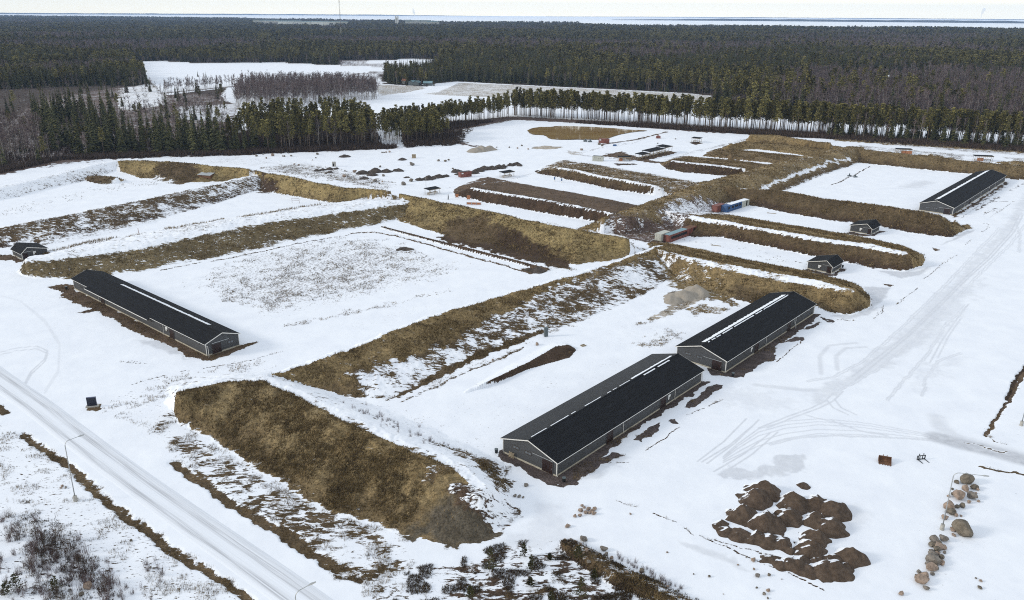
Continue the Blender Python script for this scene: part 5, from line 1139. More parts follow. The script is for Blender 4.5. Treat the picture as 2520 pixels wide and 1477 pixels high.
M['ice'] = mat('sea_ice', (0.92, 0.93, 0.94), 0.8, 0.06, 0.0012, stretch=(0.4, 2.5, 1))
_shore = [(-700, 36), (0, 36.8), (300, 39.8), (600, 43.2), (840, 46.2), (1010, 48.2), (1016, 51.2), (1274, 51.6), (1424, 53.2), (1432, 56.5), (1465, 58.2), (1680, 60.8), (2047, 63.2), (2520, 68), (3300, 76)]
SHORE = PL(_shore, 18.0)
def capfar(p, lim=19500.0):
    l_ = math.hypot(*p)
    if p[1] < 0 or l_ > lim: return None
    return p
SHORE = [p for p in SHORE if capfar(p)]
def _polar(p): return math.atan2(p[0], p[1])
_t0, _t1 = _polar(SHORE[0]), _polar(SHORE[-1])
_ice = SHORE + [(19900 * math.sin(_t1 + (_t0 - _t1) * i / 60), 19900 * math.cos(_t1 + (_t0 - _t1) * i / 60)) for i in range(61)]
flat_sheet('sea_ice', _ice, 1.6, M['ice'], 'white sea ice below the horizon', raw=True)
M['farwood'] = mat('far_wooded_shore', (0.030, 0.033, 0.030), 0.9, 0.4, 0.004)
def ridge(name, label, pts, h, depth, seed):
    rnd = random.Random(seed); mb = MB(); n = len(pts); vs = []
    for i, (x, y) in enumerate(pts):
        t = i / (n - 1); e = min(1, 6 * min(t, 1 - t)); hh = h * e * rnd.uniform(.75, 1.1); l_ = math.hypot(x, y); ux, uy = x / l_, y / l_
        vs += [(x, y, 1.0), (x + ux * depth * .2, y + uy * depth * .2, 1.7 + hh), (x + ux * depth * .8, y + uy * depth * .8, 1.7 + hh * .9), (x + ux * depth, y + uy * depth, 1.0)]
    fs = []
    for i in range(n - 1):
        for k in range(3): fs.append((i * 4 + k, i * 4 + k + 1, (i + 1) * 4 + k + 1, (i + 1) * 4 + k))
    mb.add(vs, fs); return tag(mb.build(name, M['farwood'], None, True), label, kind='structure')
def far_line(x0, x1, dist, n):
    out = []
    for i in range(n):
        x = x0 + (x1 - x0) * i / (n - 1); d = _r * (x - CX) + _fwd * FPX; l_ = math.hypot(d.x, d.y); out.append((d.x / l_ * dist, d.y / l_ * dist))
    return out
ridge('wooded_island', 'long dark wooded island across the sea ice at the right', far_line(1475, 2900, 10100, 60), 22, 900, 3)
ridge('far_shore', 'thin dark far shore along the horizon', far_line(-700, 1230, 18600, 90), 24, 900, 4)
ridge('far_shore', 'faint far shore along the horizon at the right', far_line(1330, 3200, 18900, 80), 12, 700, 5)
# pale far buildings
def far_block(px, w, h, d, label):
    q = P(*px, 10.0); l_ = math.hypot(*q); a_ = math.atan2(q[1], q[0]) - math.pi / 2
    root = empty('far_building', (q[0], q[1], 0), a_, label, 'building', 'pale buildings far out in the woods')
    MB().box(-w / 2, w / 2, 0, d, 0, h).build('wall', M['pale'], root); MB().box(-w / 2 - 1, w / 2 + 1, -1, d + 1, h, h + 1.5).build('roof', M['teal'], root)
for x, y, w, h, l_ in ((1047, 60, 0, 0, 0),):
    q = P(977, 60, 10); root = empty('water_tower', (q[0], q[1], 0), 0, 'pale tower block standing far out in the woods', 'tower', 'pale buildings far out in the woods')
    MB().box(-9, -3.3, -6, 6, 0, 58).build('wall', M['white'], root); MB().box(3.3, 9, -6, 6, 0, 54).build('wall', M['white'], root); MB().box(-3.2, 3.2, -6, 6, 0, 46).build('wall', M['pale'], root)
for x, y, w, h in ((1010, 60.0, 60, 26), (1030, 59.5, 150, 30), (1052, 60.2, 110, 26), (1066, 60.5, 70, 24), (655, 57.0, 150, 26), (690, 57.5, 240, 24), (728, 58.5, 200, 22), (780, 60.5, 150, 24), (812, 60.8, 190, 25)):
    far_block((x, y), w, h, 40, 'pale low building showing above the far woods')
M['smoke'] = None
def smoke(px_list, label, colour, dens):
    m = bpy.data.materials.new('smoke'); m.use_nodes = True; n = m.node_tree; b = n.nodes['Principled BSDF']
    b.inputs['Base Color'].default_value = (*colour, 1); b.inputs['Alpha'].default_value = dens; b.inputs['Roughness'].default_value = 1
    mb = MB(); pts = []; rad = []
    for (x, y, w) in px_list:
        d = _r * (x - CX) + _u * (CY - y) + _fwd * FPX; t = 18300 / math.hypot(d.x, d.y); pts.append((d.x * t, d.y * t, HC + d.z * t)); rad.append(w * 18300 / FPX)
    mb.tube(pts, rad, 10); o = mb.build('smoke_plume', m, None, True); tag(o, label, 'smoke', kind='stuff')
smoke([(1021, 41, .8), (1020, 36, 2), (1018, 31, 3), (1017, 25, 2.2), (1016, 21, .8)], 'pale white plume of steam above the horizon', (0.9, 0.88, 0.8), 0.35)
smoke([(2414.5, 44, .4), (2415, 37, 1.0), (2418, 31, 2.2), (2421, 25, 3.5), (2424, 20, 2.0)], 'grey plume of smoke above the horizon at the right', (0.55, 0.58, 0.62), 0.22)

# ---------------------------------------------------------------- heaps and boulders
def heap_mat(name, c1_, c2_, snow=0.35, vs=1.3):
    m = mat(name, c1_, 0.95, second=c2_, vscale=vs, bump=0.8, bscale=4.5, edge=(0.35, 0.7)); n = m.node_tree; L = n.links.new; b = n.nodes['Principled BSDF']
    src = b.inputs['Base Color'].links[0].from_socket
    g = n.nodes.new('ShaderNodeNewGeometry'); dp = n.nodes.new('ShaderNodeVectorMath'); dp.operation = 'DOT_PRODUCT'
    L(g.outputs['Normal'], dp.inputs[0]); dp.inputs[1].default_value = (-0.30, 0.72, 0.62)
    z = n.nodes.new('ShaderNodeTexNoise'); z.inputs['Scale'].default_value = 1.1; z.inputs['Detail'].default_value = 4; L(g.outputs['Position'], z.inputs[0])
    ad = n.nodes.new('ShaderNodeMath'); ad.operation = 'MULTIPLY_ADD'; L(z.outputs[0], ad.inputs[0]); ad.inputs[1].default_value = 0.8; L(dp.outputs['Value'], ad.inputs[2])
    mr = n.nodes.new('ShaderNodeMapRange'); mr.inputs[1].default_value = 1.62 - snow; mr.inputs[2].default_value = 1.70 - snow; L(ad.outputs[0], mr.inputs[0])
    mx_ = n.nodes.new('ShaderNodeMix'); mx_.data_type = 'RGBA'; L(mr.outputs[0], mx_.inputs[0]); L(src, mx_.inputs[6]); mx_.inputs[7].default_value = (0.85, 0.865, 0.90, 1)
    L(mx_.outputs[2], b.inputs['Base Color']); return m
M['heap'] = heap_mat('dug_soil', (0.055, 0.037, 0.025), (0.125, 0.088, 0.062), 0.47)
M['rubble'] = heap_mat('earth_rubble', (0.030, 0.022, 0.017), (0.115, 0.092, 0.075), 0.12, 0.9)
M['gravelheap'] = heap_mat('gravel_heap', (0.30, 0.26, 0.21), (0.38, 0.335, 0.28), 0.15, 0.8)
def dist_of(p): return math.sqrt(p[0] ** 2 + p[1] ** 2 + HC ** 2)
def heap(name, label, cat, blobs, material, group=None, res=0.16, rough=0.45, seed=1, power=1.0, h0=0.0):
    """blobs: (x, y, radius, height[, stretch along heading, heading])"""
    xs = [b[0] for b in blobs]; ys = [b[1] for b in blobs]; rm_ = max(b[2] * (b[4] if len(b) > 4 else 1) for b in blobs) + .6
    x0, x1, y0, y1 = min(xs) - rm_, max(xs) + rm_, min(ys) - rm_, max(ys) + rm_
    ax = np.arange(x0, x1 + res, res); ay = np.arange(y0, y1 + res, res); X, Y = np.meshgrid(ax, ay); X = X.ravel(); Y = Y.ravel()
    jx = X + (vnoise(X / (rm_ * .4), Y / (rm_ * .4), seed) - .5) * rm_ * .35; jy = Y + (vnoise(X / (rm_ * .4), Y / (rm_ * .4), seed + 5) - .5) * rm_ * .35
    Z = np.full(X.shape, -1e3)
    for b in blobs:
        dx, dy = jx - b[0], jy - b[1]
        if len(b) > 4:
            c_, s_ = math.cos(b[5]), math.sin(b[5]); dx, dy = (dx * c_ + dy * s_) / b[4], -dx * s_ + dy * c_
        t = np.hypot(dx, dy) / b[2]
        Z = np.maximum(Z, b[3] * np.where(t < 1, (1 - t ** 1.25) ** power * 0.96 + .04 * (1 - t), (1 - t) * 1.1))
    Z = Z + rough * (fbm(X, Y, rm_ * .5, seed + 9, 4) - .5) * np.clip(Z + .3, 0, 1) + rough * .4 * (vnoise(X / .45, Y / .45, seed + 3) - .5) * np.clip(Z + .1, 0, 1)
    ny, nx = len(ay), len(ax)
    q = (np.arange(ny - 1)[:, None] * nx + np.arange(nx - 1)[None]).ravel(); F = np.stack([q, q + 1, q + nx + 1, q + nx], 1)
    F = F[Z[F].max(1) > -0.10]
    used, inv = np.unique(F.ravel(), return_inverse=True)
    cx_, cy_ = sum(xs) / len(xs), sum(ys) / len(ys); gz = ground_z(cx_, cy_)
    Vv = np.stack([X[used] - cx_, Y[used] - cy_, np.maximum(Z[used], -0.25)], 1)
    o = mesh_np(name, Vv, inv, np.full(len(F), 4), material, smooth=True); o.location = (cx_, cy_, gz + h0)
    return tag(o, label, cat, group)
def blob9(x, y, hw, hr=0.74, c=c9):
    p = P(*c(x, y)); w = hw / 2.994 * dist_of(p) / FPX; return (p[0], p[1] + .2, w * 1.01, w * hr)
heaps9 = [((600, 690, 125), 'dark soil heap at the far left corner of the group of heaps'), ((548, 745, 118), 'dark soil heap with snow streaks, second in the left row of the group'), ((820, 778, 120), 'dark soil heap in the far row, middle of the group'),
          ((450, 872, 118), 'lighter brown soil heap with a snowy back at the left of the group'), ((772, 882, 106), 'pointed soil heap in the middle of the group'), ((612, 925, 130), 'low soil heap with a curved snow streak, left of the middle'),
          ((970, 1030, 100), 'small steep soil heap right of the middle'), ((932, 1118, 108), 'rounded soil heap near the front of the group'), ((1240, 1172, 116), 'dark soil heap alone at the right front corner')]
for i, ((x, y, w), lb) in enumerate(heaps9):
    heap('soil_heap', lb, 'soil heap', [blob9(x, y, w)], M['heap'], 'soil heaps on the snowy yard', seed=20 + i)
heap('soil_heap', 'large soil heap with two humps at the right of the group', 'soil heap', [blob9(1000, 790, 110), blob9(1110, 835, 125, .66)], M['heap'], 'soil heaps on the snowy yard', seed=40)
heap('soil_heap', 'large smooth soil heap at the right, in front of the two humped one', 'soil heap', [blob9(980, 905, 100), blob9(1085, 950, 115, .6)], M['heap'], 'soil heaps on the snowy yard', seed=41)
heap('soil_heap', 'long low soil ridge along the left front of the group of heaps', 'soil heap', [blob9(270, 925, 60, .5), blob9(330, 975, 72, .55), blob9(430, 1005, 85, .55), blob9(540, 1030, 90, .6), blob9(640, 1050, 100, .62), blob9(735, 1070, 85, .6), blob9(775, 1110, 50, .6)], M['heap'], 'soil heaps on the snowy yard', seed=42)
heap('soil_heap', 'long soil ridge along the very front of the group of heaps', 'soil heap', [blob9(640, 1185, 60, .4), blob9(720, 1220, 70, .5), blob9(820, 1225, 90, .6), blob9(930, 1270, 80, .45), blob9(1040, 1270, 110, .6), blob9(1130, 1275, 110, .6), blob9(1215, 1235, 60, .4), blob9(880, 1190, 60, .4), blob9(1000, 1180, 60, .35), blob9(1110, 1190, 60, .4)], M['heap'], 'soil heaps on the snowy yard', seed=43)
heap('soil_heap', 'small dark snow covered soil heap behind the group', 'soil heap', [blob9(890, 640, 45, .4)], M['heap'], 'soil heaps on the snowy yard', seed=44)
# sand heap in the nearest range
pA, pB = P(1655, 742), P(1712, 722)
heap('sand_heap', 'pale grey brown sand heap at the far end of the nearest range', 'sand heap', [(pA[0], pA[1], 3.0, 1.4), ((pA[0] + pB[0]) / 2, (pA[1] + pB[1]) / 2, 3.8, 2.2), (pB[0], pB[1], 4.2, 2.7), (pB[0] - 7, pB[1] - 3.5, 2.8, 1.2)], M['gravelheap'], res=.35, seed=50)
pA, pB = P(*c2(985, 1118)), P(*c2(1090, 1104))
heap('gravel_heap', 'long low gravel heap on the snow in front of the pond', 'gravel heap', [(pA[0], pA[1], 5.0, 2.4), ((pA[0] + pB[0]) / 2, (pA[1] + pB[1]) / 2, 5.5, 3.0), (pB[0], pB[1], 4.5, 2.4)], M['gravelheap'], res=.6, seed=51, rough=.25)
pA = P(*c5(460, 358)); heap('soil_heap', 'small low dark soil heap alone on the left range', 'soil heap', [(pA[0], pA[1], 2.6, .6), (pA[0] + 1.8, pA[1] - .5, 1.6, .45)], M['rubble'], res=.25, seed=52)
pA = P(*c5(1445, 522)); heap('gravel_heap', 'small grey gravel heap at the right end of the soil ridge', 'gravel heap', [(pA[0], pA[1], 2.6, 1.3), (pA[0] - 2.4, pA[1] + .6, 1.8, .7)], M['rubble'], res=.25, seed=53)
def blob2(x, y, hw, hr=0.35): return blob9(x, y, hw, hr, c2)
rub = [('long heap of earth rubble and stones, leftmost of the rubble heaps', [(160, 1280, 50), (250, 1268, 60), (230, 1292, 45), (330, 1268, 45), (420, 1260, 40)]),
       ('small dark rubble heap below the leftmost one', [(168, 1318, 34)]), ('tiny dark rubble heap between the larger ones', [(482, 1311, 24)]),
       ('rubble heap left of the red container with the dark roof', [(580, 1328, 30), (640, 1322, 55), (710, 1308, 48), (770, 1302, 30)]),
       ('rubble heap directly behind the red container with the dark roof', [(850, 1270, 45), (870, 1288, 35)]),
       ('long rubble heap right of the red container with the dark roof', [(975, 1278, 40), (1010, 1262, 48), (1060, 1248, 52), (1110, 1245, 48), (1160, 1238, 50), (1195, 1230, 36)]),
       ('rubble heap at the right end of the row of rubble heaps', [(1250, 1220, 36), (1290, 1215, 42), (1310, 1222, 26)]),
       ('rubble heap on the stony ground at the far left', [(20, 1158, 36), (48, 1156, 24)]), ('flat rubble heap in the snow near the square crate', [(448, 1180, 34)])]
for i, (lb, bl) in enumerate(rub):
    heap('rubble_heap', lb, 'rubble heap', [blob2(*b_, .5) for b_ in bl], M['rubble'], 'rubble heaps on the snow field', res=.4, rough=.9, seed=60 + i)
ck = crop(600, 346.7, 6.155)
for i, (lb, bl) in enumerate((('earth rubble heap with stones below the concrete block', [(1110, 460, 55), (1200, 445, 60), (1300, 432, 70), (1400, 428, 55), (1300, 478, 50)]), ('small stone heap in the snow near the woods', [(1500, 245, 30), (1560, 240, 40), (1590, 248, 26)]))):
    heap('rubble_heap', lb, 'rubble heap', [(lambda p, w: (p[0], p[1], w, w * .5))(P(*ck(x, y)), w_ / 6.155 * dist_of(P(*ck(x, y))) / FPX) for x, y, w_ in bl], M['rubble'], 'rubble heaps on the snow field', res=.4, rough=.9, seed=75 + i)

def rock_mesh(seed):
    import bmesh
    bm = bmesh.new(); bmesh.ops.create_icosphere(bm, subdivisions=3, radius=1.0); rnd = random.Random(seed)
    cuts = []
    for _ in range(15):
        d = Vector((rnd.gauss(0, 1), rnd.gauss(0, 1), rnd.gauss(0, .8))).normalized(); cuts.append((d, rnd.uniform(.55, .82)))
    for v in bm.verts:
        for d, k in cuts:
            t = v.co.dot(d)
            if t > k: v.co -= d * (t - k) * .95
        v.co *= 1 + 0.03 * math.sin(v.co.x * 7 + seed) * math.cos(v.co.y * 6)
        v.co.z *= .8; v.co.x *= 1.12
    me = bpy.data.meshes.new('boulder'); bm.to_mesh(me); bm.free(); return me
RK = []
for s in range(9):
    me = rock_mesh(100 + s); me.materials.append((M['rock'], M['rock2'], M['rock3'])[s % 3]); RK.append(me)
_rr = random.Random(5)
def rock(c, x, y, r, label, group=None, kind=None, sink=.25):
    p = P(*c(x, y)); w = r / 2.994 * .88 * dist_of(p) / FPX if c is not ck else r / 6.155 * dist_of(p) / FPX
    i = _rr.randrange(3) * 3 + (kind if kind is not None else _rr.randrange(3))
    o = bpy.data.objects.new('boulder', RK[i]); link(o); o.location = (p[0], p[1], ground_z(*p) + w * (.8 - sink)); o.scale = (w, w * _rr.uniform(.7, 1.15), w * _rr.uniform(.65, 1.1)); o.rotation_euler = (_rr.uniform(-.3, .3), _rr.uniform(-.3, .3), _rr.uniform(0, 6.28))
    return tag(o, label, 'boulder', group)
gU, gL = 'boulders piled behind the lamp post at the right', 'boulders piled in the front row at the right'
rock(c9, 2095, 612, 62, 'largest dark mossy boulder at the top of the right boulder pile', gU, 2)
rock(c9, 2018, 612, 22, 'small dark boulder left of the largest mossy one', gU, 2)
rock(c9, 2083, 665, 34, 'pinkish boulder just below the largest mossy one', gU, 1)
rock(c9, 2030, 728, 62, 'big pale boulder in the middle of the upper right pile', gU, 1)
rock(c9, 2128, 722, 40, 'brown grey boulder right of the big pale one', gU, 0)
rock(c9, 1962, 800, 46, 'pale boulder right behind the lamp post', gU, 1)
for x, y, r in ((2145, 655, 28), (2170, 665, 20), (2060, 790, 28), (2020, 795, 22), (1975, 842, 38), (2010, 856, 24), (1930, 880, 28), (2110, 760, 20), (2180, 752, 14), (1990, 700, 18), (1985, 660, 12), (1960, 715, 14), (2040, 690, 22), (2160, 690, 12), (1950, 830, 20), (2050, 860, 12)): rock(c9, x, y, r, 'smaller stone heaped between the big boulders behind the lamp post', gU)
rock(c9, 2062, 985, 72, 'big dark angular boulder standing alone right of the lamp foot', None, 2)
for x, y, r in ((1990, 960, 24), (1995, 1000, 18)): rock(c9, x, y, r, 'small brown stone against the big angular boulder', 'stones by the big boulder', 1)
rock(c9, 1855, 1040, 36, 'rounded grey boulder at the top left of the front row', gL, 0); rock(c9, 1925, 1036, 36, 'rounded grey green boulder at the top right of the front row', gL, 0)
rock(c9, 1845, 1195, 54, 'wide flat brown boulder in the middle of the front row', gL, 0); rock(c9, 1745, 1340, 48, 'big pinkish boulder near the lower end of the front row', gL, 1); rock(c9, 1825, 1255, 42, 'tawny boulder below the wide flat one', gL, 1)
rock(c9, 1610, 1435, 22, 'last small pinkish boulder below the front row', gL, 1)
for x, y, r in ((1840, 1080, 28), (1890, 1090, 40), (1868, 1115, 32), (1845, 1155, 36), (1905, 1168, 26), (1905, 1212, 26), (1865, 1245, 26), (1740, 1278, 22), (1785, 1305, 30), (1795, 1398, 26), (1925, 1095, 24), (1830, 1120, 22), (1880, 1140, 22), (1930, 1130, 16), (1810, 1220, 26), (1800, 1330, 18), (1840, 1290, 18), (1720, 1300, 14), (1890, 1060, 20)): rock(c9, x, y, r, 'brown and grey boulder heaped in the front row at the right', gL)
rock(c8, 1361, 636, 23, 'round grey boulder alone near the gable of the nearest building', None, 0)
for (x, y, r), lb in (((1280, 712, 19), 'left'), ((1311, 716, 19), 'middle'), ((1340, 722, 13), 'right')): rock(c8, x, y, r, lb + ' one of three stones at the end of the big front berm', 'three stones at the berm end', 0)
for x, y, r in ((1775, 785, 18), (1765, 822, 24), (1820, 812, 22), (1866, 808, 20), (1860, 845, 26), (1760, 856, 18), (1722, 862, 18), (1800, 838, 24), (1830, 840, 20), (1790, 800, 18), (1845, 825, 18)): rock(c8, x, y, r, 'pinkish stone in the low stone heap on the snow in front of the nearest building', 'stones of the low stone heap', 1)
rock(c8, 1666, 938, 25, 'single pale pointed boulder on the snow below the stone heap', None, 1)
rock(c8, 1785, 1040, 40, 'big grey boulder at the upper end of the stony bank', None, 0); rock(c8, 1932, 1112, 34, 'big grey boulder on top of the stony bank', None, 0); rock(c8, 1952, 1145, 20, 'grey boulder against the bigger one on the stony bank', None, 0); rock(c8, 1885, 1178, 22, 'pale rounded boulder in the stony bank, left of the others', None, 0); rock(c8, 1992, 1172, 18, 'pale boulder right of the others on the stony bank', None, 1); rock(c8, 2212, 1270, 26, 'dark grey boulder half way down the stony bank', None, 2)
for x, y, r in ((1690, 1072, 20), (1650, 1060, 14), (1720, 1060, 16), (1805, 1172, 22), (1820, 1238, 20), (1700, 1040, 14), (1760, 1100, 14), (1640, 1080, 12), (1780, 1190, 14), (2000, 1290, 14), (2100, 1330, 16), (2180, 1360, 14), (2320, 1420, 18), (2400, 1400, 18), (2460, 1440, 14)): rock(c8, x, y, r, 'brown stone set in the stony bank in the foreground', 'stones in the stony bank')
for x, y, r in ((550, 1303, 21), (525, 1252, 12), (635, 1295, 16), (520, 1188, 22), (630, 1412, 18), (600, 1437, 15), (545, 1390, 12), (195, 1306, 12), (627, 1468, 12), (80, 1288, 9), (408, 1220, 10), (730, 1325, 7), (2195, 1338, 14), (2160, 1318, 10), (2188, 1388, 16), (470, 1162, 10), (300, 1435, 6)): rock(c9, x, y, r, 'small stone lying scattered on the snow in the foreground', 'scattered stones in the foreground')
for (x, y, r), lb in (((2130, 845, 12), 'small brown stone on the snow in front of the heaps'), ((2400, 1128, 10), 'small dark stone alone on the snow above the stony bank'), ((1440, 1066, 20), None)):
    if lb: rock(c8, x, y, r, lb)
rock(c5, 1442, 1066, 20, 'brown boulder at the foot of the central berm near the cabinet', None, 1); rock(c5, 1115, 1180, 12, 'small boulder left of the soil ridge in the nearest range', None, 1)
for (x, y, r), lb in (((520, 1220, 24), 'big grey boulder on the snow field left of the red container'), ((715, 1190, 14), 'brown boulder left in a loose trio on the snow field'), ((766, 1193, 13), 'pale boulder middle in a loose trio on the snow field'), ((790, 1184, 11), 'dark boulder right in a loose trio on the snow field'), ((822, 1247, 10), 'small dark boulder above the red container'), ((285, 1234, 12), 'boulder behind the leftmost rubble heap'), ((515, 1338, 20), 'pale pointed boulder left of the rubble beside the red container'), ((458, 1365, 22), 'brown boulder in the dry weeds behind the long olive berm'), ((100, 1272, 18), 'brown boulder left of the leftmost rubble heap'), ((20, 1303, 16), 'brown boulder at the left part of the stony field'), ((310, 1300, 14), 'pale boulder at the front of the leftmost rubble heap'), ((1145, 1088, 7), 'first of four small dark boulders in a line by the gravel heap'), ((1238, 1090, 9), 'second of four small dark boulders in a line by the gravel heap'), ((1298, 1096, 9), 'third of four small dark boulders in a line by the gravel heap'), ((1378, 1102, 9), 'last of four small dark boulders in a line by the gravel heap'), ((1330, 1077, 11), 'low dark boulder above the line of four'), ((355, 1124, 13), 'right end boulder of a short row by the forest track'), ((1770, 1110, 16), 'pale brown boulder beside the inner yard'), ((1900, 1068, 14), 'brown boulder below the pond container'), ((1922, 1078, 12), 'grey boulder near the pond container'), ((2330, 1060, 8), 'small dark boulder on the snow beyond the shelters'), ((2462, 1028, 7), 'small rounded boulder at the pond end of the far snow')):
    rock(c2, x, y, r, lb)
for x, y, r in ((300, 1128, 10), (315, 1128, 9), (330, 1127, 9)): rock(c2, x, y, r, 'small stone in the short row by the forest track', 'stones by the forest track')
for x, y, r in ((435, 232, 30), (590, 238, 16), (615, 242, 16), (720, 238, 20), (1115, 212, 24), (1090, 264, 14), (1040, 297, 12), (195, 238, 22), (340, 270, 20), (830, 376, 22), (765, 360, 18), (1240, 503, 26), (1520, 548, 32), (1530, 460, 14), (1670, 478, 32), (1990, 615, 34), (1940, 648, 18), (2055, 655, 22), (2100, 628, 22), (2065, 402, 22)): rock(ck, x, y, r, 'brown boulder scattered on the stony snow field behind the long olive berm', 'boulders scattered on the stony field')
rock(c7, 650, 1390, 42, 'rusty brown boulder in the bare bushes at the bottom left', None, 1); rock(c7, 600, 1440, 20, 'dark small boulder beside the rusty brown one', None, 2)
for x, y, r in ((460, 640, 14), (450, 655, 12), (485, 650, 11), (1135, 1245, 12), (1110, 1240, 10), (1320, 1400, 14), (965, 1040, 12)): rock(c7, x, y, r, 'small dark stone in the snowy verge left of the road', 'stones in the road verge')

# ---------------------------------------------------------------- vegetation
class Tri:
    def __init__(s): s.v = []; s.n = 0
    def tri(s, a, b, c): s.v.append((a, b, c))
    def build(s, name, material, parent=None):
        v = np.array([[tuple(p) for p in t] for t in s.v], np.float32).reshape(-1, 3)
        return mesh_np(name, v, np.arange(len(v)), np.full(len(v) // 3, 3), material, parent)
def trunk_mb(h, r0, bend, rnd, sides=6, top=0.25):
    pts = []; rad = []; bx, by = rnd.uniform(-bend, bend), rnd.uniform(-bend, bend)
    for i in range(6):
        t = i / 5; pts.append((bx * t * t, by * t * t, h * t)); rad.append(r0 * (1 - t) + r0 * top * t)
    pts[0] = (0, 0, -.4); return MB().tube(pts, rad, sides), (bx, by)
def pine(h, seed, base=0.55, width=2.0, n=420):
    rnd = random.Random(seed); tm, (bx, by) = trunk_mb(h * .97, .17, .5, rnd); T = Tri()
    clumps = []
    for i in range(26):
        t = base + (1 - base) * (i / 25) ** .9; w = width * 1.25 * (1.15 - .80 * ((t - base) / (1 - base))) * rnd.uniform(.5, 1.1); a = rnd.uniform(0, 6.28)
        clumps.append((bx * t * t + w * .7 * math.cos(a), by * t * t + w * .7 * math.sin(a), h * t + rnd.uniform(-.3, .3), w * .55))
    for k in range(n):
        c = clumps[k % len(clumps)]; d = Vector((rnd.gauss(0, 1), rnd.gauss(0, 1), rnd.gauss(0, .7))).normalized() * c[3] * rnd.uniform(.4, 1.1)
        p = Vector(c[:3]) + d; s = rnd.uniform(.45, .95); a = Vector((rnd.gauss(0, 1), rnd.gauss(0, 1), rnd.gauss(.3, .6))).normalized(); b = a.orthogonal().normalized()
        T.tri(p - b * s * .5, p + b * s * .5, p + a * s)
    for k in range(10):                                    # bare limbs under the crown
        t = rnd.uniform(base - .16, base + .2); a = rnd.uniform(0, 6.28); l_ = rnd.uniform(.7, 1.5)
        tm.tube([(bx * t * t, by * t * t, h * t), (bx * t * t + l_ * math.cos(a), by * t * t + l_ * math.sin(a), h * t + rnd.uniform(-.1, .5))], [.05, .02], 3, False)
    return tm, T
def spruce(h, seed, width=2.1, n=420, low=0.04, drop=.4):
    rnd = random.Random(seed); tm, (bx, by) = trunk_mb(h, .20, .25, rnd, 5, .1); T = Tri(); lay = max(9, int(h * 1.2))
    for k in range(n):
        t = low + (1 - low) * (1 - math.sqrt(rnd.random())) if k % 3 else low + (1 - low) * rnd.random()
        t = round(t * lay) / lay + rnd.uniform(-.02, .02); w = width * (1.02 - t) * rnd.uniform(.55, 1.12) + .12; a = rnd.uniform(0, 6.28); ca, sa = math.cos(a), math.sin(a); z = h * t
        o = Vector((bx * t * t, by * t * t, 0)); tip = o + Vector((w * ca, w * sa, z - w * drop)); q = rnd.uniform(.16, .30) * (w + .5)
        T.tri(o + Vector((.1 * w * ca, .1 * w * sa, z + .25)), tip + Vector((-sa * q, ca * q, rnd.uniform(-.1, .2))), tip + Vector((sa * q, -ca * q, rnd.uniform(-.3, .1))))
    T.tri(Vector((bx - .12, by, h * .93)), Vector((bx + .12, by, h * .93)), Vector((bx, by, h * 1.03)))
    return tm, T
def birch(h, seed, n=420, spread=1.7):
    rnd = random.Random(seed); tm, (bx, by) = trunk_mb(h, .13, .6, rnd, 5, .15); T = Tri()
    for k in range(16):
        t = rnd.uniform(.32, .95); a = rnd.uniform(0, 6.28); l_ = spread * (1.2 - t) * rnd.uniform(.8, 1.5) + .4; o = Vector((bx * t * t, by * t * t, h * t)); e = o + Vector((l_ * math.cos(a), l_ * math.sin(a), l_ * rnd.uniform(.9, 1.6)))
        tm.tube([o, e], [.05, .015], 3, False)
        for j in range(n // 16):
            u = rnd.uniform(.15, 1.05); p = o.lerp(e, u) ; d = Vector((rnd.gauss(0, 1), rnd.gauss(0, 1), rnd.gauss(.5, .8))).normalized(); s = rnd.uniform(.5, 1.25); w = .05
            b = d.orthogonal().normalized() * w; T.tri(p - b, p + b, p + d * s)
    return tm, T
PROTO = {'pine': [], 'spruce': [], 'birch': [], 'olive': []}
def proto(kind, tm, T, bark, leaf, names=('trunk', 'crown')):
    root = empty(kind + '_tree', (0, 0, 0)); a = tm.build('trunk', bark, root, True); b = T.build('crown', leaf, root); PROTO[kind].append((root, a, b)); return root
HT = {'pine': 18.0, 'spruce': 18.0, 'birch': 16.0}
for s in range(4): proto('pine', *pine(18, 200 + s, (.50, .56, .42, .52)[s], (1.9, 1.7, 2.2, 1.8)[s]), M['pine_bark'], M['pine_leaf'])
for s in range(3): proto('spruce', *spruce(18, 300 + s, (2.4, 2.0, 2.7)[s]), M['spruce_bark'], M['spruce_leaf'])
for s in range(3): proto('birch', *birch(16, 400 + s), M['birch_bark'], M['twig'])
_used = {'pine': 0, 'spruce': 0, 'birch': 0, 'olive': 0}
ADJ = {'pine': 'pine tree', 'spruce': 'spruce tree', 'birch': 'birch tree'}
def tree(kind, x, y, h, label, group, rnd):
    k = _used[kind]; _used[kind] += 1; pr = PROTO[kind]
    if k < len(pr): o = pr[k][0]
    else: o = copy_tree(pr[rnd.randrange(len(pr))][0])
    s = h / HT[kind]; o.location = (x, y, 0.0); o.rotation_euler = (rnd.uniform(-.025, .025), rnd.uniform(-.025, .025), rnd.uniform(0, 6.28)); o.scale = (s * rnd.uniform(.9, 1.2), s * rnd.uniform(.9, 1.2), s)
    tag(o, label, ADJ[kind], group); return o
TREES = []                                     # kind, x, y, h, label, group
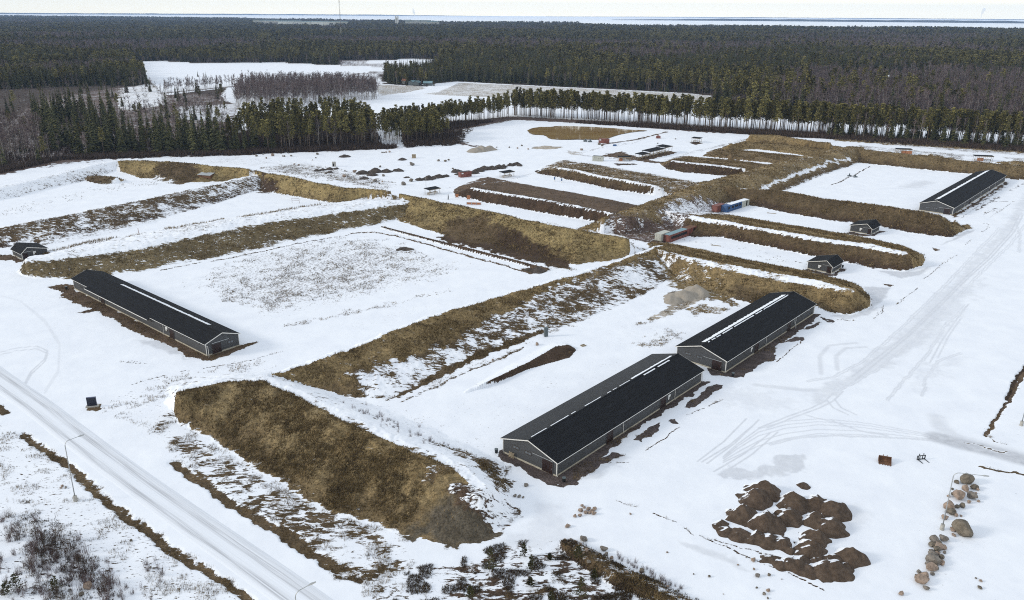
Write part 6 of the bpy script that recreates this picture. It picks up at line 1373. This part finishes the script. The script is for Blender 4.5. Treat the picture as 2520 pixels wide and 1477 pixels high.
def row(kind, px, n, depth, hr, label, group, seed, z=0.0):
    rnd = random.Random(seed); w = PL(px); L_ = [math.hypot(b[0] - a[0], b[1] - a[1]) for a, b in zip(w, w[1:])]; tot = sum(L_)
    for i in range(n):
        s = ((i + rnd.uniform(.05, .95)) / n if rnd.random() < .8 else rnd.uniform(.002, .998)) * tot; k = 0
        while k < len(L_) - 1 and s > L_[k]: s -= L_[k]; k += 1
        t = s / L_[k]; a, b = w[k], w[k + 1]; x = a[0] + (b[0] - a[0]) * t; y = a[1] + (b[1] - a[1]) * t; l_ = math.hypot(x, y); d = rnd.uniform(0, depth)
        TREES.append((kind, x + x / l_ * d + rnd.uniform(-1, 1), y + y / l_ * d, rnd.uniform(*hr), label, group))
BELT = [(1055, 325), (1120, 315), (1180, 303), (1260, 290), (1400, 297), (1500, 304), (1760, 322), (2000, 335), (2250, 350), (2540, 372)]
row('pine', BELT[3:], 112, 20, (17.5, 22), 'tall thin pine with a bare trunk in the belt behind the pond', 'pines in the belt behind the pond', 1)
row('pine', BELT[:4], 34, 30, (13, 18), 'pine in the dense left end of the belt by the pond', 'pines at the left end of the belt', 2)
row('pine', [(948, 362), (985, 358), (1040, 355), (1080, 350)], 46, 42, (12, 16), 'olive green pine in the block right of the forest track', 'pines right of the forest track', 3)
row('pine', [(655, 374), (760, 370), (860, 366), (938, 362)], 66, 28, (16, 20), 'pale trunked pine in the block left of the forest track', 'pines left of the forest track', 4)
row('pine', [(560, 378), (660, 374)], 12, 30, (15, 19), 'pine between the dark spruces and the pale trunked pines', 'pines beside the dark spruces', 5)
row('spruce', [(110, 388), (200, 384), (330, 381), (480, 380), (560, 378)], 62, 45, (17, 25), 'dark spruce in the front row of the dark wood at the left', 'dark spruces at the left', 6)
row('spruce', [(95, 340), (200, 330), (290, 330)], 34, 90, (20, 28), 'tall dark spruce in the group standing out of the left wood', 'tall spruces in the left wood', 7)
row('spruce', [(560, 378), (700, 373)], 16, 18, (11, 17), 'dark spruce among the pale pine trunks', 'spruces among the pines', 8)
row('spruce', [(2030, 337), (2150, 345), (2300, 355), (2540, 373)], 40, 18, (11, 19), 'dark spruce in the right part of the tree belt', 'spruces in the right part of the belt', 9)
row('birch', [(-40, 412), (40, 400), (120, 392)], 40, 90, (16, 22), 'bare birch with a pale trunk at the left edge', 'bare birches at the left edge', 10)
row('birch', [(578, 268), (660, 268), (760, 262), (850, 256), (930, 246)], 96, 70, (16, 21), 'bare birch in the leafless grove on the snow field', 'bare birches in the grove', 11)
row('birch', [(2000, 336), (2250, 351), (2530, 371)], 30, 16, (12, 18), 'bare birch among the trees of the right belt', 'bare birches in the right belt', 12)
row('birch', [(405, 230), (480, 222), (570, 212), (660, 204)], 42, 14, (9, 15), 'bare birch in the hedge row across the far field', 'bare birches in the hedge row', 13)
row('birch', [(330, 300), (450, 290), (560, 285)], 40, 40, (9, 14), 'low bare birch in the brushy clearing', 'low bare birches in the clearing', 14)
row('birch', [(700, 372), (940, 362)], 26, 40, (14, 18), 'bare birch among the pines left of the forest track', 'birches among the pines', 15)
for x, y, h, lb in ((787, 255, 14, 'single dark spruce in front of the leafless grove'), (739, 191, 5.5, 'left of two small dark spruces on the far field'), (754, 191, 6.5, 'right of two small dark spruces on the far field'), (487, 189, 7, 'left spruce in the clump on the far field'), (507, 189, 6, 'right spruce in the clump on the far field'), (1013, 207, 26, 'very tall thin spruce with a bare trunk above the barns'), (1068, 212, 8, 'dark bushy spruce right of the barns'), (460, 272, 10, 'lone spruce in the brushy clearing, left one'), (494, 282, 6, 'lone spruce in the brushy clearing, right one'), (412, 290, 22, 'lone tall spruce at the corner of the far field'), (326, 266, 6, 'small spruce in the pale clearing at the left'), (274, 282, 15, 'lone spruce at the right end of the left wood, taller'), (284, 284, 9, 'lone spruce at the right end of the left wood, shorter')):
    p = P(x, y); TREES.append(('spruce', p[0], p[1], h, lb, None))
rt = random.Random(77)
for (k, x, y, h, lb, g) in TREES: tree(k, x, y, h, lb, g, rt)

# the woods beyond: one mass per kind, far too many to count
def scatter_obj(name, label, cat, pts, protos, seed, kind='stuff'):
    rg = np.random.default_rng(seed); n = len(pts)
    me = bpy.data.meshes.new(name); me.vertices.add(n); me.vertices.foreach_set('co', np.asarray(pts[:, :3], np.float32).ravel())
    for nm, tp, ar in (('turn', 'FLOAT', rg.uniform(0, 6.28, n)), ('size', 'FLOAT', pts[:, 3]), ('girth', 'FLOAT', pts[:, 4])):
        a = me.attributes.new(nm, tp, 'POINT'); a.data.foreach_set('value', np.asarray(ar, np.float32))
    a = me.attributes.new('pick', 'INT', 'POINT'); a.data.foreach_set('value', rg.integers(0, len(protos), n).astype(np.int32))
    me.update(); o = link(bpy.data.objects.new(name, me)); tag(o, label, cat, None, kind)
    ng = bpy.data.node_groups.new(name, 'GeometryNodeTree'); ng.interface.new_socket('Geometry', in_out='INPUT', socket_type='NodeSocketGeometry'); ng.interface.new_socket('Geometry', in_out='OUTPUT', socket_type='NodeSocketGeometry')
    N = ng.nodes.new; L = ng.links.new; gi = N('NodeGroupInput'); go = N('NodeGroupOutput'); iop = N('GeometryNodeInstanceOnPoints'); al = N('GeometryNodeJoinGeometry')
    for parts in protos:
        j = N('GeometryNodeJoinGeometry')
        for ob in parts:
            oi = N('GeometryNodeObjectInfo'); oi.transform_space = 'ORIGINAL'; oi.inputs['Object'].default_value = ob; L(oi.outputs['Geometry'], j.inputs[0])
        gt = N('GeometryNodeGeometryToInstance'); L(j.outputs[0], gt.inputs[0]); L(gt.outputs[0], al.inputs[0])
    def na(nm, tp):
        q = N('GeometryNodeInputNamedAttribute'); q.data_type = tp; q.inputs['Name'].default_value = nm; return next(s for s in q.outputs if s.name == 'Attribute' and s.enabled)
    L(gi.outputs[0], iop.inputs['Points']); L(al.outputs[0], iop.inputs['Instance']); iop.inputs['Pick Instance'].default_value = True
    L(na('pick', 'INT'), iop.inputs['Instance Index'])
    cx_ = N('ShaderNodeCombineXYZ'); L(na('turn', 'FLOAT'), cx_.inputs[2]); er = N('FunctionNodeEulerToRotation'); L(cx_.outputs[0], er.inputs[0]); L(er.outputs[0], iop.inputs['Rotation'])
    sc_ = N('ShaderNodeCombineXYZ'); gq = na('girth', 'FLOAT'); L(gq, sc_.inputs[0]); L(gq, sc_.inputs[1]); L(na('size', 'FLOAT'), sc_.inputs[2]); L(sc_.outputs[0], iop.inputs['Scale']); L(iop.outputs[0], go.inputs[0])
    md = o.modifiers.new('scatter', 'NODES'); md.node_group = ng
    return o
def woods():
    out = []; rg = np.random.default_rng(5)
    bands = [(380, 700, 4.4, 1.15), (700, 1100, 5.2, 1.3), (1100, 1800, 7.0, 1.6), (1800, 3200, 11.0, 2.3), (3200, 5600, 18.0, 3.4), (5600, 10500, 32.0, 5.0), (10500, 19500, 58.0, 8.0)]
    if LITE: bands = [(a, b, c * 1.7, d) for a, b, c, d in bands]
    for r0, r1, sp, sc in bands:
        hw = R(37); n = int((r1 * r1 - r0 * r0) * hw / (sp * sp)); r = np.sqrt(rg.uniform(r0 * r0, r1 * r1, n)); t = rg.uniform(-hw, hw, n)
        out.append(np.stack([r * np.sin(t), r * np.cos(t), np.full(n, sc)], 1))
    return np.concatenate(out)
WP = woods()
x, y = WP[:, 0], WP[:, 1]
keep = inside(PL(FAR) + [(30000, 9000), (30000, 30000), (-30000, 30000), (-30000, 9000)], x, y)
for f in FIELDS: keep &= ~(inside(f, x, y) | (seg_dist(f, x, y, True) < 4))
keep &= ~inside(_ice, x, y)
def gap(px, z=14.0):
    global keep
    keep &= ~inside(PL(px, z), x, y)
gap([(1435, 115), (1530, 110), (1535, 117), (1440, 122)], 6); gap([(1380, 107), (1425, 105), (1425, 112), (1385, 113)], 6); gap([(1300, 100), (1315, 98), (1315, 104)], 6)
gap([(645, 57), (745, 58), (745, 62), (645, 60)], 12); gap([(755, 59), (850, 61), (850, 63), (755, 62)], 12); gap([(1000, 60), (1080, 61), (1080, 63), (1000, 62)], 12); gap([(1640, 66), (1720, 67), (1720, 69), (1640, 68)]); gap([(1780, 75), (1815, 75), (1815, 79), (1780, 79)])
gap([(2060, 165), (2280, 170), (2330, 178), (2180, 182), (2060, 176)], 8)
# sparse, brushy and stumpy ground where only scattered trees stand
thin = inside(PL([(-200, 440), (0, 425), (150, 392), (560, 382), (600, 300), (640, 240), (640, 204), (560, 208), (420, 226), (300, 210), (120, 215), (-200, 230)]), x, y)
thin |= inside(PL([(290, 266), (300, 217), (367, 207), (401, 227), (405, 258), (330, 272)]), x, y)
bel = inside(PL([(540, 385), (560, 300), (600, 280), (945, 262), (985, 310), (1060, 303), (1180, 294), (1260, 286), (1500, 299), (1760, 316), (2000, 328), (2300, 343), (2520, 362), (2700, 380), (2700, 400), (2000, 345), (1260, 300), (1130, 365), (940, 372)]), x, y)
rk = rg_ = np.random.default_rng(9).random(len(x))
dens = np.where(thin, 0.11, 1.0); dens = np.where(bel, 0.0, dens)
keep &= rk < dens
WP = WP[keep]; x, y = WP[:, 0], WP[:, 1]; rnd_ = np.random.default_rng(10).random(len(x)); rd = np.hypot(x, y)
n1 = fbm(x, y, 420, 201, 3) + .10 * (fbm(x, y, 90, 207, 2) - .5); n2 = fbm(x, y, 260, 301, 3)
birchy = sm(.53, .63, n1); isb = rnd_ < np.clip(birchy * .75 + .14, 0, 1)
isb |= thin[keep] & (rnd_ < .80)
isp = ~isb & (np.random.default_rng(12).random(len(x)) < np.clip((n2 - .38) * 5, .18, .88))
ist = ~isb & ~isp
hmul = (0.80 + .5 * np.random.default_rng(13).random(len(x))) * (0.85 + .35 * fbm(x, y, 300, 401, 2)) * np.where(thin[keep], .62, 1.0)
hmul *= np.where(isb, .95, 1.05) * np.where(rd > 800, .77, 1.0)
pts = np.stack([x, y, np.zeros(len(x)), hmul * 1.05, hmul * WP[:, 2]], 1)
# the inner rows of the pine blocks and of the pine belt
ext = []
rg = np.random.default_rng(31)
def block(px, sp, hr):
    w = PL(px); a = np.array(w); A_ = (a[:, 0].max() - a[:, 0].min()) * (a[:, 1].max() - a[:, 1].min()); n = int(A_ / (sp * sp)); X = rg.uniform(a[:, 0].min(), a[:, 0].max(), n); Y = rg.uniform(a[:, 1].min(), a[:, 1].max(), n); k = inside(w, X, Y)
    hs = rg.uniform(hr[0], hr[1], k.sum()) / 18.0; ext.append(np.stack([X[k], Y[k], np.zeros(k.sum()), hs, hs], 1))
block([(948, 358), (1040, 351), (1110, 345), (1060, 322), (1120, 312), (1180, 300), (1260, 289), (1260, 285), (1180, 291), (1060, 302), (990, 308), (945, 318), (935, 330)], 4.2, (11, 16))
block([(650, 366), (860, 360), (938, 354), (905, 315), (880, 296), (760, 298), (620, 304), (585, 325), (590, 350)], 7.0, (14, 19))
block([(1260, 286), (1500, 299), (1760, 317), (2000, 330), (2250, 345), (2540, 366), (2540, 358), (2250, 338), (2000, 324), (1760, 311), (1500, 293), (1260, 281)], 2.5, (13, 20.5))
pine_pts = np.concatenate([pts[ist]] + ext)
scatter_obj('pine_woods', 'mass of dark olive pines making up the woods', 'woods', pine_pts, [p_[1:] for p_ in PROTO['pine']], 1)
scatter_obj('spruce_woods', 'mass of near black spruces making up the woods', 'woods', pts[isp], [p_[1:] for p_ in PROTO['spruce']], 2)
bl0 = len(ext)
block([(578, 266), (660, 266), (760, 260), (850, 254), (930, 245), (925, 222), (840, 216), (720, 215), (590, 222)], 4.6, (15, 20))
block([(405, 231), (480, 223), (570, 213), (665, 204), (665, 200), (570, 208), (400, 224)], 5.0, (8, 14))
block([(250, 300), (560, 300), (560, 262), (420, 262), (300, 280)], 7.0, (5, 10))
block([(-100, 430), (0, 420), (130, 392), (100, 350), (-100, 360)], 6.5, (8, 16))
birch_pts = np.concatenate([pts[isb]] + ext[bl0:])
scatter_obj('birch_woods', 'mass of bare purple grey birches making up the woods', 'woods', birch_pts, [p_[1:] for p_ in PROTO['birch']], 3)

# small young conifers, saplings and bushes in the foreground
def young(px, top, label, c=c8, kind='spruce', width=.9, seed=1):
    p = P(*c(*px)); hgt = (px[1] - top) / 2.994 * dist_of(p) / FPX * 1.10; rnd = random.Random(seed); T = Tri(); tm, _b = trunk_mb(hgt, .05, .08, rnd, 5, .1)
    for k in range(70):
        t = rnd.uniform(.05, .95); w = hgt * .30 * width * (1.05 - t) * rnd.uniform(.6, 1.15) + .08; a = rnd.uniform(0, 6.28); d = Vector((math.cos(a), math.sin(a), .45 if kind == 'pine' else .28)).normalized(); o = Vector((0, 0, hgt * t))
        for j in range(9):
            u = rnd.uniform(.15, 1); q = o + d * w * u; s = rnd.uniform(.10, .22); e = (d + Vector((rnd.gauss(0, .5), rnd.gauss(0, .5), rnd.gauss(.1, .4)))).normalized(); b = e.orthogonal().normalized() * s * .35
            T.tri(q - b, q + b, q + e * s)
    for j in range(12):
        q = Vector((0, 0, hgt * .95)); e = Vector((rnd.gauss(0, .25), rnd.gauss(0, .25), 1)).normalized(); T.tri(q - Vector((.03, 0, 0)), q + Vector((.03, 0, 0)), q + e * hgt * .09)
    root = empty('young_' + kind, (p[0], p[1], ground_z(*p)), 0, label, kind + ' sapling', 'young conifers in the foreground'); tm.build('trunk', M['spruce_bark'], root); T.build('crown', M['young_leaf'], root)
young((1095, 1265), 1085, 'tallest young spruce at the left of the heather, standing alone', seed=1, width=1.1)
young((1345, 1155), 1048, 'young thin spruce at the far edge of the heather', seed=2)
young((1398, 1260), 1140, 'young yellowish pine in the middle of the heather', kind='pine', seed=3, width=.9)
young((1745, 1195), 1095, 'young bushy green pine at the head of the stony bank', kind='pine', seed=4, width=1.5)
young((1765, 1480), 1310, 'young bushy pine at the bottom edge, right of the heather', kind='pine', seed=5, width=1.4)
young((950, 1460), 1370, 'young spruce at the bottom edge, left of the heather', seed=6, width=1.1)
young((1865, 1318), 1250, 'small young pine against the stony bank', kind='pine', seed=7, width=1.2)
young((1545, 1490), 1410, 'small young pine at the bottom edge in the middle of the heather', kind='pine', seed=8, width=1.2)
young((1392, 1370), 1310, 'low young spruce in the front part of the heather', seed=9, width=1.5)
young((418, 1425), 1310, 'young spruce alone among the bare bushes at the bottom left', c=c7, seed=10, width=1.2)
young((130, 1405), 1290, 'young dark spruce in the thicket at the left edge', c=c7, seed=11, width=1.5)
young((60, 1440), 1350, 'young bushy spruce left of the thicket at the left edge', c=c7, seed=12, width=1.7)
young((1535, 1180), 1130, 'young thin spruce beside the upper heather', seed=13)
# bare bushes
def bush_mesh(seed, n=34, h=2.2, spread=.6, mat_=None):
    rnd = random.Random(seed); T = Tri()
    for i in range(n):
        a = rnd.uniform(0, 6.28); d = Vector((math.cos(a) * spread * rnd.random(), math.sin(a) * spread * rnd.random(), 1)).normalized(); o = Vector((rnd.gauss(0, .22), rnd.gauss(0, .22), -.05)); l_ = h * rnd.uniform(.5, 1.05); e = o + d * l_; b = Vector((math.cos(a + 1.57), math.sin(a + 1.57), 0)) * .022
        T.tri(o - b, o + b, e)
        for j in range(4):
            u = rnd.uniform(.3, .95); q = o.lerp(e, u); d2 = (d + Vector((rnd.gauss(0, .45), rnd.gauss(0, .45), .2))).normalized(); b2 = d2.orthogonal().normalized() * .013; T.tri(q - b2, q + b2, q + d2 * l_ * rnd.uniform(.18, .4))
    o = T.build('bare_bush', M['twig']); me = o.data; bpy.data.objects.remove(o); return me
BM = [bush_mesh(500 + s, n=(26, 34, 44, 20)[s], h=2.0, spread=(.5, .65, .8, .3)[s]) for s in range(4)]
BM2 = [m_.copy() for m_ in BM]
for m_ in BM2: m_.materials[0] = M['darktwig']
def bush(px, s, label, group, c=c7, dark=False, r=random.Random(3)):
    p = P(*c(*px)); o = bpy.data.objects.new('bare_bush', (BM2 if dark else BM)[r.randrange(4)]); link(o); o.location = (p[0], p[1], ground_z(*p)); o.scale = (s, s, s * r.uniform(.9, 1.15)); o.rotation_euler = (0, 0, r.uniform(0, 6.28)); tag(o, label, 'bush', group)
rb = random.Random(8)
for i in range(95):
    t = rb.random(); x_ = 60 + 720 * t + rb.gauss(0, 85); y_ = 960 + 470 * t + rb.gauss(0, 75)
    dark = rb.random() < .5; bush((x_, y_), rb.uniform(.45, 1.05), 'bare thin stemmed bush in the thicket at the bottom left', 'bare bushes in the bottom left thicket', dark=dark, r=rb)
for i in range(70): bush((rb.uniform(-40, 620), rb.uniform(1130, 1480)), rb.uniform(.35, .8), 'thin leafless sapling on the snow at the bottom left corner', 'leafless saplings at the bottom left corner', r=rb)
for i in range(28): bush((rb.uniform(650, 1250), rb.uniform(1180, 1480)), rb.uniform(.3, .7), 'thin leafless sapling on the snow beside the road verge', 'leafless saplings beside the road verge', r=rb)
for (x_, y_, s_) in ((265, 1010, 1.1), (300, 1040, 1.0), (340, 1080, 1.0), (400, 1060, 1.2), (430, 1010, 1.3), (460, 1060, 1.1), (590, 1230, 1.3), (560, 1180, 1.2), (540, 1100, 1.5), (610, 1290, 1.2), (640, 1200, 1.2), (500, 1120, 1.1)): bush((x_, y_), s_, 'dark twiggy bush in the heart of the thicket at the bottom left', 'dark bushes in the thicket', dark=True, r=rb)
for i in range(34):
    t = rb.random(); bush((2035 + 460 * t + rb.gauss(0, 10), 1160 + 240 * t + rb.gauss(0, 14)), rb.uniform(.25, .5), 'thin dry weed stalks on the snow along the stony bank', 'dry weed stalks along the stony bank', c=c8, r=rb)
for i in range(50): t = rb.random(); bush((40 + 700 * t + rb.gauss(0, 40), 130 + 330 * t + rb.gauss(0, 45) - 20), rb.uniform(.22, .5), 'thin dry weed stalks on the snowy inner slope of the front berm', 'dry weed stalks on the inner slope of the front berm', c=c8, r=rb)

# grass, heather and brushwood: uncountable cover
def blades(name, label, cat, material, w8, n, hgt, wid, seed, lean=.5, per=3):
    rg = np.random.default_rng(seed); p_ = np.cumsum(w8); idx = np.searchsorted(p_, rg.random(n) * p_[-1]); idx = np.clip(idx, 0, len(w8) - 1)
    b = V[idx].astype(np.float64); sc = np.clip(rr[np.minimum(idx // NT + 1, NR - 1)] - rr[idx // NT], .15, 1.6)
    b[:, 0] += rg.uniform(-.6, .6, n) * sc; b[:, 1] += rg.uniform(-.6, .6, n) * sc
    b = np.repeat(b, per, 0); m_ = len(b); d_ = np.hypot(b[:, 0], b[:, 1]); b[:, 0] += rg.normal(0, .10, m_); b[:, 1] += rg.normal(0, .10, m_); b[:, 2] -= .06
    a = rg.uniform(0, 6.283, m_); far = np.clip(d_ / 150, .8, 2.6); h = hgt * rg.uniform(.45, 1.15, m_); w = wid * rg.uniform(.6, 1.3, m_) * far
    ln = rg.uniform(.1, lean, m_); la = rg.normal(.6, 1.1, m_)
    t = np.stack([b[:, 0] + np.cos(la) * h * ln, b[:, 1] + np.sin(la) * h * ln, b[:, 2] + h * (1 - .25 * ln)], 1)
    dx = np.cos(a) * w; dy = np.sin(a) * w
    v = np.stack([np.stack([b[:, 0] - dx, b[:, 1] - dy, b[:, 2]], 1), np.stack([b[:, 0] + dx, b[:, 1] + dy, b[:, 2]], 1), t], 1).reshape(-1, 3)
    return tag(mesh_np(name, v, np.arange(len(v)), np.full(m_, 3), material), label, cat, None, 'stuff')
rV = np.hypot(GX, GY); ang = np.abs(np.arctan2(GX, GY))
infr = (ang < R(36)) & (rV < 600)
cov = np.clip((G['bare'] - .45) * 2.2, 0, 1) * infr
isg = G['col'][:, 0] / (G['col'][:, 2] + 1e-4)
lum = G['col'].mean(1)
bermy = G['bid'] >= 0
nosoil = np.ones(len(BERMS) + 1); 
for i, b_ in enumerate(BERMS):
    if b_['cf'] == SOIL and b_['name'] == 'soil_ridge' or 'bare brown' in b_['label']: nosoil[i] = .05
clump = np.clip((fbm(GX, GY, 4.0, 88, 2) - .30) * 3, .15, 1)
gw = cov * bermy * nosoil[G['bid']] * clump * (1 - inside(PL(cc(c8, (450, 1010), (700, 1050), (870, 1085), (1060, 1030), (1160, 980), (880, 700), (660, 720), (560, 860))), GX, GY) * .95)
blades('dry_grass', 'dry brown grass growing over the earth berms', 'grass', M['grass'], gw, 110000 if not LITE else 30000, .52, .07, 1, .9, 2)
hw_ = infr * inside(PL([(900, 1500), (1010, 1400), (1150, 1370), (1220, 1340), (1340, 1325), (1480, 1370), (1700, 1477), (1800, 1560), (900, 1600)]), GX, GY) * (vnoise(GX / 1.7, GY / 1.7, 55) > .58) * 1.0
hw_ += .25 * infr * inside(PL([(-200, 1240), (80, 1230), (160, 1290), (260, 1400), (330, 1500), (-200, 1500)]), GX, GY) * (vnoise(GX / 1.6, GY / 1.6, 57) > .66)
hw_ += .12 * inside(BERMS[[b_['name'] for b_ in BERMS].index('stony_bank')]['foot'], GX, GY)
blades('heather', 'dark heather clumps poking through the snow in the foreground', 'heather', M['heath'], hw_, 16000 if not LITE else 7000, .42, .05, 2, .9, 4)
ww = infr * (~bermy) * np.clip((G['bare'] - .17) * 3.0, 0, .5) * (rV < 430) * np.clip(rV / 160, .6, 1.6) * (np.abs(G['col'] - np.array(GRAV)).sum(1) > .05) * (vnoise(GX / 2.3, GY / 2.3, 59) > .52)
blades('weeds', 'scattered dry weeds sticking out of the snow', 'weeds', M['grass'], ww, 26000 if not LITE else 5000, .5, .030, 3, .7, 3)
bw = infr * np.clip((G['bare'] - .6) * 2, 0, 1) * (~bermy) * (rV > 380) * (rV < 640) * (1 + 2.5 * inside(PL([(1040, 330), (1180, 308), (1260, 296), (1760, 328), (2520, 378), (2700, 392), (2700, 372), (1760, 314), (1260, 284), (1100, 306)]), GX, GY)) * inside(PL([(-300, 445), (0, 428), (150, 395), (560, 384), (950, 368), (1130, 360), (1180, 306), (1260, 294), (1760, 326), (2520, 376), (2700, 390), (2700, 350), (1760, 312), (1260, 284), (1100, 300), (560, 300), (0, 330), (-300, 350)]), GX, GY)
blades('brushwood', 'leafless purple brown brushwood along the wood edges', 'brushwood', M['twig2'] if 'twig2' in M else M['darktwig'], bw, 34000 if not LITE else 9000, 3.0, .06, 4, .5, 3)
ew = infr * np.clip((G['bare'] - .15), 0, .3) * inside(PL([(100, 610), (701, 512), (900, 478), (985, 485), (900, 500), (701, 535), (234, 612), (120, 640)]), GX, GY)
blades('weed_fringe', 'fringe of dry weeds along the crest of the left berm', 'weeds', M['grass'], ew * (vnoise(GX / 5., GY / 5., 63) > .55), 1300, .9, .03, 5, .4, 3)

# ---------------------------------------------------------------- haze
hz = MB().box(-20600, 20600, -400, 20600, -8, 300).build('haze', None or M['snow'])
hm = bpy.data.materials.new('haze'); hm.use_nodes = True; n = hm.node_tree; n.nodes.clear(); vo = n.nodes.new('ShaderNodeVolumePrincipled'); out = n.nodes.new('ShaderNodeOutputMaterial')
vo.inputs['Color'].default_value = (0.48, 0.67, 1.0, 1); vo.inputs['Density'].default_value = HAZE; vo.inputs['Anisotropy'].default_value = 0.1
n.links.new(vo.outputs[0], out.inputs['Volume']); hz.data.materials[0] = hm
tag(hz, 'thin blue haze over the distance', kind='stuff')
